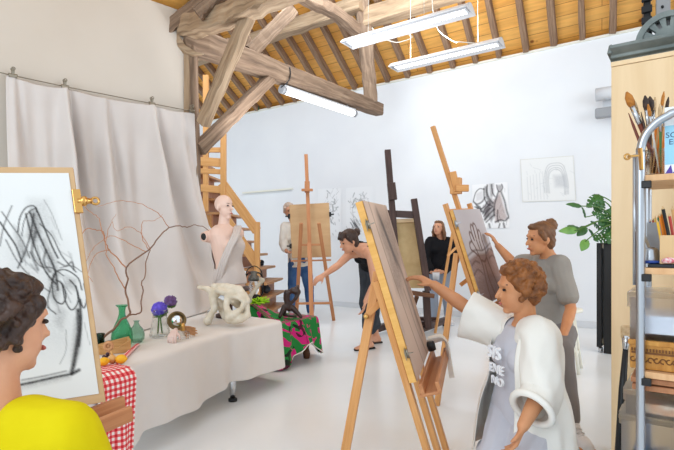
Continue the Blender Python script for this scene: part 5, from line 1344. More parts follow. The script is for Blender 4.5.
def leafmesh(tip, root, nrmv, width, holes=True, mat='leaf'):
    d = (tip - root); L = d.length; d.normalize(); nv = (V(nrmv) - d * V(nrmv).dot(d)).normalized(); sd = d.cross(nv)
    mb = MB(); n_ = 15; m_ = 6
    vs = {}
    for i in range(n_):
        g = i / (n_ - 1); hw = width * (math.sin(math.pi * min(1, (g * .86 + .14))) ** .75) * (1 - .25 * g) * (0 if g >= 1 else 1)
        if g < .12: hw *= .75
        for k in range(-m_, m_ + 1):
            v = k / m_; back = -.16 * L * max(0, .3 - g) * abs(v) * 2
            vs[i, k] = mb.bm.verts.new(root + d * (L * g + back + abs(v) * L * .04) + sd * hw * v + nv * (-.10 * L * (g - .3) ** 2 * 2 - .18 * hw * v * v + .012 * L * math.sin(i * 1.3 + k)))
    for i in range(n_ - 1):
        for k in range(-m_, m_):
            kk = abs(k + .5)
            if holes and kk > 2.6 and i in (4, 7, 10): continue
            if holes and 1 < kk < 2.2 and i in (5, 8): continue
            mb.f([vs[i, k], vs[i, k + 1], vs[i + 1, k + 1], vs[i + 1, k]], None, True)
    return mb.build('leaf', M[mat], t, solid=.0015)
LV = [((588, 206), (601, 196), .075, 1, 'leaf', 5.1), ((604, 207), (594, 197), .08, 1, 'leaf', 5.15), ((567.5, 203.5), (581, 206), .03, 0, 'leaf', 4.95), ((560.5, 230.5), (577, 230), .045, 0, 'leaf_light', 4.9), ((568.5, 225), (581, 229), .04, 0, 'leaf', 5.0), ((582, 250), (587, 240), .05, 0, 'leaf_light', 4.9),
      ((593.5, 212), (605, 217), .075, 1, 'leaf', 5.1), ((604, 203), (596, 211), .07, 1, 'leaf', 5.2), ((612, 209), (603, 224), .08, 1, 'leaf', 5.2), ((590, 229), (596, 238), .05, 0, 'leaf', 5.05), ((595, 239), (608, 236), .075, 1, 'leaf', 5.05), ((600, 222), (610, 234), .07, 1, 'leaf', 5.1), ((578, 235), (586, 227), .05, 0, 'leaf', 5.0), ((583, 207), (586, 217), .03, 0, 'leaf', 5.05), ((618, 232), (606, 222), .08, 1, 'leaf', 5.2), ((622, 205), (612, 215), .08, 1, 'leaf', 5.3), ((609, 243), (612, 233), .06, 1, 'leaf', 4.98), ((592, 221), (600, 228), .055, 1, 'leaf', 5.1)]
for tp, rt, wdt, hl, mt_, yy in LV:
    tip, root = P(*tp, yy - .03), P(*rt, yy + .03); L = (tip - root).length
    leafmesh(tip, root, V((random.uniform(-.3, .3), -1, random.uniform(.2, .9))), wdt, hl, mt_)
    s0_ = pb + UP * .14 + V((random.uniform(-.04, .04), random.uniform(-.04, .04), 0)); md = (s0_ + root) / 2 + UP * .08
    MB().tube(smoothpts([s0_, md, root, root.lerp(tip, .12)], 5), [.007] * 6 + [.0055] * 9 + [.003], 6).build('leaf_stalk', M['stem'], t)

# ================================================================== cupboard and the press on it
ck = V(((611.3 - CX) / F * 2.4, 2.4, 0)); CT = H - (62.3 - HY) / F * 2.4
t = thing('plywood_cupboard', 'tall birch plywood cupboard at the right edge', 'cupboard', ck + AX * .4 + NX * .2)
def cbx(name, x0, x1, y0, y1, z0, z1, mat, bv=.002):
    q_ = [ck + AX * a + NX * b for a, b in ((x0, y0), (x1, y0), (x1, y1), (x0, y1))]
    return MB().hexa([p + UP * z0 for p in q_] + [p + UP * z1 for p in q_]).build(name, mat, t, bevel=bv)
cbx('back_panel', 0, .9, .0, .018, 0, CT - .024, M['birch']); cbx('top_panel', -.002, .9, -.002, .42, CT - .022, CT, M['birch']); cbx('side_panel', 0, .02, .02, .42, 0, CT - .024, M['birch']); cbx('side_panel', .88, .9, .02, .42, 0, CT - .024, M['birch']); cbx('base_panel', .022, .878, .02, .42, .04, .06, M['birch']); cbx('door', .022, .878, .40, .418, .07, CT - .03, M['birch'])
pr = ck + UP * (CT + .002)
t = thing('cast_iron_press', 'old cast iron machine with a slotted half wheel on the cupboard', 'press', pr + AX * .3 + NX * .15)
def prb(name, x0, x1, y0, y1, z0, z1, mat, bv=.006):
    q_ = [pr + AX * a + NX * b for a, b in ((x0, y0), (x1, y0), (x1, y1), (x0, y1))]
    return MB().hexa([p + UP * z0 for p in q_] + [p + UP * z1 for p in q_]).build(name, mat, t, bevel=bv)
# moulded bed: profile extruded along the cupboard
prof = [(.05, 0), (.045, .018), (.03, .026), (.03, .04), (.018, .05), (.0, .066), (-.004, .08), (.02, .082), (.30, .082), (.30, 0)]
MB().prism([pr + AX * -.008 + NX * a + UP * b for a, b in prof], AX * .62).build('machine_bed', M['iron'], t, bevel=.003)
MB().prism([pr + AX * a + NX * .01 + UP * b for a, b in ((-.02, .045), (-.012, .085), (.0, .09), (.0, .045))], NX * .25).build('bed_lip', M['iron'], t, bevel=.003)
wc = pr + AX * .225 + NX * .10 + UP * .085
R_ = .135; wm = MB()
def ringpart(r0_, r1_, y0, y1, a0=0.0, a1=math.pi, n_=26):
    rows_ = []
    for i in range(n_ + 1):
        th = a0 + (a1 - a0) * i / n_; d_ = AX * math.cos(th) + UP * math.sin(th)
        rows_.append([wc + d_ * r0_ + NX * y0, wc + d_ * r1_ + NX * y0, wc + d_ * r1_ + NX * y1, wc + d_ * r0_ + NX * y1, wc + d_ * r0_ + NX * y0])
    wm.grid(rows_, smooth=False)
ringpart(.108, R_, -.012, .04); ringpart(.0, .066, -.006, .03)
for i in range(8):
    th = math.pi * (i + .0) / 7; ringpart(.066, .110, -.004, .028, max(0, th - .13), min(math.pi, th + .13), 3)
bmesh.ops.remove_doubles(wm.bm, verts=wm.bm.verts[:], dist=1e-5)
wm.build('slotted_half_wheel', M['iron'], t)
prb('iron_column', .120, .150, .16, .2, .08, .62, M['iron_black']); 
cl_ = MB(); 
for i in range(9): cl_.box(pr + AX * .135 + NX * .155 + UP * (.11 + i * .055), .045, .02, .034, AX)
cl_.build('column_teeth', M['iron_black'], t, bevel=.004)
prb('steel_bar', .172, .232, .135, .15, .082, .62, M['iron_grey']); prb('foot_block', -.015, .02, .2, .24, 0, .03, M['iron'])
MB().lathe([(0, -.004), (.006, -.004), (.006, .006), (0, .006)], pr + AX * .2 + NX * .132 + UP * .26, -NX, 10).build('bolt', M['iron_black'], t)

# ================================================================== tube rack at the right edge
RK = V(((640.5 - CX) / F * 1.75, 1.75, 0))
t = thing('tubular_rack', 'grey steel tube rack with wooden shelves at the right edge', 'shelf rack', RK + AX * .25 + NX * .15)
def hoop(off, r, dx=0.0, ry=1.75):
    o_ = RK + NX * off + AX * dx
    # pixel arc of the near hoop carried onto its plane
    pts_ = [V((o_.x, o_.y, .0)), V((o_.x, o_.y, .8))]
    for px, py in ((640.5, 165), (640.5, 152), (643, 140), (648.5, 130.5), (657.5, 121.8), (668, 115.8), (680, 111.5)):
        k_ = (px - CX) / F; s_ = (k_ * RK.y - RK.x) / (AX.x - k_ * AX.y); b = RK + AX * s_
        pts_.append(o_ + AX * s_ + UP * (H - (py - HY) / F * b.y))
    zt_ = pts_[-1].z; pts_ += [o_ + AX * .30 + UP * (zt_ + .004), o_ + AX * .47 + UP * zt_, o_ + AX * .55 + UP * (zt_ - .04), o_ + AX * .59 + UP * (zt_ - .13), o_ + AX * .59 + UP * .9, o_ + AX * .59]
    return smoothpts(pts_, 5), r
p_, r_ = hoop(0, .0142); MB().tube(p_, r_, 12).build('front_hoop', M['steel'], t)
p_, r_ = hoop(.34, .0142, .0); MB().tube(p_, r_, 12).build('back_hoop', M['steel'], t)
p2 = P(634.5, 160, 1.86); p3 = P(634.5, 285, 1.86); MB().tube([p3, p2 + UP * .02], .0062, 8).build('thin_rod', M['steel'], t)
def sbx(x0, x1, y0, y1, z0, z1): 
    q_ = [RK + AX * a + NX * b for a, b in ((x0, y0), (x1, y0), (x1, y1), (x0, y1))]
    return [p + UP * z0 for p in q_] + [p + UP * z1 for p in q_]
def rackz(py, px=652):
    k_ = (px - CX) / F; s_ = (k_ * RK.y - RK.x) / (AX.x - k_ * AX.y); return H - (py - HY) / F * (RK.y + AX.y * s_)
SH = [rackz(174.5), rackz(268), rackz(372.5)]
for z in SH:
    MB().hexa(sbx(.012, .58, .0, .33, z - .022, z)).build('shelf', M['shelf'], t, bevel=.002)
    MB().box(RK + AX * .018 + NX * -.004 + UP * (z - .034), .03, .022, .026, AX).build('shelf_bracket', M['black'], t, bevel=.003)
cB = P(636, 154, 1.72)
ct = thing('brass_clip', 'worn brass clip pinched onto the bent rack tube', 'clip', cB)
mb = MB(); mb.bar(P(641.5, 170, 1.732), P(640, 148, 1.732), .016, .008); mb.build('clip_jaw', M['brass'], ct, bevel=.002)
mb = MB(); mb.bar(P(637, 156, 1.72), P(629, 156.5, 1.72), .02, .006); mb.tube([P(627.2, 156.8, 1.72) + V((.009 * math.cos(x), 0, .009 * math.sin(x))) for x in [k / 12 * 6.2832 for k in range(12)]], .0035, 6, closed=True); mb.build('clip_handle', M['brass'], ct)
# brushes in a glass
def rp_(px, py, back, z=None):
    """point at a pixel, 'back' metres behind the rack front"""
    k_ = (px - CX) / F; o_ = RK + NX * back; s_ = (k_ * o_.y - o_.x) / (AX.x - k_ * AX.y); q_ = o_ + AX * s_
    return V((q_.x, q_.y, H - (py - HY) / F * q_.y if z is None else z))
jb = rp_(655.5, 173, .11, SH[0] + .002)
tag(MB().lathe([(0, 0), (.032, 0), (.034, .006), (.034, .1), (.031, .1), (.031, .01), (0, .008)], jb, seg=20).build('brush_jar', M['glass_clear']), 'clear glass jar of paintbrushes on the top rack shelf', 'jar')
M['bristle_ginger'] = plain('ginger_bristle', rgb(188, 122, 46), .7, c2=rgb(160, 98, 34), scale=60)
M['bristle_dark'] = plain('dark_bristle', rgb(48, 36, 32), .7, c2=rgb(70, 52, 42), scale=60)
M['bristle_pale'] = plain('pale_bristle', rgb(206, 178, 140), .7, c2=rgb(184, 152, 112), scale=60)
M['handle_red'] = plain('lacquer_handle_red', rgb(112, 52, 34), .35); M['handle_dark'] = plain('lacquer_handle_dark', rgb(58, 36, 30), .35); M['handle_orange'] = plain('orange_handle', rgb(222, 128, 40), .35); M['handle_pale'] = plain('raw_wood_handle', rgb(206, 158, 104), .5); M['handle_green'] = plain('green_handle', rgb(86, 140, 84), .4); M['handle_white'] = plain('white_handle', rgb(222, 218, 208), .4)
def brush(tip, foot, r, hm, bm_, label, wide=1.0):
    t = thing('paintbrush', label, 'paintbrush', foot, 'paintbrushes in the glass jar')
    d = (tip - foot).normalized(); L = (tip - foot).length
    MB().tube([foot, foot + d * L * .3, foot + d * L * .62], [r * .45, r * .8, r], 8).build('handle', hm, t)
    MB().tube([foot + d * L * .60, foot + d * L * .82], [r * 1.05, r * 1.25], 10).build('ferrule', M['chrome'], t)
    MB().tube([foot + d * L * .81, foot + d * L * .87, foot + d * L * .94, tip], [r * 1.15, r * 1.5 * wide, r * 1.35 * wide, r * .4], 10).build('bristles', bm_, t)
BR_ = [((626.5, 92), 'bristle_ginger', 'handle_red', .0085, 'thick brush with a rounded ginger head, leaning furthest left', 1.15, .10), ((632.5, 98), 'bristle_pale', 'handle_red', .0055, 'dark red brush with a pale tip just right of the ginger one', 1, .13), ((645, 95.5), 'bristle_dark', 'handle_dark', .006, 'dark haired brush, left of the pair in the middle of the jar', 1.2, .10), ((650, 96.5), 'bristle_dark', 'handle_red', .0065, 'bushy dark haired brush leaning right in the jar', 1.4, .14), ((655, 97), 'bristle_pale', 'handle_pale', .0045, 'thin raw wood brush upright in the jar', 1, .15), ((664, 91.5), 'bristle_ginger', 'handle_pale', .004, 'tallest thin brush with a pointed ginger tip', 1, .12), ((668.5, 97), 'bristle_dark', 'handle_pale', .004, 'slim brush with a pointed dark tip at the right of the jar', 1, .14), ((648, 104), 'bristle_ginger', 'handle_white', .004, 'short white handled brush in the jar', 1, .08), ((660, 104), 'bristle_pale', 'handle_green', .0045, 'green handled brush in the jar', 1, .09)]
for i, (tp, bm_, hm_, r_, lb_, wd_, bk_) in enumerate(BR_):
    a = 6.283 * i / len(BR_); foot = jb + V((.017 * math.cos(a) , .017 * math.sin(a), .012)); tip = rp_(*tp, bk_)
    brush(tip, foot, r_, M[hm_], M[bm_], lb_, wd_)
for i, (x, y, hm_) in enumerate(((628.5, 113, 'handle_red'), (641, 112, 'handle_dark'))):
    foot = jb + V((.01 * (i - .5), .012, .012)); tip = rp_(x, y, .10); d = tip - foot
    tt_ = thing('paintbrush', ('pointed red brush handle leaning out of the jar at the left', 'dark brush handle standing upright behind the dark haired brushes')[i], 'paintbrush', foot, 'paintbrushes in the glass jar')
    MB().tube([foot, foot.lerp(tip, .5), foot.lerp(tip, .8), tip], [.004, .0052, .0048, .0012], 8).build('handle', M[hm_], tt_)
# acrylic paint carton
M['carton'] = plain('white_carton', rgb(236, 240, 244), .45); M['carton_blue'] = plain('pale_blue_print', rgb(150, 206, 230), .45); M['print_red'] = plain('red_print', rgb(216, 56, 60), .45); M['print_navy'] = plain('navy_print', rgb(46, 66, 110), .45); M['print_purple'] = plain('purple_print', rgb(84, 58, 160), .45)
k0 = rp_(664.5, 173, .045, SH[0] + .001); hc_ = .235
kt = thing('paint_carton', 'white and pale blue paint carton with purple triangles on the top shelf', 'carton', k0)
kb_ = [k0 + AX * a + NX * b for a, b in ((0, 0), (.09, 0), (.09, .06), (0, .06))]
MB().hexa(kb_ + [p + UP * hc_ for p in kb_]).build('carton_body', M['carton'], kt, bevel=.002)
def dec(x0, x1, z0, z1, mat, nm): MB().hexa([k0 + AX * a - NX * b + UP * z0 for a, b in ((x0, .0008), (x1, .0008), (x1, .0001), (x0, .0001))] + [k0 + AX * a - NX * b + UP * z1 for a, b in ((x0, .0008), (x1, .0008), (x1, .0001), (x0, .0001))]).build(nm, mat, kt)
dec(.001, .089, .035, .17, M['carton_blue'], 'blue_band'); dec(.028, .06, .155, .185, M['print_red'], 'red_emblem')
mb = MB()
for i in range(4): mb.prism([k0 + AX * (.002 + i * .022) - NX * .0009 + UP * .004, k0 + AX * (.024 + i * .022) - NX * .0009 + UP * .004, k0 + AX * (.019 + i * .022) - NX * .0009 + UP * .034], NX * .0006)
mb.build('purple_triangles', M['print_purple'], kt)
def text(body, origin, right, up_, size, mat, parent, name='printed_lettering', depth=.0006):
    cu = bpy.data.curves.new('t', 'FONT'); cu.body = body; cu.size = size; cu.extrude = depth / 2; cu.resolution_u = 3
    o = bpy.data.objects.new('t', cu); col.objects.link(o); dg = bpy.context.evaluated_depsgraph_get(); me = bpy.data.meshes.new_from_object(o.evaluated_get(dg)); bpy.data.objects.remove(o); bpy.data.curves.remove(cu)
    r_ = V(right).normalized(); u_ = V(up_).normalized(); n_ = r_.cross(u_)
    mt4 = Matrix((r_, u_, n_)).transposed().to_4x4(); mt4.translation = V(origin); me.transform(mt4); me.materials.clear(); me.name = name
    return link(name, me, mat, parent)
text('SCENT', k0 + AX * .003 - NX * .0014 + UP * .128, AX, UP, .027, M['print_navy'], kt); text('ELAC', k0 + AX * .012 - NX * .0014 + UP * .104, AX, UP, .027, M['print_navy'], kt); text('BOO', k0 + AX * .03 - NX * .0014 + UP * .072, AX, UP, .018, M['print_navy'], kt)
# orange tube behind the jar
o = MB().bar(rp_(660, 171, .20, SH[0] + .002), rp_(661, 128, .22), .04, .03).build('paint_tube', M['handle_orange'], bevel=.006); tag(o, 'orange paint tube standing behind the brush jar', 'paint tube')
# second shelf: tray, sharpener, grey pot of pencils, wooden box of pens
z2 = SH[1]
o = MB().hexa(sbx(.02, .56, .02, .31, z2 + .001, z2 + .012)).build('dark_mat', M['charcoal_cloth'], bevel=.003); tag(o, 'dark cutting mat lying on the middle rack shelf', 'mat')
zs = z2 + .0135
gp = rp_(656.5, 262, .19, zs); tt_ = thing('pencil_pot', 'square grey pot of coloured pencils on the middle shelf', 'pot', gp)
MB().box(gp + UP * .092, .058, .058, .004, AX).build('rim', M['grey_plastic'], tt_)
for a, b, sx_, sy_ in ((.028, 0, .003, .058), (-.028, 0, .003, .058), (0, .028, .058, .003), (0, -.028, .058, .003)): MB().box(gp + AX * a + NX * b + UP * .075, sx_, sy_, .15, AX).build('pot_wall', M['grey_plastic'], tt_)
cols = [(40, 70, 150), (180, 60, 50), (230, 180, 60), (60, 130, 80), (120, 80, 150), (220, 120, 60)]
pcm = [plain('pencil_%d' % i, rgb(*c_), .4) for i, c_ in enumerate(cols)]
cnm = ['blue', 'red', 'yellow', 'green', 'violet', 'orange']
M['pencil_wood'] = plain('sharpened_wood', rgb(216, 180, 132), .6)
def pencil(foot, tip, r, mat, label, group, name='pencil'):
    t_ = thing(name, label, 'pencil', foot, group); d = tip - foot
    MB().tube([foot, foot + d * .93], r, 6, smooth=False).build('shaft', mat, t_); MB().tube([foot + d * .93, tip], [r, .0005], 6).build('tip', M['pencil_wood'] , t_)
for i in range(6):
    a = AX * (-.018 + .0075 * i) + NX * (.012 if i % 2 else -.012); pencil(gp + a + UP * .004, gp + a * 1.1 + UP * (.165 + .006 * ((i * 5) % 4)), .0034, pcm[i], cnm[i] + ' pencil standing in the grey pot', 'coloured pencils in the grey pot')
mp_ = rp_(650, 259, .075, zs)
o = MB(); o.lathe([(0, 0), (.03, 0), (.032, .012), (.026, .05), (.018, .058), (0, .06)], mp_, seg=18); o.bar(mp_ + V((-.012, 0, .05)), mp_ + V((-.028, .02, .125)), .03, .02); o.tube([mp_ + V((.01, -.01, .035)), mp_ + V((.034, -.02, .03))], .008, 8)
o = o.build('pencil_sharpener', M['steel'], bevel=.002); tag(o, 'metal desk sharpener beside the tube on the middle shelf', 'sharpener')
wb_ = rp_(673.5, 256, .07, zs); tt_ = thing('pen_box', 'open pale wooden box of pens on the middle shelf', 'box', wb_)
for a, b, sx_, sy_ in ((-.036, 0, .006, .07), (.036, 0, .006, .07), (0, -.034, .078, .006), (0, .034, .078, .006)): MB().box(wb_ + AX * a + NX * b + UP * .05, sx_, sy_, .10, AX).build('box_wall', M['pencil_wood'], tt_, bevel=.001)
MB().box(wb_ + UP * .005, .07, .06, .01, AX).build('box_floor', M['pencil_wood'], tt_)
for i, (px, py, c_, r_, nm_) in enumerate(((657, 219.5, 'y', .0045, 'yellow pencil leaning left out of the wooden box'), (659.5, 213, 'o', .0045, 'orange pencil in the wooden box'), (661.5, 211, 'o', .0045, 'second orange pencil in the wooden box'), (662.3, 205.5, 'k', .006, 'thick black marker sticking out of the wooden box'), (669, 213, 'r', .005, 'red pen in the wooden box'), (672, 206, 'b', .005, 'brown pencil at the right of the wooden box'))):
    mt_ = {'y': pcm[2], 'o': M['handle_orange'], 'k': M['black'], 'r': pcm[1], 'b': M['handle_pale']}[c_]
    pencil(wb_ + AX * (-.025 + .009 * i) + NX * (-.015 + .01 * (i % 3)) + UP * .013, rp_(px, py, .05 + .01 * (i % 3)), r_, mt_, nm_, None)
o = MB().tube([rp_(645.5, 264, .03, zs + .006), rp_(664, 258, .05, zs + .006)], .0055, 8).build('blue_marker', pcm[0]); tag(o, 'blue marker lying at the front of the middle shelf', 'marker')
o = blob('speckled_rag', MB().ell(rp_(669, 259, .02, zs + .013), (.022, .014, .011)).ell(rp_(665, 260, .02, zs + .011), (.012, .012, .009)), plain('speckled_cloth', rgb(236, 226, 226), .8, c2=rgb(206, 70, 90), scale=90), voxel=.003); tag(o, 'crumpled white and red rag on the middle shelf', 'rag')
# lower shelf: carved gilt box and clear tubs; below: trays and tubs
z3 = SH[2]
M['tub'] = glass('frosted_tub', (.90, .91, .94, 1), .35, 1.15, .35)
M['lid'] = glass('frosted_lid', (.95, .96, .98, 1), .4, 1.12, .3)
M['gilt'] = wood('gilt_wood', rgb(168, 110, 44), rgb(206, 150, 74), 3, 30, .45, .1); M['gilt_dark'] = plain('gilt_recess', rgb(112, 68, 28), .6)
def tub(name, label, x0, x1, y0, y1, z0, z1, group=None, fill=None):
    c_ = RK + AX * (x0 + x1) / 2 + NX * (y0 + y1) / 2 + UP * z0; t_ = thing(name, label, 'storage box', c_, group); h_ = z1 - z0; th = .003
    w_ = MB()
    for a0, a1, b0, b1, q0, q1 in ((x0, x1, y0, y0 + th, 0, h_ - .02), (x0, x1, y1 - th, y1, 0, h_ - .02), (x0, x0 + th, y0 + th, y1 - th, 0, h_ - .02), (x1 - th, x1, y0 + th, y1 - th, 0, h_ - .02), (x0 + th, x1 - th, y0 + th, y1 - th, 0, th)): w_.hexa(sbx(a0, a1, b0, b1, z0 + q0, z0 + q1))
    w_.build('tub_body', M['tub'], t_)
    MB().hexa(sbx(x0 - .008, x1 + .008, y0 - .008, y1 + .008, z1 - .02, z1)).build('lid', M['lid'], t_, bevel=.004)
    MB().box(RK + AX * (x0 - .010) + NX * (y0 + y1) / 2 + UP * (z1 - .04), .014, .10, .05, AX).build('lid_clip', M['lid'], t_, bevel=.004)
    if fill:
        for (fx0, fx1, fz0, fz1, fm) in fill: MB().hexa(sbx(x0 + fx0, x0 + fx1, y0 + .01, y1 - .02, z0 + fz0, z0 + fz1)).build('contents', fm, t_, bevel=.004)
    return t_
bz0, bz1 = z3 + .002, rackz(343.5)
t_ = thing('carved_box', 'low gilded wooden box with carved scroll bands on the lower shelf', 'box', RK + AX * .2 + NX * .14 + UP * bz0)
MB().hexa(sbx(-.035, .40, .028, .29, bz0, bz1)).build('box_body', M['gilt'], t_, bevel=.003)
hgt_ = bz1 - bz0
MB().hexa(sbx(-.04, .405, .022, .295, bz0 + hgt_ * .86, bz1 + .004)).build('lid', M['gilt'], t_, bevel=.003)
MB().hexa(sbx(-.03, .395, .024, .0285, bz0 + hgt_ * .56, bz0 + hgt_ * .62)).build('recess_strip', M['gilt_dark'], t_)
mb = MB()
for i in range(46): mb.box(RK + AX * (-.028 + .0093 * i) + NX * .0255 + UP * (bz0 + hgt_ * .70), .005, .006, hgt_ * .10, AX)
mb.build('dentil_band', M['gilt_dark'], t_)
mb = MB()
for i in range(24):
    c_ = RK + AX * (-.025 + .018 * i) + NX * .0265 + UP * (bz0 + hgt_ * .34); mb.tube([c_ + AX * (.008 * math.cos(x)) + UP * (.008 * math.sin(x) * (1 if i % 2 else -1)) for x in [q_ / 10 * 5 for q_ in range(11)]], .0022, 5)
mb.build('scroll_band', M['gilt_dark'], t_)
tub('storage_tub', 'frosted clear tub of paper on the carved box', -.035, .42, .03, .30, bz1 + .006, rackz(293), 'frosted tubs on the rack', [(.03, .26, .02, .085, M['carton']), (.27, .44, .01, .06, plain('tub_green', rgb(176, 190, 150), .7))])
o = MB().hexa(sbx(.03, .30, -.006, .1, z3 - .0, z3 + .0015)).build('green_sheet', plain('green_card', rgb(40, 124, 100), .6)) if False else None
zt3 = SH[2] - .04
# trays and tubs standing on the floor stack under the lower shelf
z0 = .06
tub('storage_tub', 'frosted clear tub at the very bottom of the rack', -.075, .42, .028, .30, z0 - .058, .235, 'frosted tubs on the rack', [(.03, .3, .01, .12, M['denim_pale'])])
tub('storage_tub', 'frosted clear tub with blue things, second from the floor', -.062, .42, .03, .30, .238, rackz(421) , 'frosted tubs on the rack', [(.02, .2, .01, .09, plain('tub_blue', rgb(84, 108, 140), .6)), (.21, .4, .01, .07, plain('tub_slate', rgb(110, 118, 130), .6))])
tz0 = rackz(421) + .002
tub('storage_tub', 'frosted clear tub of tubes under the wooden trays', -.048, .42, .032, .30, tz0, rackz(394.5), 'frosted tubs on the rack', [(.04, .40, .01, .045, plain('tub_cream', rgb(222, 214, 190), .7, c2=rgb(214, 160, 120), scale=30))])
ty0, ty1 = rackz(394.5) + .002, SH[2] - .026
for i in range(2):
    a, b = ty0 + (ty1 - ty0) * i / 2 + .001, ty0 + (ty1 - ty0) * (i + 1) / 2 - .003
    o = MB().hexa(sbx(-.028 - .004 * i, .40, .024 + .006 * i, .29, a, b)).build('wooden_tray', M['red_wood'], bevel=.003); tag(o, ('lower flat reddish wooden tray under the rack shelf', 'upper flat reddish wooden tray under the rack shelf')[i], 'tray', 'flat wooden trays')
# long brush leaning against the cupboard
bt, bf = P(626.5, 336, 2.26), P(618.8, 442, 2.2); dd_ = bf - bt; fl_ = bt + dd_ * (bt.z / -dd_.z)
t_ = thing('long_brush', 'long black handled brush with silver ferrule leaning by the rack', 'brush', fl_)
MB().tube([fl_, bt.lerp(bf, .5), bt.lerp(bf, .12)], [.012, .016, .011], 12).build('handle', M['black'], t_)
MB().tube([bt.lerp(bf, .13), bt.lerp(bf, .06), bt], [.0125, .016, .020], 12).build('ferrule', M['chrome'], t_)
MB().box(bt + UP * .02, .05, .012, .055).build('bristles', M['bristle_pale'], t_, bevel=.004)
# white stool in the background
st0 = V(((564 - CX) / F * 4.5, 4.5, 0)); sz_ = H - (308 - HY) / F * 4.5
def stool(c, h, label, name='stool', r=.16, top=.15, mat=M['ledge']):
    t_ = thing(name, label, 'stool', c)
    MB().lathe([(0, h - .03), (top, h - .03), (top + .006, h - .015), (top, h), (0, h)], c, seg=28).build('seat', mat, t_)
    for i in range(4):
        a = .25 + i * math.pi / 2; v = V((math.cos(a), math.sin(a), 0)); MB().tube([c + v * r * 1.15 + UP * .0, c + v * top * .65 + UP * (h - .03)], .014, 10).build('leg', mat, t_)
    for hh in (.3,):
        q_ = [c + V((math.cos(.25 + i * math.pi / 2), math.sin(.25 + i * math.pi / 2), 0)) * (r * 1.15 + (top * .65 - r * 1.15) * hh) + UP * h * hh for i in range(4)]
        for i in range(4): MB().tube([q_[i], q_[(i + 1) % 4]], .010, 8).build('rung', mat, t_)
    return t_
stool(st0, sz_, 'cream white stool standing behind the woman in the grey shirt')
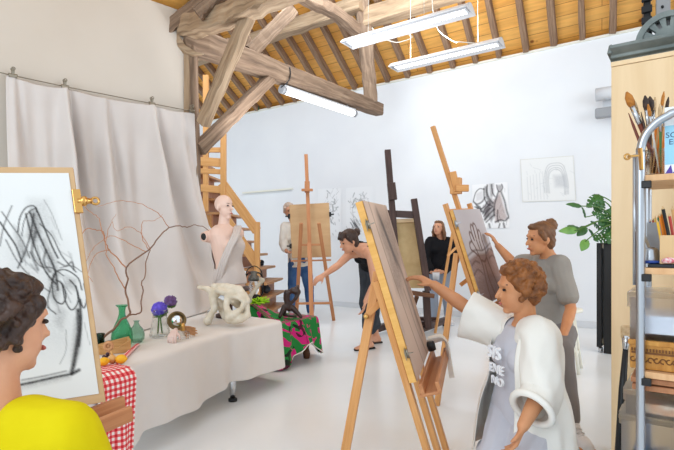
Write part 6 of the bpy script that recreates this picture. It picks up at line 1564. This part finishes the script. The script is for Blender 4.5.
# ================================================================== people
TOR = [(-.17, .105, .095), (-.02, .160, .115), (.14, .155, .110), (.36, .130, .092), (.60, .148, .108), (.78, .165, .104), (.90, .150, .080), (.97, .085, .062), (1.02, .056, .054)]
def person(label, J, s=1.0, skin='skin', voxel=.009, tops=(), bottoms=(), shoes=None, hair=None, extra=None, width=1.0, hands=None, face=True):
    """J: joints in world coordinates; one continuous body, clothes and hair are its children"""
    pel, nek, hd = J['pelvis'], J['neck'], J['head']
    hf = V(J['hf']).normalized(); Rh = rotm(hf, (hd - nek).normalized() * .5 + UP)
    r_, f_, u_ = Rh @ V((1, 0, 0)), hf, Rh @ V((0, 0, 1))
    ssd = (J['shR'] - J['shL']).normalized()
    hsd = V(J.get('hipside', ssd)).normalized(); spine = (nek - pel)
    hipL = J.get('hipL', pel - hsd * .085 * s - spine.normalized() * .02); hipR = J.get('hipR', pel + hsd * .085 * s - spine.normalized() * .02)
    bend = V(J.get('bend', (0, 0, 0)))
    def ring(t, ex=0.0, w=1.0, shift=None):
        i = 0
        tt = max(TOR[0][0], min(TOR[-1][0], t))
        while i < len(TOR) - 2 and TOR[i + 1][0] < tt: i += 1
        a = (tt - TOR[i][0]) / (TOR[i + 1][0] - TOR[i][0]); hw = TOR[i][1] + (TOR[i + 1][1] - TOR[i][1]) * a; hd_ = TOR[i][2] + (TOR[i + 1][2] - TOR[i][2]) * a
        side = hsd.lerp(ssd, max(0, min(1, t))); sp = spine.normalized(); side = (side - sp * side.dot(sp)).normalized(); fw = sp.cross(side) * 1.0
        c = pel + spine * t + bend * (4 * t * (1 - t))
        return c, side * (hw * s * width * w + ex), fw * (hd_ * s * w + ex), fw
    fwd = ring(.6)[3]
    if fwd.dot(V((hf.x, hf.y, 0))) < 0: pass
    low = min([J[k].z for k in ('anL', 'anR') if k in J] + [pel.z])
    root = thing('person', label, 'person', V((pel.x, pel.y, max(0, low - .085 * s) if low < .3 else 0)))
    mb = MB(); mb.loft([ring(t)[:3] for t, _, _ in TOR], 18)
    for sg in (-1, 1):
        c, a, b, fw = ring(.62); mb.ell(c + a * .42 * sg + b * .62, (.058 * s, .058 * s, .062 * s))
    nb = nek - spine.normalized() * .02
    mb.cone(nb, .054 * s, hd - u_ * .055 * s - f_ * .018 * s, .048 * s)
    h = s * J.get('hs', 1.0)
    mb.ell(hd + u_ * .022 * h - f_ * .006 * h, (.076 * h, .093 * h, .092 * h), Rh, 18, 12); mb.ell(hd + f_ * .030 * h - u_ * .042 * h, (.058 * h, .060 * h, .074 * h), Rh, 16, 10); mb.ell(hd + f_ * .066 * h - u_ * .098 * h, (.024 * h, .020 * h, .019 * h), Rh)
    mb.cone(hd + f_ * .084 * h + u_ * .008 * h, .009 * h, hd + f_ * .106 * h - u_ * .028 * h, .0125 * h); mb.ell(hd + f_ * .086 * h - u_ * .062 * h, (.022 * h, .010 * h, .010 * h), Rh)
    mb.ell(hd + f_ * .080 * h + u_ * .028 * h, (.05 * h, .014 * h, .012 * h), Rh)
    for sg in (-1, 1): mb.ell(hd + r_ * .075 * h * sg - u_ * .010 * h - f_ * .006 * h, (.010 * h, .021 * h, .032 * h), Rh)
    for S_, sg in (('L', -1), ('R', 1)):
        sh, el, wr = J['sh' + S_], J['el' + S_], J['wr' + S_]
        c = ring(.86)[0]; mb.cone(c.lerp(sh, .5), .065 * s, sh, .053 * s); mb.cone(sh, .051 * s, sh.lerp(el, .45), .044 * s); mb.cone(sh.lerp(el, .45), .044 * s, el, .037 * s)
        mb.cone(el, .037 * s, el.lerp(wr, .3), .038 * s); mb.cone(el.lerp(wr, .3), .038 * s, wr, .026 * s)
        d = V(J.get('hd' + S_, wr - el)).normalized(); n = V(J.get('hn' + S_, (0, 0, -1)))
        cu = (hands or {}).get(S_, (.35, .4))
        hand_prims(mb, wr, d, n, s * .98, J.get('th' + S_, 1), cu if isinstance(cu[0], float) else (.3, .3), finger=None if isinstance(cu[0], float) else cu)
        hp, kn, an = (hipL if S_ == 'L' else hipR), J['kn' + S_], J['an' + S_]
        mb.cone(hp, .088 * s, hp.lerp(kn, .5), .070 * s); mb.cone(hp.lerp(kn, .5), .070 * s, kn, .053 * s); mb.cone(kn, .052 * s, kn.lerp(an, .3), .053 * s); mb.cone(kn.lerp(an, .3), .053 * s, an, .034 * s)
        tz = V(J.get('toe' + S_, hf)); tz.z = 0; tz.normalize(); 
        ft = an + tz * .13 * s - UP * (.062 * s); mb.cone(an - tz * .035 * s - UP * .052 * s, .030 * s, an, .034 * s); mb.cone(an, .032 * s, ft, .022 * s); sd_ = tz.cross(UP)
        for k, L in ((-.03, .055), (-.012, .058), (.006, .052), (.022, .044), (.035, .034)): mb.cone(ft + sd_ * k * .6 * s, .016 * s, ft + tz * L * s + sd_ * k * 1.05 * s - UP * .006 * s, .0095 * s, 8)
        mb.cone(an - tz * .035 * s - UP * .052 * s, .030 * s, ft - UP * .002, .024 * s)
    blob('body', mb, M[skin], root, voxel=voxel, smooth=3)
    if face:
        for sg in (-1, 1):
            MB().ell(hd + f_ * .0805 * h + r_ * .032 * h * sg + u_ * .006 * h, (.014 * h, .008 * h, .0065 * h), Rh, 10, 6).build('eye', M['eye'], root)
            MB().tube([hd + f_ * (.089 - .012 * k * k) * h + r_ * sg * (.014 + .022 * k) * h + u_ * (.028 + .004 * math.sin(k * 2)) * h for k in (0, .5, 1, 1.4)], .0035 * h, 5).build('eyebrow', M['hair_dark'], root)
        MB().ell(hd + f_ * .0955 * h - u_ * .062 * h, (.021 * h, .006 * h, .007 * h), Rh, 10, 6).build('lips', M['lips'], root)
    for tp in tops:
        mb = MB(); ex = tp.get('ex', .012); t0, t1 = tp.get('t0', -.1), tp.get('t1', .955); n_ = 14
        rr = []
        for k in range(n_ + 1):
            t = t0 + (t1 - t0) * k / n_; c, a, b, fw = ring(max(t, -.02) if t < 0 else t, ex + tp.get('flare', 0) * max(0, .5 - (t - t0) / (t1 - t0)))
            if t < -.02: c = pel + spine * t
            rr.append((c, a, b))
        mb.loft(rr, 20)
        for sg in (-1, 1):
            c, a, b, fw = ring(.62); mb.ell(c + a * .42 * sg + b * .62, (.058 * s + ex * .8,) * 3)
        for S_ in 'LR':
            fr = tp.get('sleeve' + S_, tp.get('sleeve', 0)); sh, el, wr = J['sh' + S_], J['el' + S_], J['wr' + S_]; c = ring(.86)[0]; lo = tp.get('loose', 0)
            if fr > -1 and not tp.get('tank'): mb.cone(c.lerp(sh, .5), .062 * s + ex, sh, .052 * s + ex)
            if fr > 0:
                q = min(fr, 1); p = sh.lerp(el, q); mb.cone(sh, .052 * s + ex, p, (.052 - .013 * q) * s + ex + lo * q)
            if fr > 1: q = fr - 1; p = el.lerp(wr, q); mb.cone(el, .039 * s + ex + lo, p, (.038 - .010 * q) * s + ex + lo)
            if tp.get('tank'):
                c, a, b, fw = ring(.93); sg = -1 if S_ == 'L' else 1; c2, a2, b2, _ = ring(.74)
                mb.tube(smoothpts([c2 + a2 * .55 * sg + b2 * 1.0, c + a * .62 * sg + b * .9 + spine.normalized() * .02, c + a * .66 * sg + spine.normalized() * .045, c + a * .6 * sg - b * .9 + spine.normalized() * .02, c2 + a2 * .5 * sg - b2 * 1.0], 4), .014 * s, 8)
        blob(tp['name'], mb, M[tp['mat']], root, voxel=voxel, smooth=4, noise=tp.get('noise', .0025), nscale=tp.get('nscale', 26))
    for bt in bottoms:
        mb = MB(); ex = bt.get('ex', .012); rr = [ring(t, ex)[:3] for t in (-.17, -.08, -.02, .06, .14, bt.get('waist', .22))]; mb.loft(rr, 18)
        for S_ in 'LR':
            hp, kn, an = (hipL if S_ == 'L' else hipR), J['kn' + S_], J['an' + S_]; fr = bt.get('leg', 1.95)
            mb.cone(hp, .088 * s + ex, hp.lerp(kn, .5), .070 * s + ex); mb.cone(hp.lerp(kn, .5), .070 * s + ex, kn, .053 * s + ex + bt.get('loose', 0))
            if fr > 1: p = kn.lerp(an, fr - 1); mb.cone(kn, .053 * s + ex + bt.get('loose', 0), p, .040 * s + ex + bt.get('loose', 0))
        blob(bt['name'], mb, M[bt['mat']], root, voxel=voxel, smooth=3, noise=bt.get('noise', .002), nscale=24)
    if shoes:
        for S_ in 'LR':
            an = J['an' + S_]; tz = V(J.get('toe' + S_, hf)); tz.z = 0; tz.normalize(); sd_ = tz.cross(UP); fl = an - UP * .085 * s; fl.z = max(fl.z, .004)
            if shoes[0] == 'sandal':
                q = [fl + tz * a * s + sd_ * b * s for a, b in ((-.07, -.025), (-.06, -.038), (.04, -.036), (.13, -.046), (.18, -.03), (.195, 0), (.18, .03), (.13, .044), (.04, .034), (-.06, .034), (-.075, 0))]
                sl = MB().prism([p - UP * .003 for p in q], UP * .013).build('flip_flop', M[shoes[1]], root)
                MB().tube([fl + tz * .06 * s + sd_ * .045 * s + UP * .012, fl + tz * .1 * s + sd_ * .02 * s + UP * .045, fl + tz * .14 * s + UP * .02, fl + tz * .1 * s - sd_ * .02 * s + UP * .045, fl + tz * .06 * s - sd_ * .045 * s + UP * .012], .006, 6).build('strap', M[shoes[1]], sl)
            else:
                mb = MB(); mb.cone(fl - tz * .05 * s + UP * .04 * s, .042 * s, fl + tz * .12 * s + UP * .034 * s, .044 * s); mb.cone(fl + tz * .12 * s + UP * .034 * s, .044 * s, fl + tz * .165 * s + UP * .028 * s, .036 * s); mb.cone(fl - tz * .03 * s + UP * .05 * s, .045 * s, an + UP * .012 - tz * .01, .047 * s); mb.cone(fl + tz * .06 * s + UP * .05 * s, .034 * s, an + tz * .01, .042 * s)
                sh_ = blob('shoe', mb, M[shoes[1]], root, voxel=min(voxel, .007), smooth=2)
                q = [fl + tz * a * s + sd_ * b * s for a, b in ((-.092, -.015), (-.075, -.04), (.04, -.042), (.13, -.048), (.185, -.03), (.2, 0), (.185, .03), (.13, .048), (.04, .042), (-.075, .04), (-.092, .015))]
                MB().prism([V((p.x, p.y, fl.z - .002)) for p in q], UP * .024 * s).build('sole', M[shoes[2]], sh_, bevel=.006)
                lc = MB()
                for k in range(4):
                    c = fl + tz * (.115 - .026 * k) * s + UP * (.072 + .012 * k) * s; lc.tube([c - sd_ * .024 * s - UP * .006, c + UP * .006, c + sd_ * .024 * s - UP * .006], .0045 * s, 6)
                lc.build('laces', M['white_enamel'], sh_)
    if hair: hair(root, hd, f_, r_, u_, h, Rh)
    if extra: extra(root, ring, J, s)
    return root
def hair_cap(mb, hd, f, r, u, h, Rh, grow=1.0):
    mb.ell(hd + u * .036 * h - f * .020 * h, (.084 * h * grow, .090 * h * grow, .090 * h * grow), Rh, 18, 12)
    mb.ell(hd - f * .05 * h - u * .02 * h, (.070 * h, .052 * h, .075 * h), Rh, 16, 10)
    mb.ell(hd + u * .088 * h + f * .030 * h, (.062 * h, .052 * h, .028 * h), Rh)
def hair_bun(mat, back=.105, up=.055, rad=.045, fringe=True, voxel=.007):
    def fn(root, hd, f, r, u, h, Rh):
        mb = MB(); hair_cap(mb, hd, f, r, u, h, Rh)
        for sg in (-1, 1): mb.cone(hd + r * .074 * h * sg + u * .05 * h + f * .03 * h, .020 * h, hd + r * .078 * h * sg - u * .005 * h + f * .004 * h, .012 * h)
        if fringe:
            for k in (-.045, -.015, .015, .045): mb.cone(hd + r * k * h + u * .098 * h + f * .05 * h, .018 * h, hd + r * k * 1.1 * h + u * .045 * h + f * .088 * h, .010 * h)
        hr = blob('hair', mb, M[mat], root, voxel=voxel, smooth=2, noise=.0015, nscale=90)
        mb = MB(); c = hd - f * back * h + u * up * h; mb.ell(c, (rad * h, rad * h * .9, rad * h), Rh, 14, 10); mb.cone(c, .02 * h, hd - f * .06 * h + u * .03 * h, .025 * h)
        blob('hair_bun', mb, M[mat], hr, voxel=voxel, smooth=2, noise=.003, nscale=110)
    return fn
def hair_short(mat, curls=0, voxel=.007, grow=1.0, rad=.026, down=.0):
    def fn(root, hd, f, r, u, h, Rh):
        mb = MB(); hair_cap(mb, hd, f, r, u, h, Rh, grow)
        rr = random.Random(3)
        for sg in (-1, 1): mb.cone(hd + r * .074 * h * sg + u * .05 * h + f * .035 * h, .022 * h, hd + r * .077 * h * sg - u * .02 * h - f * .015 * h, .018 * h)
        for k in range(curls):
            a = rr.uniform(0, 6.283); e = rr.uniform(-.35 - down, 1.5); v = r * (math.cos(a) * math.cos(e)) + f * (math.sin(a) * math.cos(e)) + u * math.sin(e)
            if v.dot(f) > .35 and v.dot(u) < .62: continue
            mb.ell(hd + u * .022 * h - f * .015 * h + v * (.094 + rr.uniform(-.004, .012)) * h, rad * h * rr.uniform(.7, 1.15))
        blob('hair', mb, M[mat], root, voxel=voxel, smooth=1 if curls else 3, noise=.002, nscale=90)
    return fn
def hair_long(mat, length=.28, voxel=.008):
    def fn(root, hd, f, r, u, h, Rh):
        mb = MB(); hair_cap(mb, hd, f, r, u, h, Rh, 1.0)
        for sg in (-1, 1):
            for k in range(4):
                a = hd + r * (.070 - .006 * k) * h * sg + u * .03 * h - f * (.0 + .022 * k) * h; b = a - UP * (length * (.75 + .08 * k)) * h + r * .022 * sg * h - f * .0 * h
                mb.cone(a, .026 * h, a.lerp(b, .5) + r * .012 * sg * h, .028 * h); mb.cone(a.lerp(b, .5) + r * .012 * sg * h, .028 * h, b, .012 * h)
        for k in (-.04, 0, .04): mb.cone(hd - f * .07 * h + r * k * h, .035 * h, hd - f * .085 * h + r * k * h - UP * length * h, .024 * h)
        blob('hair', mb, M[mat], root, voxel=voxel, smooth=2, noise=.002, nscale=80)
    return fn

# --- person in yellow, seated with their back to the viewer at the left drawing board
N0 = V((-.790, 1.17, .740))
J = dict(pelvis=V((-.82, 1.12, .45)), neck=N0, head=V((-.790, 1.18, .932)), hf=(.50, .86, -.08), shL=V((-.965, 1.20, .690)), shR=V((-.615, 1.13, .690)), elL=V((-1.0, 1.36, .48)), elR=V((-.555, 1.22, .45)), wrL=V((-.90, 1.42, .50)), wrR=V((-.66, 1.40, .48)),
         hdL=(.1, .9, .1), hdR=(-.3, .9, 0), hipside=(.96, -.28, 0), knL=V((-.97, 1.36, .42)), knR=V((-.72, 1.38, .42)), anL=V((-.97, 1.26, .085)), anR=V((-.72, 1.28, .085)), toeL=(.1, 1, 0), toeR=(.2, 1, 0), thL=1, thR=-1)
person('person in a bright yellow shirt with short brown hair, seated facing the left drawing board', J, 1.0, 'skin', .010, tops=[dict(name='yellow_shirt', mat='yellow_shirt', ex=.022, t0=-.1, t1=.965, sleeve=.85, loose=.012, noise=.004, nscale=18)], bottoms=[dict(name='trousers', mat='charcoal_cloth')], shoes=('shoe', 'black_cloth', 'sole'), hair=hair_short('hair_dark', 260, .005, 1.06, .012, .55))
def seat_under(x, y, z, label, mat, r=.13, name='stool'): return stool(V((x, y, 0)), z, label, name, r, .13, mat)
seat_under(-.82, 1.02, .315, 'low wooden stool under the person in yellow', M['pine'])
# --- person in jeans behind the brown board
YJ = 7.72
def q(px, py, Y=YJ): return P(px, py, Y)
J = dict(pelvis=q(300, 262), neck=q(294.5, 222.5), head=q(289.2, 210.5, YJ - .06), hf=(.35, -.92, -.16), shL=q(305, 226.5), shR=q(285, 226.5), elL=q(311, 244, YJ - .12), elR=q(283.5, 243, YJ - .10), wrL=q(312, 238, YJ - .36), wrR=q(287, 252, YJ - .33), hdL=(-.2, -.8, .4), hdR=(.4, -.8, .1), hipside=(-1, .1, 0),
         hipL=q(305, 264), hipR=q(295, 264), knL=q(309, 288), knR=q(292.5, 289), anL=V(((310.5 - CX) / F * YJ, YJ + .05, .085)), anR=V(((292 - CX) / F * YJ, YJ, .085)), toeL=(.3, -1, 0), toeR=(-.2, -1, 0), thL=1, thR=-1)
person('person in a white shirt and blue jeans standing behind the brown board', J, 1.02, 'skin', .012, tops=[dict(name='white_shirt', mat='white_shirt', ex=.022, t0=-.12, sleeve=1.6, loose=.012)], bottoms=[dict(name='jeans', mat='denim', ex=.022)], shoes=('shoe', 'shoe_white', 'shoe_white'), hair=hair_short('hair_pale', 0, .010))
# --- woman bending to the left in a black top
def q(px, py, Y): return P(px, py, Y)
J = dict(pelvis=q(374, 272, 5.5), neck=q(360.5, 249, 5.12), head=q(349, 241, 5.0), hf=(-.86, -.34, -.36), shL=q(371, 255.5, 5.00), shR=q(349.5, 254, 5.20), elL=q(374.5, 284, 4.96), elR=q(338.5, 265, 5.10), wrL=q(365.5, 301.5, 4.88), wrR=q(324, 275, 4.94), hdL=(-.25, -.1, -1), hdR=(-.75, -.2, -.45), hnL=(-.9, 0, .2), hnR=(0, .6, -.8),
         hipside=(-.62, .78, 0), bend=(.02, .03, .05), hipL=q(378, 275, 5.40), hipR=q(369, 274, 5.56), knL=q(371.5, 303, 5.22), knR=q(368, 304, 5.48), anL=V(((369 - CX) / F * 5.38, 5.38, .09)), anR=V(((376.5 - CX) / F * 5.70, 5.70, .09)), toeL=(-.9, -.55, 0), toeR=(-.9, -.5, 0), thL=-1, thR=1)
person('woman with a dark bun in a black tank top, bending forward and reaching left', J, .98, 'skin', .009, tops=[dict(name='tank_top', mat='black_cloth', ex=.010, t0=.0, t1=.84, sleeve=-2, tank=True)], bottoms=[dict(name='cropped_trousers', mat='charcoal_cloth', ex=.026, leg=1.62, loose=.022)], shoes=('sandal', 'sole'), hair=hair_bun('hair_dark', .110, .055, .042))
# --- woman in the black jumper by the end wall
YW = 7.15
J = dict(pelvis=q(440, 268, YW), neck=q(440.5, 238.5, YW), head=q(438.5, 228.0, YW - .06), hf=(-.55, -.78, .12), shL=q(450, 242, YW), shR=q(430, 241.5, YW), elL=q(454.5, 260, YW - .04), elR=q(425.5, 260, YW - .06), wrL=q(443, 272, YW - .24), wrR=q(430.5, 272, YW - .26), hdL=(-.8, -.3, .1), hdR=(.75, -.3, -.1), hnL=(0, .8, .3), hnR=(0, .6, .8), hipside=(-1, .1, 0), knL=q(446, 294, YW - .05), knR=q(434, 294, YW - .08), anL=V(((448 - CX) / F * YW, YW - .02, .08)), anR=V(((434 - CX) / F * YW, YW - .05, .08)), toeL=(.1, -1, 0), toeR=(-.3, -1, 0), thL=1, thR=-1)
person('woman with long brown hair in a black jumper, leaning near the end wall', J, .90, 'skin', .011, tops=[dict(name='black_jumper', mat='black_cloth', ex=.026, t0=-.06, sleeve=1.8, loose=.012)], bottoms=[dict(name='pale_jeans', mat='denim_pale', ex=.016)], shoes=('shoe', 'shoe_white', 'shoe_white'), hair=hair_long('hair_brown', .26, .010))
cc = q(436, 279.5, YW - .30)
tag(MB().lathe([(0, 0), (.042, 0), (.05, .10), (.046, .10), (.039, .008), (0, .008)], cc, seg=20).build('cup', M['white_enamel']), 'white cup held in both hands by the woman in the black jumper', 'cup')
# --- woman in the grey T-shirt, seated, painting the raised hand
J = dict(pelvis=q(550, 330, 3.5), neck=q(549.5, 256, 3.5), head=q(540.5, 238.5, 3.46), hf=(-.96, -.10, -.12), shL=q(560.5, 264.5, 3.38), shR=q(538, 262.5, 3.62), elL=q(571, 309, 3.30), elR=q(514, 264, 3.66), wrL=q(563, 336, 3.12), wrR=q(498, 246, 3.80), hdL=(-.30, -.35, -.75), hdR=(-.42, .28, .85), hnL=(-.3, -.5, .0), hnR=(-.8, .4, -.3), hipside=(-.95, .25, 0),
         knL=q(562, 350, 3.00), knR=q(528, 348, 3.10), anL=V(((572 - CX) / F * 2.84, 2.84, .088)), anR=V((1.24, 3.12, .088)), toeL=(.06, -1, 0), toeR=(-.3, -1, 0), thL=-1, thR=-1)
person('woman with a brown bun in a grey T-shirt, seated, touching the painting of the hand', J, .97, 'skin_tan', .0075, width=.9, tops=[dict(name='grey_tee', mat='grey_tee', ex=.016, t0=-.08, t1=.965, sleeve=.72, loose=.016, noise=.003, nscale=18)], bottoms=[dict(name='leggings', mat='grey_legging', ex=.010, leg=1.9, loose=.004)], shoes=('shoe', 'shoe_white', 'white_enamel'), hair=hair_bun('hair_brown', .085, .085, .050, False, .006))
seat_under(1.52, 3.5, .405, 'low cream stool under the woman in the grey shirt', M['ledge'])
# --- woman in the loose white shirt, low in the foreground
J = dict(pelvis=q(524, 410, 2.42), neck=q(526, 322, 2.40), head=q(519, 288, 2.36), hf=(-.97, .02, -.12), shL=q(540, 336.5, 2.27), shR=q(508, 330, 2.52), elL=q(541, 392, 2.20), elR=q(465, 306.5, 2.60), wrL=q(523, 426, 2.10), wrR=q(434, 285, 2.66), hdL=(-.40, -.05, -.9), hdR=(-.78, .20, .42), hnL=(-.8, .3, .2), hnR=(-.4, .3, -.85), hipside=(-.45, .88, 0),
         knL=V((.73, 2.10, .075)), knR=V((.66, 2.20, .075)), anL=V((.87, 2.42, .10)), anR=V((.77, 2.54, .10)), toeL=(.7, .7, 0), toeR=(.7, .7, 0), thL=-1, thR=1)
def overshirt(root, ring, J, s):
    # open front: the sheet leaves out the sector facing forwards
    rows = []; uv = []
    a0, a1 = math.pi * .66, math.pi * 2.30 
    for k in range(20):
        g = k / 19; t = .965 - g * 1.52
        c, a, b, fw = ring(max(t, -.02), .026 + .075 * g)
        if t < -.02: c = J['pelvis'] + (J['neck'] - J['pelvis']) * t
        row = []
        for i in range(46):
            v = i / 45; th = a0 + (a1 - a0) * v - .10 * g * (1 if v < .5 else -1) 
            wv = 1 + .035 * math.sin(th * 13 + g * 2) * (.25 + g) + .02 * math.sin(th * 23 - g * 4) * g
            row.append(c + a * math.cos(th) * wv + b * math.sin(th) * wv)
        rows.append(row); uv.append([(i / 45, g) for i in range(46)])
    o = MB().grid(rows, uv).build('open_overshirt', M['white_shirt'], root, solid=.005, sub=1)
    for S_, frac in (('L', 1.50), ('R', .98)):
        sh, el, wr = J['sh' + S_], J['el' + S_], J['wr' + S_]; c = ring(.84)[0]
        path = [c.lerp(sh, .45), sh, sh.lerp(el, .5), el if frac > 1 else sh.lerp(el, frac)] + ([el.lerp(wr, frac - 1)] if frac > 1 else [])
        rad = [.088, .088, .086, .088] + ([.086] if frac > 1 else [])
        pp = smoothpts(path, 6); n_ = len(pp); rows, uv = [], []; nrm = None
        for i, p in enumerate(pp):
            d = (pp[min(i + 1, n_ - 1)] - pp[max(i - 1, 0)]).normalized()
            if nrm is None: _, nrm, _ = basis(d)
            nrm = (nrm - d * nrm.dot(d)).normalized(); bi = d.cross(nrm); x = i / (n_ - 1) * (len(rad) - 1); k = min(int(x), len(rad) - 2); r = rad[k] + (rad[k + 1] - rad[k]) * (x - k)
            row = []
            for j in range(22):
                th = 2 * math.pi * j / 22; v = nrm * math.cos(th) + bi * math.sin(th)
                hang = max(0, -v.z) ** 2 * (.11 if S_ == 'R' else .02) * (i / n_) ** 1.2
                rr_ = r * (1 + .06 * math.sin(th * 5 + i * .5) + .04 * math.sin(th * 9 - i * .7)); row.append(p + v * rr_ - UP * hang)
            rows.append(row); uv.append([(j / 22, i / n_) for j in range(22)])
        sl = MB().grid(rows, uv, cyc=True).build('wide_sleeve', M['white_shirt'], o, solid=.005, sub=1)
        if S_ == 'L':
            e = pp[-1]; d = (pp[-1] - pp[-4]).normalized(); a_, b1_, b2_ = basis(d)
            MB().tube([e + (b1_ * math.cos(x) + b2_ * math.sin(x)) * .088 for x in [2 * math.pi * k / 20 for k in range(20)]], .016, 8, closed=True).build('rolled_cuff', M['white_shirt'], o)
    c, a, b, fw = ring(.56); rt = -a.normalized(); up_ = (J['neck'] - J['pelvis']).normalized()
    org = c + b.normalized() * (b.length + .055)
    M['print_pale'] = plain('pale_print', rgb(244, 244, 246), .7)
    for body, dz_, sz_, dx_ in (('SIS', .02, .085, -.075), ('ENE', -.045, .060, -.06), ('NO', -.10, .055, -.04)):
        text(body, org + rt * dx_ + up_ * dz_, rt, up_, sz_, M['print_pale'], root, 'shirt_lettering', .012)
person('woman with curly auburn hair in a loose white shirt, kneeling low and painting at left', J, 1.0, 'skin_tan', .0065, tops=[dict(name='grey_tee', mat='lilac_tee', ex=.016, t0=-.12, t1=.955, sleeve=.2, loose=.0)], bottoms=[dict(name='leggings', mat='lilac_tee', ex=.014, leg=1.9, loose=.006)], shoes=None, hair=hair_short('hair_auburn', 320, .005, 1.06, .016, .45), extra=overshirt)
# ================================================================== camera, light, look
cam = bpy.data.cameras.new('camera'); co = bpy.data.objects.new('camera', cam); col.objects.link(co)
cam.sensor_width = 36; cam.lens = F / 674 * 36; cam.shift_y = 20 / 674; cam.clip_end = 200
co.location = (0, 0, H); co.rotation_euler = (math.pi / 2, 0, 0); sc.camera = co
w = bpy.data.worlds.new('world'); sc.world = w; w.use_nodes = True
bg = w.node_tree.nodes['Background']; bg.inputs[0].default_value = (.84, .93, 1.0, 1); bg.inputs[1].default_value = 1.2
def area(name, loc, target, sx, sy, power, colr=(1, 1, 1)):
    l = bpy.data.lights.new(name, 'AREA'); l.shape = 'RECTANGLE'; l.size = sx; l.size_y = sy; l.energy = power; l.color = colr
    o = bpy.data.objects.new(name, l); col.objects.link(o); o.location = loc
    o.rotation_euler = (V(target) - V(loc)).to_track_quat('-Z', 'Y').to_euler(); return o
area('window_light', (4.8, .6, 2.6), (-.5, 6.5, 1.4), 2.6, 1.8, 84, (.84, .93, 1))
area('window_light', (-3.4, -1.8, 2.8), (2.2, 7, 1.7), 2.4, 1.8, 95, (.84, .93, 1))
area('added_roof_fill', (-.4, 5.6, 4.6), (-.9, 9.0, .3), 2.4, 1.2, 82, (.88, .95, 1))  # added fill lamp under the roof, brightens the end wall and floor at left
for a_, b_ in ((a1, b1), (a2, b2)):
    o = area('louvre_uplight', (a_ + b_) / 2 + UP * .09, (a_ + b_) / 2 + UP * 3, 1.3, .12, 30, (.95, .97, 1))
    o.rotation_euler = (Matrix((AX, -NX, -UP)).transposed()).to_euler()
sc.view_settings.view_transform = 'Standard'; sc.view_settings.look = 'None'; sc.view_settings.gamma = 1
sc.view_settings.use_curve_mapping = False; sc.view_settings.exposure = 0.13
sc.cycles.use_denoising = True
try: sc.cycles.denoiser = 'OPENIMAGEDENOISE'
except Exception: pass
sc.cycles.max_bounces = 10; sc.cycles.diffuse_bounces = 5; sc.cycles.transmission_bounces = 10; sc.cycles.sample_clamp_indirect = 6
